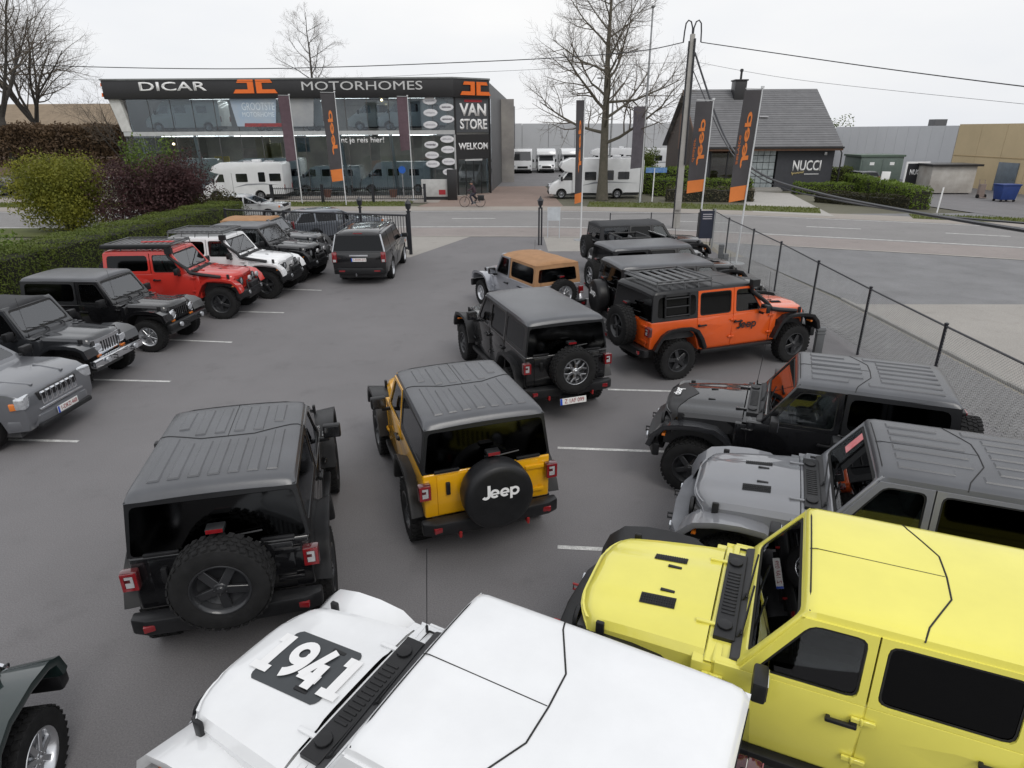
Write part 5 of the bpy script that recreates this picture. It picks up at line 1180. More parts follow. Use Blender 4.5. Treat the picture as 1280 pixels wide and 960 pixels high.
    b.prism([(rbx, -.84), (rbx, .84), (rbx-.11, .84), (rbx-.17, .70), (rbx-.19, 0), (rbx-.17, -.70), (rbx-.11, -.84)], .50+L, .665+L, 'xy')
    b.bb(rbx-.02, rbx+.2, -.6, .6, .42+L, .52+L)
    rbm = b.obj('rear_bumper', bumper, root, bevel=.022)
    for sy in (-1, 1):
        b = B(); b.box((rbx-.155, sy*.66, .585+L), (.05, .13, .065), rz=sy*.25); b.obj('reflector', M['redlens'], rbm, bevel=.006)
        if hook: b = B(); b.tube([(rbx-.1, sy*.42, .48+L), (rbx-.20, sy*.42, .47+L), (rbx-.20, sy*.42, .53+L)], .018, 6); b.obj('tow_hook', pmat('hook_red', (.35, .02, .02), r=.4), rbm)
    # side steps
    for sy in (-1, 1):
        b = B(); b.bb(ra+.56, fa-.60, sy*(W-.06), sy*(W+.05), zr-.07, zr+.012); b.obj('side_step', M['plastic'], root, bevel=.015)
    # ---- doors
    hx = 1.24 if J else 1.10   # header offset
    xb = fa-.86 if J else fa-.78
    def xa(z): return xb-(hx-.02+xb-fa)*(z-belt)/(zt-belt)   # A pillar line
    d1 = (fa-1.68 if doors == 4 else fa-1.78) if J else fa-1.62
    dl = [(fa-.68, d1)]
    if doors == 4: dl.append((d1, ra+.46))
    def S(x_, z_, sy, off=0.): return (x_, sy*(yb(z_)+off), z_)
    open_sides = top == 'none'
    for sy in (-1, 1):
        for i, (x0, x1) in enumerate(dl):
            b = B(); e = .006
            if i == 0: poly = [(x0-e, zr+.04), (x0-e, belt-.004), (x1+e, belt-.004), (x1+e, zr+.04)]
            else: poly = [(x0-e, zr+.04), (x0-e, belt-.004), (x1-.02+e, belt-.004), (x1-.02+e, .93+L), (x1+.10, .80+L), (x1+.20, zr+.04)]
            V = [S(px, pz, sy, -.01) for px, pz in poly]+[S(px, pz, sy, .012) for px, pz in poly]; n = len(poly)
            # subdivide mid line for the tumblehome
            b.add(V, [tuple(range(n)), tuple(range(2*n-1, n-1, -1))]+[(k_, n+k_, n+(k_+1) % n, (k_+1) % n) for k_ in range(n)])
            do = b.obj('door', body, root, bevel=.006, seg=2)
            if not open_sides:
                if i == 0: fr = [(xa(belt)+.0, belt), (x1+e, belt), (x1+e, zt), (xa(zt), zt)]
                else: fr = [(x0-e, belt), (x1+e-.02, belt), (x1+e-.02, zt), (x0-e, zt)]
                inn = inset_poly(fr, [.028, .055, .04, .06] if i == 0 else [.028, .05, .04, .05], .07)
                b = B(); b.ring([S(px, pz, sy, .008) for px, pz in fr], [S(px, pz, sy, .008) for px, pz in inn], (0, -sy*.045, 0))
                framemat = body if (top in ('hard', 'soft') and (doors == 4 or J)) else body
                b.obj('window_frame', framemat, do, smooth=30)
                b = B(); b.pane([S(px, pz, sy, -.008) for px, pz in inn], (0, -sy*.006, 0))
                b.obj('window', (M['gl_t'] if i == 0 else M['gl_p']), do, smooth=0)
                b = B()   # black seal round the glass
                i2 = inset_poly(fr, [.034, .061, .046, .066] if i == 0 else [.034, .056, .046, .056], .068)
                in3 = inset_poly(fr, [.05, .072, .06, .08] if i == 0 else [.05, .068, .06, .068], .06)
                k_ = 4
                N = len(i2)
                b.add([S(*p, sy, -.002) for p in i2]+[S(*p, sy, -.002) for p in in3], [(j, (j+1) % N, N+(j+1) % N, N+j) for j in range(N)])
                b.obj('window_seal', M['seal'], do, smooth=0)
            # handle and hinges
            hxp = x1+.13 if i == 0 else x1+.10; hz = belt-.17
            b = B(); b.box((hxp, sy*(yb(hz)+.035), hz), (.20, .03, .032)); b.box((hxp-.075, sy*(yb(hz)+.018), hz), (.05, .03, .055)); b.box((hxp+.08, sy*(yb(hz)+.015), hz), (.03, .03, .03))
            b.obj('door_handle', M['plastic'], do, bevel=.008)
            for hz in (belt-.12, zr+.22):
                b = B(); b.box((x0+.0, sy*(yb(hz)+.018), hz), (.15, .024, .035)); b.tube([(x0+.01, sy*(yb(hz)+.028), hz-.03), (x0+.01, sy*(yb(hz)+.028), hz+.03)], .013, 8); b.obj('hinge', body, do, bevel=.004, seg=1)
            if i == 0 and mirrors:
                b = B(); my = sy*(W+.16); mx = fa-1.0 if J else fa-.92; mz = belt+.08
                b.box((mx, my, mz), (.10, .21, .17)); b.prism([(mx-.03, mz-.085), (mx+.03, mz-.085), (mx+.02, mz-.14), (mx-.02, mz-.14)], sy*(W-.02), sy*(W+.12))
                mo = b.obj('mirror', M['plastic'] if kind != 'chrome' else M['chrome'], do, bevel=.025)
                b = B(); b.box((mx-.052, my, mz), (.004, .17, .13)); b.obj('mirror_glass', M['chrome'], mo)
    # ---- windshield
    wz0, wz1 = belt+.01, zt+.045
    def wx(z): return xb+.025-(hx-.01+xb-fa+.025)*(z-wz0)/(wz1-wz0)
    def wy(z): return (W-.03)+(RT-.005-(W-.03))*(z-wz0)/(wz1-wz0)
    oc = [(-wy(wz0), wz0), (wy(wz0), wz0), (wy(wz1), wz1), (-wy(wz1), wz1)]
    inn = inset_poly(oc, [.07, .055, .06, .055], .06)
    b = B(); b.ring([(wx(z), y_, z) for y_, z in oc], [(wx(z), y_, z) for y_, z in inn], (-.055, 0, -.012))
    wf = b.obj('windshield_frame', body, root, smooth=30, bevel=.006)
    b = B(); b.pane([(wx(z)-.018, y_, z) for y_, z in inn], (-.006, 0, 0)); b.obj('windshield', M['gl_f'], wf, smooth=0)
    b = B(); in2 = inset_poly(oc, [.10, .075, .10, .075], .05); N = len(inn)
    b.add([(wx(z)-.015, y_, z) for y_, z in inn]+[(wx(z)-.015, y_, z) for y_, z in in2], [(j, (j+1) % N, N+(j+1) % N, N+j) for j in range(N)]); b.obj('windshield_seal', M['seal'], wf, smooth=0)
    for y0 in (.05, .5) if J else (-.05, .40):
        b = B(); z0, z1 = wz0+.05, wz0+.10
        b.tube([(wx(z0)+.03, y0, z0), (wx(z1)+.02, y0-.48, z1+.06)], .009, 5); b.tube([(wx(z0)+.06, y0, z0-.04), (wx(z0)+.03, y0-.04, z0+.01)], .014, 5); b.obj('wiper', M['plastic'], wf)
    if sticker:
        b = B(); z0, z1 = wz1-.30, wz1-.10
        b.add([(wx(z)-.013, y_, z) for y_, z in ((-.50, z0), (-.34, z0), (-.34, z1), (-.50, z1))], [(0, 1, 2, 3)]); b.obj('price_sticker', pmat('sticker_pink', (.75, .35, .35), r=.5, c2=(.7, .08, .1), vs=14), wf)
    # ---- top
    xf = fa-hx+.03; xr = ra-.60
    xq0 = dl[-1][1]
    if top in ('hard', 'soft'):
        Tm = topmat
        tn = 'hardtop' if top == 'hard' else 'soft_top'
        zc = roof+(.0 if top == 'hard' else -.005)
        b = B(); rows = []
        xst = [xf+.012, xf, xf-.025, xf-.08, xf-.35]+[xf+(xr-xf)*t for t in (.35, .5, .65, .8)]+[xr+.10, xr+.04, xr+.01, xr-.012]
        dzs = [-.075, -.04, -.014, -.002, 0]+[0]*4+[-.004, -.018, -.045, -.09]
        q_ = [0, .2, .4, .6, .75, .87, .94, .975, .995, 1.0]; o_ = [0, -.001, -.004, -.009, -.015, -.023, -.034, -.052, -.078, -.112]
        if top == 'soft': o_ = [0, -.003, -.011, -.024, -.038, -.054, -.068, -.082, -.10, -.125]
        qa = [(-q, o) for q, o in zip(q_[:0:-1], o_[:0:-1])]+list(zip(q_, o_))
        def rw(x_): return RT+.012+.015*(xf-x_)/(xf-xr)
        for x_, dz in zip(xst, dzs):
            sag = 0
            if top == 'soft': sag = -.018*math.sin(math.pi*min(1, max(0, (xf-x_)/(xf-xr)))*2)**2
            rows.append([(x_, q*rw(x_), max(zc+o+(dz if abs(q) < .99 else 0)+sag, zt-.005) if abs(q) < .99 else zt-.003) for q, o in qa])
        b.grid(rows)
        for r0 in (rows[0], rows[-1]):
            b.grid([r0, [(p[0]-(.02 if r0 is rows[0] else -.02), p[1], zt-.02) for p in r0]])
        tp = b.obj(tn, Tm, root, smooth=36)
        # quarter side
        for sy in (-1, 1):
            xe = lambda z: (rx+.015)+(xr-.004-rx-.015)*(z-belt)/(zt-belt)
            oc = [(xq0-.02, belt), (xe(belt), belt), (xe(zt), zt+.004), (xq0-.02, zt+.004)]
            ins = [.07, .10, .06, .05] if top == 'hard' else [.06, .08, .07, .07]
            if doors == 4 and J: ins = [.07, .12, .06, .05]
            inn = inset_poly(oc, ins, .09)
            b = B(); b.ring([S(px, pz, sy, .004) for px, pz in oc], [S(px, pz, sy, .004) for px, pz in inn], (0, -sy*.03, 0))
            qf = b.obj('side_panel', M['topblack'] if Tm is M['topgrey'] else Tm, tp, smooth=30)  # upright panels under a topgrey roof take the darker copy, shade in the colour
            b = B(); b.pane([S(px, pz, sy, -.003) for px, pz in inn], (0, -sy*.006, 0)); b.obj('side_window', M['gl_p'] if top == 'hard' else M['vinyl'], tp, smooth=0)
        # rear
        def rxz(z): return rx+.012+(xr-.006-rx-.012)*(z-belt)/(zt-belt)
        def ry(z): return yb(z)+.004
        oc = [(-ry(belt), belt), (ry(belt), belt), (ry(zt)-.012, zt-.002), (-ry(zt)+.012, zt-.002)]
        inn = inset_poly(oc, [.03, .085, .07, .085] if top == 'hard' else [.09, .10, .10, .10], .06)
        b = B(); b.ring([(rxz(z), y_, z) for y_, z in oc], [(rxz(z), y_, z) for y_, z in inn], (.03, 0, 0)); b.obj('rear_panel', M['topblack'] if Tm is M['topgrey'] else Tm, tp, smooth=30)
        if top == 'hard':
            inn = inset_poly(oc, [.012, .03, .045, .03], .05) if J else inset_poly(oc, [.012, .07, .055, .07], .06)
            b = B(); b.pane([(rxz(z)-.008, y_, z) for y_, z in inn], (.006, 0, 0)); b.obj('rear_window', rearglass or M['gl_p'], tp, smooth=0)
            b = B(); b.tube([(rxz(belt+.1)-.03, .0, belt+.10), (rxz(belt+.1)-.03, -.38, belt+.13)], .010, 5); b.box((rxz(belt+.1)-.03, .0, belt+.09), (.05, .09, .07)); b.obj('rear_wiper', M['plastic'], tp)
            b = B()
            for sy in (-.5, .5): b.box((rxz(belt)-.02, sy, belt+.02), (.03, .30, .035))
            b.obj('glass_hinge', M['plastic'], tp, bevel=.008)
        else:
            b = B(); b.pane([(rxz(z)+.006, y_, z) for y_, z in inn], (.005, 0, 0)); b.obj('rear_window', M['vinyl'], tp, smooth=0)
        def top_z(x_, y_):
            q = abs(y_)/rw(x_); z = zc
            for (a, za), (c, zc_) in zip(zip(q_, o_), list(zip(q_, o_))[1:]):
                if q <= c: return z+za+(zc_-za)*(q-a)/(c-a)
            return z-.1
        xs_ = xf-(.70 if doors == 2 else .74) if J else xf-.8
        if top == 'hard' and J:
            if seam:
                b = B(); line = [(xs_+.03, -rw(xs_)*.985), (xs_+.0, -.60), (xs_-.17, -.26), (xs_-.18, 0), (xs_-.17, .26), (xs_+.0, .60), (xs_+.03, rw(xs_)*.985)]
                pts = []
                for (x0, y0), (x1, y1) in zip(line, line[1:]):
                    for j in range(6): t = j/6; pts.append((x0+(x1-x0)*t, y0+(y1-y0)*t))
                pts.append(line[-1])
                b.tube([(px, py, top_z(px, py)) for px, py in pts], .0065, 5)
                b.tube([(xf-.02, 0, zc-.012)]+[(xf-.06-(xf-.06-xs_+.1)*j/6, 0, zc+.0) for j in range(6)]+[(xs_-.17, 0, zc)], .0035, 5)
                b.tube([(xf-.03, y_*rw(xf), top_z(xf-.03, y_*rw(xf))-.012) for y_ in (-.97, -.7, -.35, 0, .35, .7, .97)], .006, 5)
                b.obj('roof_seam', M['seal'], tp)
            if ribs:
                def pad(xa_, xb_, yc, wd, h=.012):
                    b = B(); P0 = [(xa_, yc-wd/2), (xb_, yc-wd/2), (xb_, yc+wd/2), (xa_, yc+wd/2)]
                    P1 = [(xa_+.012*(1 if xb_ > xa_ else -1), yc-wd/2+.012), (xb_-.012*(1 if xb_ > xa_ else -1), yc-wd/2+.012), (xb_-.012*(1 if xb_ > xa_ else -1), yc+wd/2-.012), (xa_+.012*(1 if xb_ > xa_ else -1), yc+wd/2-.012)]
                    b.add([(px, py, top_z(px, py)-.001) for px, py in P0]+[(px, py, top_z(px, py)+h) for px, py in P1], [(4, 5, 6, 7), (0, 1, 5, 4), (1, 2, 6, 5), (2, 3, 7, 6), (3, 0, 4, 7)]); b.obj('roof_rib', Tm, tp, smooth=15)
                for i in range(7):
                    yc = -.51+.17*i; pad(xs_-.27 if abs(yc) < .4 else xs_-.12, xr+.16, yc, .105)
                for i in range(6):
                    yc = -.475+.19*i; pad(xf-.16, xs_-.08 if abs(yc) < .33 else xs_+.10, yc, .11)
        if rack:
            b = B(); rz_ = roof+.085; ry_ = .62; x0, x1 = (xf-.05, xr+.05) if rack != 'rear' else (xf-1.0, xr+.12)
            for sy in (-1, 1): b.tube([(x0, sy*ry_, rz_), (x1, sy*ry_, rz_)], .022, 6)
            nb = 7 if rack == 'rear' else 12
            b.tube([(x0, -ry_, rz_+.05), (x0, ry_, rz_+.05)], .018, 6); b.tube([(x1, -ry_, rz_+.05), (x1, ry_, rz_+.05)], .018, 6)
            for sy in (-1, 1):
                b.tube([(x0, sy*ry_, rz_+.05), (x1, sy*ry_, rz_+.05)], .016, 6)
                for i in range(5):
                    xx = x0+(x1-x0)*i/4; b.tube([(xx, sy*ry_, rz_+.05), (xx, sy*ry_, rz_), (xx, sy*(RT+.0), roof-.10)], .014, 5)
            rk = b.obj('roof_rack', pmat('rack_black', (.045, .047, .05), r=.4, spec=.9), root)
            sb = B(); sb.bb(-.05, .05, -ry_, ry_, -.012, .012); sbm = sb.mesh('slat', pmat('rack_slat', (.06, .063, .067), r=.38, spec=.9), bevel=.008, seg=1)
            for i in range(nb): put(sbm, 'slat', rk, (x0+(x1-x0)*i/(nb-1), 0, rz_))
            if rack == 'tools':
                b = B(); b.tube([(xf-.1, -.3, rz_+.07), (xf-.9, -.35, rz_+.07)], .02, 6); b.box((xf-.15, -.3, rz_+.07), (.2, .16, .02)); b.obj('shovel', pmat('tool_red', (.5, .03, .03), r=.4), rk)
            if awning:
                b = B(); b.bb(x0+.1, x1-.05, -ry_-.16, -ry_-.03, rz_-.06, rz_+.06); b.obj('awning_bag', M['plastic'], rk, bevel=.02)
        if ladder:
            b = B(); sy = -1; zb = belt+.12; xl0, xl1 = ra-.25, ra+.35
            xl0, xl1 = (ra-.35, ra+.22)
            for xx in (xl0, xl1): b.tube([S(xx, belt+.06, sy, .03), S(xx, zt, sy, .04)], .016, 6)
            for zz in (belt+.1, belt+.28, belt+.45): b.tube([S(xl0, zz, sy, .03), S(xl1, zz, sy, .03)], .016, 6)
            b.obj('side_ladder', M['plastic'], root)
    else:
        b = B()
        for xx in (d1, ra-.2): b.tube([(xx, -W+.1, belt-.3), (xx, -W+.1, zt-.05), (xx, -W+.22, zt+.02), (xx, W-.22, zt+.02), (xx, W-.1, zt-.05), (xx, W-.1, belt-.3)], .03, 8)
        for sy in (-1, 1): b.tube([(d1, sy*(W-.15), zt), (ra-.2, sy*(W-.15), zt)], .03, 8)
        b.obj('roll_bar', M['plastic'], root)
    # ---- tailgate, lamps, spare
    b = B(); b.bb(rx-.016, rx+.02, -W+.17, W-.17, .67+L, belt-.03); tg = b.obj('tailgate', body, root, bevel=.012)
    b = B(); b.box((rx-.035, .50 if J else .44, 1.02+L if J else .95+L), (.04, .05, .16)); b.obj('tailgate_handle', M['plastic'], tg, bevel=.01)
    for zz in (belt-.12, .78+L):
        b = B(); b.box((rx-.028, -W+.22, zz), (.025, .24, .05)); b.obj('hinge', body, tg, bevel=.006)
    tz = 1.03+L if J else .92+L
    for sy in (-1, 1):
        b = B(); ty = sy*(W-.015)
        if tail == 'jl':
            b.box((rx-.04, ty, tz), (.09, .15, .20)); tl = b.obj('tail_light', pmat('lamp_dark_red', (.085, .01, .012), r=.2, coat=1), root, bevel=.02)
            b = B(); b.ring([(rx-.084, ty+a, tz+c) for a, c in ((-.066, -.09), (.066, -.09), (.066, .09), (-.066, .09))], [(rx-.084, ty+a, tz+c) for a, c in inset_poly([(-.066, -.09), (.066, -.09), (.066, .09), (-.066, .09)], .026, .015, 2)], (-.008, 0, 0)); b.obj('red_ring', M['redlens'], tl)
            b = B(); b.bb(rx-.084, rx-.090, ty-.034, ty+.034, tz-.058, tz-.008); b.bb(rx-.084, rx-.090, ty-.034, ty+.034, tz+.03, tz+.058); b.bb(rx-.084, rx-.090, ty-.034, ty-.010, tz-.009, tz+.031); b.obj('reverse_lens', M['whitelens'], tl)
        else:
            b.box((rx-.04, ty-sy*.01, tz), (.08, .13, .20)); tl = b.obj('tail_light', M['redlens'], root, bevel=.012)
            b = B(); b.bb(rx-.08, rx-.086, ty-sy*.01-.045, ty-sy*.01+.045, tz-.08, tz-.035); b.obj('reverse_lens', M['whitelens'], tl)
    if spare:
        sx = rx-.03-ww*.5-.07; sz = .98+L+(wrad-.405)*.6 if J else .92+L
        b = B(); b.bb(rx-.10, rx-.01, -.16, .16, sz-.16, sz+.16); b.tube([(rx-.03, 0, sz), (sx+.02, 0, sz)], .06, 8); b.obj('spare_carrier', M['plastic'], root)
        if spare == 'bare':
            tm, km = wheel_mesh(wrad, ww, wheels); o = put(tm, 'spare_wheel', root, (sx, -.02, sz)); o.rotation_euler = (0, 0, R(90)); put(km[spare_fin or fin], 'rim', o, rot=(0, 0.4, 0))
        else:
            b = B(); h = ww/2+.015; rr = wrad+.012
            b.lathe([(rr*.85, -h), (rr*.97, -h*.8), (rr, -h*.4), (rr, h*.5), (rr*.975, h*.86), (rr*.93, h*1.02), (rr*.80, h*1.08), (rr*.3, h*1.12), (0, h*1.12)], 40, axis='x', c=(0, 0, 0))
            me2 = b.mesh('cover', M['plastic'], smooth=50)
            o = put(me2, 'spare_cover', root, (sx, -.02, sz), (0, 0, math.pi))
            if spare == 'text': text('Jeep', .24, M['white'], (0, 1, 0), (0, 0, 1), (h*1.12+.006, 0, .10), o, bold=.022, ext=.003)
        b = B(); b.box((sx+.12, -.02, sz+wrad+.055), (.12, .16, .045)); b.tube([(rx-.02, -.02, sz+.3), (sx+.14, -.02, sz+wrad+.04)], .02, 6); bl = b.obj('brake_light', M['plastic'], root, bevel=.008)
        b = B(); b.box((sx+.055, -.02, sz+wrad+.06), (.012, .14, .032)); b.obj('lens', M['redlens'], bl)
    if plate_txt:
        plate(root, (rx-.40, .04, .47+L), (0, -1, 0), (.18, 0, 1), plate_txt)
        b = B(); b.bb(rx-.39, rx-.2, -.1, .18, .50+L, .52+L); b.obj('plate_bracket', M['plastic'], root)
    # ---- wheels
    for wx_, wy_ in ((fa, 1), (fa, -1), (ra, 1), (ra, -1)):
        wheel(root, wx_, wy_*(FW-.03-ww/2), wrad*.985, wrad, ww, wheels, fin, rot=steer if wx_ == fa else 0)
    # ---- cabin furniture
    b = B(); b.prism([(fa-.78, belt-.30), (fa-.78, belt+.02), (fa-.92, belt+.05), (fa-1.10, belt-.02), (fa-1.10, belt-.30)], -W+.07, W-.07); b.obj('dashboard', M['inside'], root, bevel=.02)
    b = B(); n_ = 20; cxs, cys, czs = fa-1.22, .36, belt-.06
    b.tube([(cxs+.1*math.sin(2*math.pi*i/n_)*.5, cys+.18*math.cos(2*math.pi*i/n_), czs+.17*math.sin(2*math.pi*i/n_)) for i in range(n_+1)], .016, 6, cap=False); b.tube([(cxs, cys-.17, czs), (cxs, cys+.17, czs)], .018, 6); b.tube([(cxs, cys, czs), (cxs+.2, cys, czs-.06)], .03, 6); b.obj('steering_wheel', M['plastic'], root)
    rows_ = [(fa-1.72, (.36, -.36))]+([(ra+.42, (.36, -.36))] if doors == 4 else ([(ra+.12, (.0,))] if top != 'none' else []))
    for sx_, yy in rows_:
        for y_ in yy:
            wd = .48 if len(yy) > 1 else .95
            b = B(); b.box((sx_+.18, y_, belt-.32), (.5, wd, .16)); m_ = Matrix.Rotation(-.25, 3, 'Y'); b.box((sx_-.08, y_, belt+.02), (.13, wd*.95, .58), M_=m_); b.box((sx_-.17, y_, belt+.38), (.09, wd*.55, .17), M_=m_); b.obj('seat', M['seat'], root, bevel=.04)
    if antenna:
        ay = -W+.1; ax = fa-.72
        b = B(); b.tube([(ax, ay, belt+.0), (ax, ay, belt+.06)], .012, 6); b.tube([(ax, ay, belt+.05), (ax-.05, ay, belt+.80)], .004, 4); b.obj('antenna', M['plastic'], root)
    if snorkel:
        sy = -1; zz = hz1-.02
        b = B(); b.tube([(fa+.05, sy*(hw1+.10), zz-.02), (fa-.45, sy*(hw0+.05), zz+.06), (fa-.72, sy*(W+.02), belt+.02), (fa-.82, sy*(W+.0), belt+.14), (fa-hx, sy*(RT+.06), roof-.20), (fa-hx-.02, sy*(RT+.06), roof-.10)], [.045, .05, .05, .045, .042, .045], 8)
        b.box((fa-hx+.03, sy*(RT+.07), roof-.03), (.18, .12, .15)); b.obj('snorkel', M['plastic'], root)
    if side_text:
        t_, size = side_text
        for sy in (-1, 1):
            m_x = d1+.36
            text(t_, size, M['black'], (-sy, 0, 0), (0, 0, 1), (m_x, sy*(yb(belt-.3)+.02), belt-.26), root, bold=.012, ext=.002)
    return root
# ------------------------------------------------------------------ closed-body cars
def suv(name, label, x, y, deg, ln, wid, hgt, wb, fo, body, hood_z=1.0, belt=1.05, ncab=(.62, 1.15), rear=(.05, .22), splits=(.36, .68), wr=.36, ww=.22,
        wheels='road', fin='alloy', style=None, plate_txt=None, clad=None, group=None, front_lights='wide', z0=0.0, detail=True):
    root = thing(name, label, 'car', (x, y, z0), R(deg), group)
    W = wid/2; xf = wb/2+fo; xr = xf-ln; fa, ra = wb/2, -wb/2
    def arc(cx, rr=wr+.065, n=9):
        out = []
        for i in range(n):
            a = math.pi*i/(n-1); out.append((cx+rr*math.cos(a), max(.30, wr+rr*math.sin(a)*1.0-.0)))
        return out
    xa0, xa1 = fa-ncab[0], fa-ncab[1]; xd0, xd1 = xr+rear[0], xr+rear[1]
    zt = hgt-.11
    prof = [(xr+.06, .40), (xr+.0, .55), (xr+.0, .80), (xr+.02, belt-.04), (xr+.05, belt), (xa0, belt), (xa0+.12, belt-.01), (xf-.55, hood_z+.02), (xf-.2, hood_z-.03), (xf-.07, hood_z-.10), (xf-.01, .72), (xf, .50), (xf-.06, .34), (fa+wr+.065, .32)]
    prof += arc(fa)+[(fa-wr-.065, .30), (ra+wr+.065, .30)]+arc(ra)+[(ra-wr-.065, .36)]
    pp = []
    for p in prof:
        if not pp or (abs(p[0]-pp[-1][0])+abs(p[1]-pp[-1][1])) > .012: pp.append(p)
    b = B(); b.prism(pp, -W, W); me = b.mesh('body', [body, M['inside']], bevel=.075 if style == 'wj' else .04, seg=4)
    bm = bmesh.new(); bm.from_mesh(me)
    tf = max(bm.faces, key=lambda f_: (f_.normal.z > .95 and abs(f_.calc_center_median().z-belt) < .02)*f_.calc_area())
    bmesh.ops.inset_region(bm, faces=[tf], thickness=.06)
    ex = bmesh.ops.extrude_face_region(bm, geom=[tf]); vs = [g for g in ex['geom'] if isinstance(g, bmesh.types.BMVert)]
    bmesh.ops.translate(bm, verts=vs, vec=(0, 0, -.36))
    if tf.is_valid: bmesh.ops.delete(bm, geom=[tf], context='FACES_ONLY')
    for f_ in bm.faces:
        c = f_.calc_center_median()
        if belt-.40 < c.z < belt-.02 and abs(c.y) < W-.05 and xd0 < c.x < xa0-.02: f_.material_index = 1
    bmesh.ops.recalc_face_normals(bm, faces=bm.faces)
    def ysc(x_, z):
        s = 1.0
        t = (x_-(xf-.9))/.9
        if t > 0: s -= .13*t*t
        t = ((xr+.6)-x_)/.6
        if t > 0: s -= .06*t*t
        s -= .05*max(0, (.75-z)/.4) if z < .75 else .035*(z-.75)/(belt-.75+1e-6)
        return s
    for v in bm.verts: v.co.y *= ysc(v.co.x, v.co.z)
    bm.to_mesh(me); bm.free(); me.polygons.foreach_set('use_smooth', [True]*len(me.polygons)); me.set_sharp_from_angle(angle=R(40))
    put(me, 'body', root)
    b = B(); b.bb(xr+.25, xf-.25, -W+.18, W-.18, .22, .5); b.obj('chassis', M['inside'], root)
    Wb = W*.962; RT = W*.80
    def S(x_, z, sy, off=0): return (x_, sy*(Wb+(RT-Wb)*(z-belt)/(zt-belt)+off), z)
    # side glass
    L_ = xa0-xd0
    cuts0 = [xa0]+[xa0-L_*s for s in splits]+[xd0]
    cuts1 = [xa1]+[xa0-L_*s for s in splits]+[xd1]
    for sy in (-1, 1):
        for i in range(len(cuts0)-1):
            oc = [(cuts0[i]+(.0 if i == 0 else 0), belt-.003), (cuts0[i+1], belt-.003), (cuts1[i+1], zt), (cuts1[i], zt)]
            inn = inset_poly(oc, [.02, .045, .03, .045], .06)
            b = B(); b.ring([S(*p, sy) for p in oc], [S(*p, sy) for p in inn], (0, -sy*.03, 0)); wf = b.obj('window_frame', body, root, smooth=30)
            b = B(); b.pane([S(*p, sy, -.008) for p in inn], (0, -sy*.005, 0)); b.obj('window', M['gl_t'] if i == 0 else M['gl_p'], wf, smooth=0)
            if i < len(splits) and detail:
                hxp = cuts0[i+1]+.14; hz = belt-.12
                b = B(); b.box((hxp, sy*(W*ysc(hxp, hz)+.012), hz), (.19, .03, .03)); b.obj('door_handle', body, root, bevel=.008)
                b = B(); xx = cuts0[i+1]; b.tube([(xx, sy*(W*ysc(xx, zz)+.001), zz) for zz in (.42, .6, .75, .9, belt-.02)], .006, 4); b.obj('door_seam', M['seal'], root)
    def yw(z): return Wb-.03+(RT-Wb)*(z-belt)/(zt-belt)
    for nm, x0, x1, dx, gm in (('windshield', xa0, xa1, -.03, M['gl_f']), ('rear_window', xd0, xd1, .03, M['gl_p'])):
        oc = [(-yw(belt)-.03, belt-.003), (yw(belt)+.03, belt-.003), (yw(zt)+.03, zt+.02), (-yw(zt)-.03, zt+.02)]
        inn = inset_poly(oc, [.05, .07, .06, .07], .06)
        fx = lambda z: x0+(x1-x0)*(z-belt)/(zt-belt)
        b = B(); b.ring([(fx(z), y_, z) for y_, z in oc], [(fx(z), y_, z) for y_, z in inn], (dx, 0, 0)); fr = b.obj(nm+'_frame', body, root, smooth=30)
        b = B(); b.pane([(fx(z)+dx*.25, y_, z) for y_, z in inn], (dx*.2, 0, 0)); b.obj(nm, gm, fr, smooth=0)
    b = B(); rows = []
    xs = [xa1+.02, xa1-.01, xa1-.08, xa1-.3]+[xa1+(xd1-xa1)*t for t in (.4, .6, .8)]+[xd1+.1, xd1+.02, xd1-.02]
    dz = [-.10, -.07, -.035, -.008, 0, 0, -.004, -.025, -.06, -.095]
    q_ = [0, .3, .6, .8, .92, .98, 1]; o_ = [0, -.003, -.012, -.028, -.05, -.08, -.113]
    qa = [(-q, o) for q, o in zip(q_[:0:-1], o_[:0:-1])]+list(zip(q_, o_))
    for x_, d in zip(xs, dz): rows.append([(x_, q*(RT+.004), max(hgt+o+d*(1 if abs(q) < 1 else 0), zt-.004)) for q, o in qa])
    b.grid(rows); b.obj('roof', body, root, smooth=40)
    # bumpers, lamps, grille
    cm = clad or M['plastic']
    b = B(); b.prism([(xf-.35, -W*.93), (xf-.35, W*.93), (xf-.12, W*.86), (xf+.03, W*.6), (xf+.06, 0), (xf+.03, -W*.6), (xf-.12, -W*.86)], .36, .56, 'xy'); b.obj('front_bumper', cm, root, bevel=.04)
    b = B(); b.prism([(xr+.3, -W*.95), (xr+.3, W*.95), (xr+.02, W*.92), (xr-.05, W*.6), (xr-.06, 0), (xr-.05, -W*.6), (xr+.02, -W*.92)], .38, .60, 'xy'); rbm = b.obj('rear_bumper', cm, root, bevel=.03)
    for sy in (-1, 1):
        b = B(); b.box((xf-.12, sy*W*.70, .84 if style == 'wj' else .80), (.16, .40, .20 if style == 'wj' else .17), rz=-sy*.35); h_ = b.obj('headlight', M['lamp'], root, bevel=.03)
        b = B(); b.box((xf-.18, sy*W*.875, .79), (.12, .06, .12), rz=-sy*.5); b.obj('turn_signal', M['amber'], h_, bevel=.015)
        b = B(); b.box((xr+.03, sy*W*.86, .95 if style != 'hatch' else .9), (.11, .16, .34)); t_ = b.obj('tail_light', M['redlens'], root, bevel=.02)
        b = B(); b.box((xr-.025, sy*W*.86, .84), (.01, .10, .08)); b.obj('reverse_lens', M['whitelens'], t_)
        b = B(); b.box((xr-.04, sy*W*.62, .50), (.03, .20, .05)); b.obj('reflector', M['redlens'], rbm)
        mx = xa0-.02
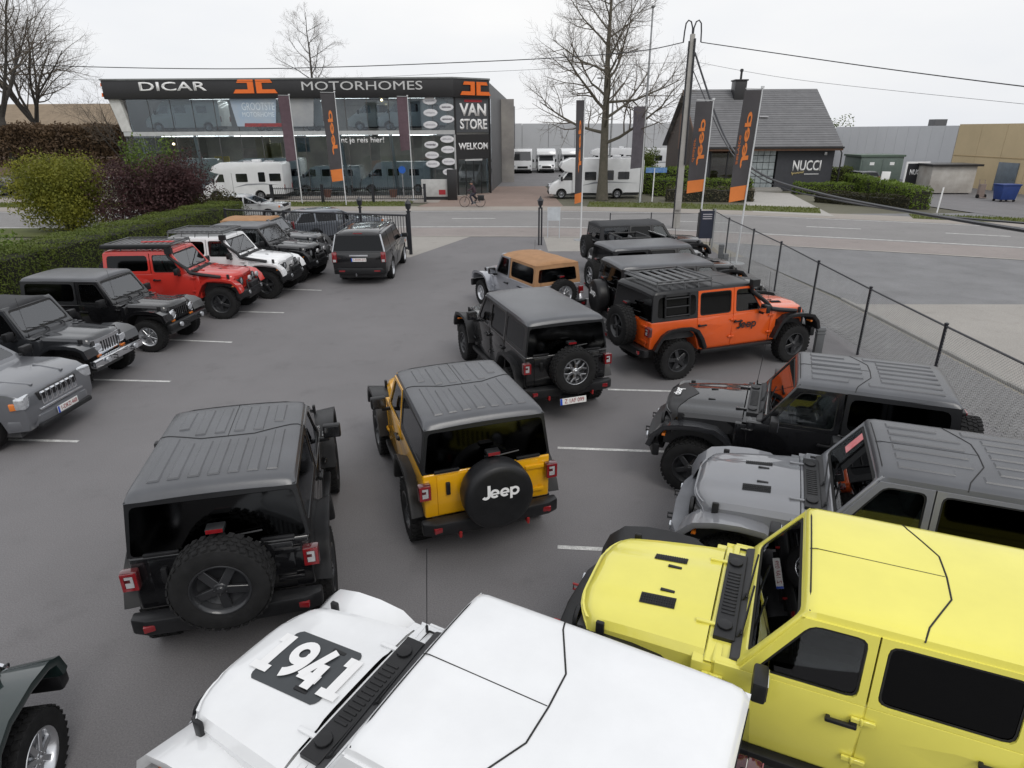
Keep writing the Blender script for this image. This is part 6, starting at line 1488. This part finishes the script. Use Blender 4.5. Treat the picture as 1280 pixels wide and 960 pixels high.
        b = B(); b.box((mx, sy*(W+.10), belt+.08), (.11, .22, .15)); b.box((mx, sy*(W-.02), belt+.03), (.05, .12, .04)); b.obj('mirror', body if style == 'hatch' else M['plastic'], root, bevel=.03)
    b = B(); b.bb(xf-.16 if style == 'wj' else xf-.10, xf-.02, -.46, .46, .66, .90); gr = b.obj('grille', M['plastic'], root, bevel=.01)
    if style in ('wj', 'commander'):
        for i in range(7):
            yc = -.36+.12*i
            b = B(); b.ring([(xf, yc-.055, .67), (xf, yc+.055, .67), (xf-.015, yc+.055, .895), (xf-.015, yc-.055, .895)], [(xf, yc+dy_, z) for dy_, z in inset_poly([(-.05, .675), (.05, .675), (.05, .885), (-.05, .885)], .014, .02, 2)], (-.02, 0, 0)); b.obj('grille_slot', M['chrome'], gr)
    if style == 'commander':
        for sy in (-1, 1):
            b = B(); b.tube([(xd0-.02, sy*(Wb-.05), belt+.03), (xd1-.03, sy*(RT-.02), zt)], .028, 6); b.obj('rear_trim_bar', M['alloy'], root)
            b = B(); b.tube([(xa1-.3, sy*(RT-.06), hgt+.02), (xa1-.36, sy*(RT-.06), hgt+.07), (xd1+.3, sy*(RT-.06), hgt+.07), (xd1+.24, sy*(RT-.06), hgt+.02)], .018, 6); b.obj('roof_rail', M['plastic'], root)
        b = B(); b.box((xr-.015, 0, 1.0), (.04, .62, .07)); b.obj('tailgate_trim', M['alloy'], root, bevel=.01)
        b = B(); b.box((xd1-.03, 0, hgt-.08), (.06, .30, .03)); b.obj('brake_light', M['redlens'], root)
        b = B(); b.tube([(xr-.02, .1, .36), (xr-.16, .1, .36), (xr-.16, .1, .44)], .022, 6); b.obj('tow_ball', M['steel'], root)
    if style == 'wj':
        for sy in (-1, 1):
            b = B(); b.tube([(xa1-.25, sy*(RT-.06), hgt+.05), (xd1+.3, sy*(RT-.06), hgt+.05)], .016, 6); b.obj('roof_rail', M['plastic'], root)
            b = B(); b.tube([(xf-.7, sy*.42, hood_z+.03), (xf-.15, sy*.36, hood_z-.035)], .02, 6); b.obj('hood_crease', body, root)
        b = B(); b.bb(xf-.03, xf+.02, -.52, .52, .61, .645); b.obj('chrome_strip', M['chrome'], root, bevel=.01); b = B(); b.bb(xf-.2, xf+.07, -.62, .62, .33, .42); b.obj('lower_lip', M['plastic'], root, bevel=.03)
        b = B(); b.bb(ra+wr+.1, fa-wr-.1, -W-.012, W+.012, .42, .54); b.obj('side_cladding', body, root, bevel=.02)
    if plate_txt:
        plate(root, (xr-.045 if style == 'commander' else xr-.02, 0, .87 if style == 'commander' else .8), (0, -1, 0), (0, 0, 1), plate_txt)
        plate(root, (xf+.075, 0, .50), (0, 1, 0), (0, 0, 1), plate_txt)
    for wx_ in (fa, ra):
        for sy in (-1, 1): wheel(root, wx_, sy*(W-.015-ww/2), wr, wr, ww, wheels, fin)
    if detail:
        b = B(); b.prism([(xa0-.05, belt-.3), (xa0-.05, belt+.0), (xa0-.4, belt-.02), (xa0-.4, belt-.3)], -W+.15, W-.15); b.obj('dashboard', M['inside'], root)
        for sx_ in (xa0-1.0, xa0-1.95):
            for y_ in (.36, -.36):
                b = B(); m_ = Matrix.Rotation(-.25, 3, 'Y'); b.box((sx_, y_, belt+.02), (.13, .46, .55), M_=m_); b.box((sx_-.08, y_, belt+.36), (.09, .26, .15), M_=m_); b.obj('seat', M['seat'], root, bevel=.04)
    return root

# ------------------------------------------------------------------ motorhomes and vans
VANW = paint('van_white', (.72, .73, .74), r=.35)
def motorhome(name, label, x, y, deg, z0=0., ln=6.9, hgt=2.85, wid=2.25, style='semi', stripe=True, body=None, group=None, detail=True):
    root = thing(name, label, 'motorhome' if style != 'van' else 'van', (x, y, z0), R(deg), group)
    body = body or VANW; W = wid/2; xf = ln/2; xr = -ln/2; fa = xf-.95; ra = xr+1.9 if style != 'van' else xr+1.05; wr = .34
    def arc(cx, rr=.42, n=8): return [(cx+rr*math.cos(math.pi*i/(n-1)), wr+rr*math.sin(math.pi*i/(n-1))) for i in range(n)]
    # cab: front part is narrower
    cabh = 2.25 if style != 'van' else hgt
    if style == 'van':
        prof = [(xr, .42), (xr, hgt-.25), (xr+.08, hgt), (xf-2.0, hgt), (xf-1.55, hgt-.12), (xf-.78, 1.42), (xf-.62, 1.30), (xf-.12, 1.0), (xf, .72), (xf-.02, .36), (fa+.43, .32)]+arc(fa)+[(fa-.43, .32), (ra+.43, .32)]+arc(ra)+[(ra-.43, .40)]
        b = B(); b.prism(prof, -W, W); me = b.mesh('body', body, bevel=.06, seg=3)
    elif style == 'integrated':
        prof = [(xr, .40), (xr, hgt-.15), (xr+.1, hgt), (xf-.75, hgt), (xf-.30, hgt-.25), (xf-.12, 1.5), (xf-.03, 1.1), (xf, .6), (xf-.05, .34), (fa+.43, .32)]+arc(fa)+[(fa-.43, .32), (ra+.43, .32)]+arc(ra)+[(ra-.43, .40)]
        b = B(); b.prism(prof, -W, W); me = b.mesh('body', body, bevel=.08, seg=3)
    else:
        xc = xf-1.75
        prof = [(xr, .45), (xr, hgt-.2), (xr+.1, hgt), (xc+.1, hgt), (xc+.75, hgt-.28), (xc+.92, hgt-.62), (xc+.6, 2.0), (xc, 1.9), (xc-.05, .45), (ra+.43, .40)]+arc(ra)+[(ra-.43, .45)]
        b = B(); b.prism(prof, -W, W); me = b.mesh('body', body, bevel=.07, seg=3)
    put(me, 'body', root)
    if style == 'semi':
        cw = W*.88
        prof = [(xc-.1, .42), (xc-.1, 2.05), (xc+.3, 2.05), (xf-.82, 1.36), (xf-.66, 1.26), (xf-.14, 1.0), (xf, .72), (xf-.02, .36), (fa+.43, .32)]+arc(fa)+[(fa-.43, .36)]
        b = B(); b.prism(prof, -cw, cw); b.obj('cab', body, root, bevel=.06, seg=3)
    else: cw = W
    b = B(); b.bb(xr+.3, xf-.4, -W+.2, W-.2, .22, .6); b.obj('chassis', M['inside'], root)
    # windscreen
    gm = pmat('van_glass', (.012, .014, .017), r=.05, coat=1, var=.2)
    if style == 'integrated': a, c = (xf-.105, 1.52), (xf-.31, hgt-.30)
    elif style == 'van': a, c = (xf-.80, 1.46), (xf-1.50, hgt-.20)
    else: a, c = (xf-.84, 1.40), (xf-1.42, 2.0)
    nx, nz = -(c[1]-a[1]), (c[0]-a[0]); q = math.hypot(nx, nz); nx, nz = -nx/q*.02, -nz/q*.02
    if nx < 0: nx, nz = -nx, -nz
    b = B(); pts = inset_poly([(-cw+.12, 0), (cw-.12, 0), (cw-.2, 1), (-cw+.2, 1)], .0, .03, 2)
    pts = [(-cw+.1, 0), (cw-.1, 0), (cw-.18, 1), (-cw+.18, 1)]
    b.pane([(a[0]+(c[0]-a[0])*t+nx, y_, a[1]+(c[1]-a[1])*t+nz) for y_, t in pts], (-nx*.8, 0, -nz*.8)); b.obj('windshield', gm, root, smooth=0)
    for sy in (-1, 1):
        y0 = sy*(cw+.006)
        if style == 'integrated': pl = [(xf-.55, 1.45), (xf-1.5, 1.45), (xf-1.5, 2.1), (xf-.75, 2.1)]
        elif style == 'van': pl = [(xf-.95, 1.36), (xf-1.95, 1.36), (xf-1.95, 1.95), (xf-1.48, 1.95)]
        else: pl = [(xf-.96, 1.32), (xf-1.80, 1.32), (xf-1.80, 1.92), (xf-1.42, 1.92)]
        b = B(); b.prism(inset_poly(pl, .02, .06), y0-sy*.015, y0+sy*.004); b.obj('cab_window', gm, root)
        wl = {'semi': [(xf-3.1, 1.45, .85, .5), (xf-4.6, 1.45, .5, .6), (xf-5.6, 1.5, .85, .45)], 'integrated': [(xf-3.0, 1.5, 1.0, .5), (xf-5.4, 1.5, .9, .5)], 'van': [(xf-2.9, 1.5, .9, .45), (xf-4.6, 1.5, .8, .42)]}[style]
        for cx, cz, dx, dz in wl:
            if cx-dx/2 < xr+.15: continue
            b = B(); b.prism(rrect(cx-dx/2, cx+dx/2, cz-.1, cz+dz, .06), sy*(W-.012), sy*(W+.022)); b.obj('window', gm, root)
        if stripe:
            b = B(); b.prism([(xf-2.4, .95), (xf-3.4, 1.22), (xf-4.6, 1.25), (xr+.3, 1.12), (xf-4.6, 1.16), (xf-3.4, 1.10)], sy*(W-.005), sy*(W+.006)); b.obj('stripe', pmat('grey_stripe', (.25, .26, .28), r=.4), root)
        b = B(); b.bb(xf-2.35, xf-2.37, sy*(W-.0), sy*(W+.004), .5, 2.0); b.obj('door_seam', M['seal'], root)
        b = B(); b.box((xf-.95, sy*(cw+.16), 1.45), (.14, .2, .32)); b.obj('mirror', M['plastic'], root, bevel=.04)
        b = B(); b.box((xf-.10, sy*cw*.78, .88), (.16, .28, .24), rz=-sy*.4); b.obj('headlight', M['lamp'], root, bevel=.03)
        b = B(); b.box((xr, sy*W*.88, .95), (.05, .16, .4)); b.obj('tail_light', M['redlens'], root, bevel=.02)
        for wx_ in (fa, ra): wheel(root, wx_, sy*(cw-.12), wr, wr, .21, 'road', 'steel')
    b = B(); b.bb(xf-.12, xf+.02, -cw*.55, cw*.55, .60, .86); b.obj('grille', M['plastic'], root, bevel=.02)
    b = B(); b.bb(xf-.25, xf+.04, -cw*.9, cw*.9, .32, .52); b.obj('front_bumper', M['plastic'], root, bevel=.05)
    if style != 'van' and detail:
        for cx in (xr+1.2, xr+2.8): b = B(); b.bb(cx-.3, cx+.3, -.3, .3, hgt-.01, hgt+.09); b.obj('roof_hatch', M['whitelens'], root, bevel=.02)
        b = B(); b.box((xr+2.0, .5, hgt+.1), (.6, .5, .2)); b.obj('air_unit', body, root, bevel=.05)
        if style == 'semi': b = B(); b.prism([(xc+.42, hgt-.16), (xc+.80, hgt-.34), (xc+.79, hgt-.36), (xc+.41, hgt-.18)], -.4, .4); b.obj('skylight', gm, root)
    return root
# ------------------------------------------------------------------ parked off-roaders
BLACK = paint('black', (.005, .005, .006), r=.28); SATIN = paint('satin_black', (.02, .021, .024), r=.42, coat=.2); WHITE = paint('white', (.80, .81, .82), r=.3); HYEL = paint('acid_yellow', (.84, .77, .13), r=.3); GREY = paint('nardo_grey', (.20, .205, .22), r=.32)
AMBER = paint('amber_yellow', (.74, .37, .006), r=.3); ORG = paint('punk_orange', (.70, .10, .012), r=.3); RED = paint('flame_red', (.52, .035, .025), r=.32); SILVER = paint('silver', (.36, .37, .40), r=.3, m=.5); DGREEN = paint('dark_green', (.010, .022, .021), r=.28); GRANITE = paint('granite', (.045, .045, .048), r=.3, m=.3); CHAR = paint('charcoal', (.028, .03, .034), r=.3, m=.2); NAVY = paint('slate_blue', (.13, .145, .17), r=.3, m=.4)
TAN = pmat('tan_canvas', (.36, .20, .10), r=.9, var=.12, vs=4, bump=.25, bs=40); BCLOTH = pmat('black_canvas', (.028, .029, .032), r=.7, var=.15, vs=4, bump=.2, bs=60)
CARS = 'off-road cars parked in the lot'
offroader('off_road_car', 'white two-door off-roader with 1941 decal on its hood', -.56, 3.05, 151.5, 'jl', 2, WHITE, topmat=WHITE, flare=WHITE, ribs=False, decal='1941', hood='', group=CARS)
offroader('off_road_car', 'acid yellow four-door off-roader with body-coloured roof', 2.55, 3.98, 156.0, 'jl', 4, HYEL, topmat=HYEL, ribs=False, hood='rubicon', hook=True, group=CARS, antenna=False)
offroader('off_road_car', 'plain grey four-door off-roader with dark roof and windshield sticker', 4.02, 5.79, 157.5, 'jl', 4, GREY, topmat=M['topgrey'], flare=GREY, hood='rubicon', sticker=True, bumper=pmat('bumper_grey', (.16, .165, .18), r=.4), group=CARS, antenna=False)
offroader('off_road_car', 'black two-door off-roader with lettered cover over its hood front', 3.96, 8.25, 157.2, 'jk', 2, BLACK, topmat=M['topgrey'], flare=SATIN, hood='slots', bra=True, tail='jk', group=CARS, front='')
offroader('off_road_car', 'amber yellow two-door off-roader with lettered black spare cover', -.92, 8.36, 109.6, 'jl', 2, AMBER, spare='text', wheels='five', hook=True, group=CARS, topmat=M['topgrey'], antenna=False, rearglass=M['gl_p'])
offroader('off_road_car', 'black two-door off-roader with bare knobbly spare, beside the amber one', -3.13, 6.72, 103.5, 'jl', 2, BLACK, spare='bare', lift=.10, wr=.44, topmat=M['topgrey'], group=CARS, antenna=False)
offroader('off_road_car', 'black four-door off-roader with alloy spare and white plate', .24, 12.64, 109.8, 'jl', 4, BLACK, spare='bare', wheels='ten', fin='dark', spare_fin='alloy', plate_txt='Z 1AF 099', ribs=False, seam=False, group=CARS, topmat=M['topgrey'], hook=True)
offroader('off_road_car', 'orange four-door off-roader with roof rack and side ladder', 4.55, 13.73, 20.2, 'jl', 4, ORG, spare='bare', rack='rear', ladder=True, snorkel=True, lift=.05, wr=.43, side_text=('Jeep', .27), hood='rubicon', group=CARS, ribs=False)
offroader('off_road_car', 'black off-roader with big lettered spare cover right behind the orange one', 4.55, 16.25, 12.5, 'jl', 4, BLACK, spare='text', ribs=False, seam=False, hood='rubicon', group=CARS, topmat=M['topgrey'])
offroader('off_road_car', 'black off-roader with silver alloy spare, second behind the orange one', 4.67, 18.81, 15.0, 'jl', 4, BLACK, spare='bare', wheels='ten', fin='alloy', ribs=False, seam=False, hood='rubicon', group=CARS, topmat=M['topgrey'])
offroader('off_road_car', 'open-topped grey off-roader with small lettered spare cover', 4.75, 21.35, 13, 'tj', 2, GRANITE, top='none', spare='text', tail='tj', group=CARS)
offroader('off_road_car', 'black soft-topped off-roader farthest along the fence, nearest the road', 5.05, 23.75, 11.4, 'jk', 4, BLACK, top='soft', topmat=BCLOTH, spare='bare', wheels='ten', fin='dark', tail='jk', group=CARS, lift=-.03)
offroader('off_road_car', 'silver off-roader with tan canvas top', .35, 18.0, 118, 'tj', 2, SILVER, top='soft', topmat=TAN, spare='bare', wheels='steel', fin='alloy', tail='tj', flare=SILVER, group=CARS)
# left row
offroader('off_road_car', 'red two-door off-roader with roof rack and snorkel', -9.29, 18.08, 1.0, 'jk', 2, RED, topmat=RED, flare=RED, ribs=False, rack='tools', snorkel=True, front='winch', tail='jk', wr=.45, lift=.06, hood='slots', awning=True, seam=False, group=CARS)
offroader('off_road_car', 'white two-door off-roader with black roof rack', -8.78, 20.45, -3, 'jk', 2, WHITE, topmat=WHITE, flare=WHITE, ribs=False, rack=True, front='winch', tail='jk', wr=.43, lift=.05, hood='slots', snorkel=True, seam=False, group=CARS)
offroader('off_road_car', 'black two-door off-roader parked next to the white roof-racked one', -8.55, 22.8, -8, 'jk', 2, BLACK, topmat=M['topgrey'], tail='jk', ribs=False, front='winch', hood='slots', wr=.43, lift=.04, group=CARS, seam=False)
offroader('off_road_car', 'black off-roader with tan soft top by the barred gate', -9.13, 25.2, -2, 'jk', 2, CHAR, top='soft', topmat=TAN, tail='jk', hood='slots', group=CARS)
offroader('off_road_car', 'glossy black off-roader with round headlights in the hedge row', -9.7, 15.25, -4.6, 'tj', 2, BLACK, topmat=M['topgrey'], tail='tj', wheels='seven', fin='alloy', front='tube', group=CARS, hood='', wr=.39, grille=BLACK)
offroader('off_road_car', 'weathered black off-roader with square headlights and chrome bumper', -9.97, 12.67, -3.2, 'yj', 2, CHAR, topmat=BCLOTH, top='soft', tail='tj', front='chrome', wheels='steel', group=CARS, hood='', grille=M['chrome'])
offroader('off_road_car', 'dark green off-roader with silver wheels beside the knobbly-spared black one', -4.24, 2.2, 100, 'tj', 2, DGREEN, topmat=BCLOTH, top='soft', tail='tj', wheels='seven', fin='alloy', group=CARS, front='tube', hood='')
suv('suv', 'metallic grey rounded SUV with chrome seven-slot grille by the hedge', -9.95, 10.2, -2, 4.61, 1.85, 1.76, 2.69, .83, paint('steel_grey', (.15, .156, .17), r=.3, m=.4), hood_z=1.04, belt=1.07, ncab=(.42, 1.18), rear=(.08, .40), style='wj', plate_txt='1-DKZ-468', wr=.37, clad=paint('steel_grey', (.11, .115, .125)))
suv('suv', 'boxy black SUV with white plate leaving towards the gate', -5.12, 23.85, 90.5, 4.79, 1.90, 1.80, 2.78, .86, BLACK, hood_z=1.06, belt=1.10, ncab=(.50, .98), rear=(.05, .16), style='commander', plate_txt='1-FHW-313', wr=.37, splits=(.36, .68), clad=M['plastic'])
suv('station_wagon', 'dark blue-grey estate car standing just beyond the barred gate', -8.5, 31.6, 35, 4.6, 1.78, 1.5, 2.7, .9, NAVY, hood_z=.92, belt=.95, ncab=(.45, 1.25), rear=(.1, .5), style='hatch', wr=.32)
suv('hatchback', 'silver hatchback driving along the road past the gate', -15.6, 39.4, 0, 4.2, 1.76, 1.45, 2.6, .85, paint('pale_silver', (.55, .56, .57), r=.3, m=.2), hood_z=.92, belt=.93, ncab=(.38, 1.3), rear=(.1, .55), style='hatch', wr=.31)
suv('parked_car', 'dark parked car under the brown trained trees', -44.6, 56.5, 8, 4.4, 1.8, 1.5, 2.65, .88, paint('pk_dark', (.03, .032, .04)), wr=.32, style='hatch', detail=False)
suv('parked_car', 'white parked car at the left edge under the brown trained trees', -47.5, 53.2, 5, 4.4, 1.8, 1.48, 2.65, .88, WHITE, wr=.32, style='hatch', detail=False)
suv('parked_car', 'dark parked car behind the hedge at the shop corner', 30.2, 58.5, 100, 4.3, 1.8, 1.5, 2.65, .88, paint('pk_dark2', (.04, .042, .045)), wr=.32, style='hatch', detail=False)
# ------------------------------------------------------------------ motorhomes and vans
motorhome('motorhome', 'white motorhome with grey emblem parked in front of the showroom glass', -20.4, 51.6, 182, ln=6.2, hgt=2.75)
motorhome('motorhome', 'white motorhome with dark windows behind the bare street tree', 6.45, 51.3, 180, ln=7.1, hgt=2.9)
for k, (x_, y_, d_, st, lb) in enumerate(((1.55, 84.0, -92, 'integrated', 'white motorhome facing out at the end of the yard, beside the showroom flank'), (4.35, 84.5, -90, 'semi', 'white motorhome with cab facing out, second from the showroom flank'), (7.3, 85.0, -88, 'semi', 'white motorhome half hidden behind the parked motorhome with dark windows'), (12.4, 84.5, 180, 'semi', 'white motorhome whose roof shows behind the bare tree'), (18.2, 83, 180, 'semi', 'white motorhome whose roof shows beside the lamp pole'))):
    motorhome('motorhome', lb, x_, y_, d_, ln=6.6, hgt=2.75 if k != 0 else 2.8, style=st, detail=k > 2, group='motorhomes at the end of the yard')
SHV = paint('van_pale', (.70, .71, .70), r=.35)
for x_, z_, st, ln, hh, lb, d_ in ((-26.2, 4.9, 'van', 6.0, 2.35, 'pale camper van on the upper showroom floor, nearest the white blind', 180), (-18.0, 4.9, 'van', 6.0, 2.3, 'pale camper van behind the blue banner upstairs', 180), (-7.9, 4.9, 'van', 5.6, 2.3, 'pale camper van behind the upper oval plaques', 180), (-10.6, 4.9, 'van', 5.6, 2.2, 'grey camper van standing back on the upper floor', 180), (-20.6, .05, 'semi', 6.2, 2.8, 'pale motorhome on the ground floor behind the white parked motorhome', 180), (-9.6, .05, 'van', 5.9, 2.5, 'pale van on the ground floor below the white slogan', 180), (-15.2, .05, 'van', 5.6, 2.2, 'pale van on the ground floor behind the charcoal flag', 180), (-27.2, .05, 'semi', 6.0, 2.8, 'white motorhome inside the left end of the ground floor', 180)):
    motorhome('motorhome' if st == 'semi' else 'camper_van', lb, x_, FY+(2.6 if st == 'van' else 3.2)+(1.6 if 'back' in lb else 0), d_, z0=z_, ln=ln, hgt=hh, wid=2.05, style=st, body=SHV, detail=False, stripe=False)
b = B()
# grey emblem rings on the parked motorhome
# ------------------------------------------------------------------ cyclist
cy = G(591, 259)
bk = thing('bicycle', 'dark city bicycle with rear panniers crossing the driveway mouth', 'bicycle', cy, math.pi)
for xx in (.55, -.52):
    b = B(); n_ = 28; b.tube([(xx+.335*math.cos(2*math.pi*i/n_), 0, .35+.335*math.sin(2*math.pi*i/n_)) for i in range(n_+1)], .018, 6, cap=False)
    w_ = b.obj('wheel', M['rubber'], bk); b = B()
    for i in range(12): a = math.pi*2*i/12; b.tube([(xx, .02*(-1)**i, .35), (xx+.33*math.cos(a), 0, .35+.33*math.sin(a))], .0025, 3)
    b.tube([(xx, -.06, .35), (xx, .06, .35)], .025, 8); b.obj('spokes', M['steel'], w_)
b = B()
for pts in ([(-.12, 0, .30), (-.22, 0, .92)], [(-.12, 0, .30), (.38, 0, .80)], [(-.20, 0, .78), (.36, 0, .92)], [(-.12, 0, .30), (-.52, .05, .35), (-.20, .02, .72)], [(-.12, 0, .30), (-.52, -.05, .35), (-.20, -.02, .72)], [(.34, 0, 1.0), (.40, 0, .76), (.55, .05, .35)], [(.40, 0, .76), (.55, -.05, .35)]): b.tube(pts, .017, 6)
b.obj('frame', BLK, bk); b = B(); b.tube([(.18, .28, 1.06), (.32, .24, 1.08), (.36, 0, 1.04), (.32, -.24, 1.08), (.18, -.28, 1.06)], .014, 6); b.obj('handlebar', BLK, bk)
b = B(); b.prism([(-.36, -.09), (-.08, -.03), (-.04, 0), (-.08, .03), (-.36, .09)], .93, .98, 'xy'); b.obj('saddle', M['plastic'], bk, bevel=.015); b = B(); b.bb(-.78, -.36, -.22, -.10, .45, .78); b.bb(-.78, -.36, .10, .22, .45, .78); b.bb(-.80, -.30, -.08, .08, .74, .77); b.obj('pannier', M['plastic'], bk, bevel=.03)
b = B(); b.lathe([(.09, -.03), (.09, -.02)], 14, c=(-.12, 0, .3)); b.tube([(-.12, .03, .30), (.02, .03, .19), (.02, .14, .19)], .012, 6); b.tube([(-.12, -.03, .30), (-.26, -.03, .41), (-.26, -.14, .41)], .012, 6); b.obj('crank', M['steel'], bk)
def skin_figure(name, J, E_, rad, mat, parent):
    me = bpy.data.meshes.new(name); me.from_pydata(J, E_, []); o = put(me, name, parent); md = o.modifiers.new('skin', 'SKIN'); md.use_smooth_shade = True
    for v, r_ in zip(me.skin_vertices[0].data, rad): v.radius = (r_, r_)
    me.skin_vertices[0].data[0].use_root = True
    ss = o.modifiers.new('sub', 'SUBSURF'); ss.levels = 2; ss.render_levels = 2; me.materials.append(mat); return o
pm = bpy.data.materials.new('clothed_rider'); pm.use_nodes = True; nt = pm.node_tree; pb = nt.nodes['Principled BSDF']; pb.inputs['Roughness'].default_value = .8
t_ = nt.nodes.new('ShaderNodeTexCoord'); sx_ = nt.nodes.new('ShaderNodeSeparateXYZ'); rp_ = nt.nodes.new('ShaderNodeValToRGB'); mr_ = nt.nodes.new('ShaderNodeMapRange'); mr_.inputs[1].default_value = 0; mr_.inputs[2].default_value = 2
nt.links.new(t_.outputs['Object'], sx_.inputs[0]); nt.links.new(sx_.outputs['Z'], mr_.inputs[0]); nt.links.new(mr_.outputs[0], rp_.inputs[0]); nt.links.new(rp_.outputs[0], pb.inputs['Base Color'])
rp_.color_ramp.interpolation = 'CONSTANT'; e = rp_.color_ramp.elements; e[0].position = 0; e[0].color = (.015, .015, .02, 1); e[1].position = .745; e[1].color = (.40, .24, .17, 1); q = e.new(.12); q.color = (.03, .03, .045, 1); q = e.new(.47); q.color = (.045, .025, .035, 1)
rd = thing('person', 'person in dark clothes and helmet riding a bicycle', 'person', cy, math.pi)
J = [(-.20, 0, .98), (-.13, 0, 1.15), (-.03, 0, 1.34), (.02, 0, 1.44), (.06, 0, 1.53), (.09, 0, 1.62),
     (-.16, .09, .95), (.16, .11, .76), (.02, .13, .38), (.0, .13, .25), (.13, .13, .22),
     (-.16, -.09, .95), (.06, -.11, .86), (-.24, -.13, .55), (-.28, -.13, .46), (-.15, -.13, .43),
     (-.02, .17, 1.37), (.12, .24, 1.18), (.27, .26, 1.11), (.34, .25, 1.10), (-.02, -.17, 1.37), (.12, -.24, 1.18), (.27, -.26, 1.11), (.34, -.25, 1.10)]
E_ = [(0, 1), (1, 2), (2, 3), (3, 4), (4, 5), (0, 6), (6, 7), (7, 8), (8, 9), (9, 10), (0, 11), (11, 12), (12, 13), (13, 14), (14, 15), (2, 16), (16, 17), (17, 18), (18, 19), (2, 20), (20, 21), (21, 22), (22, 23)]
rad = [.14, .14, .15, .065, .085, .085, .10, .075, .05, .04, .035, .10, .075, .05, .04, .035, .07, .05, .038, .03, .07, .05, .038, .03]
rad = [r_*1.18 for r_ in rad]
bd = skin_figure('body', J, E_, rad, pm, rd)
b = B(); b.lathe([(.13, .0), (.125, .05), (.10, .10), (.05, .135), (0, .14)], 16, axis='z', c=(.06, 0, 1.60)); b.obj('helmet', M['black'], rd); b = B(); b.box((.185, 0, 1.56), (.03, .025, .04)); b.obj('nose', pmat('skin', (.40, .24, .17), r=.6), rd, bevel=.008)
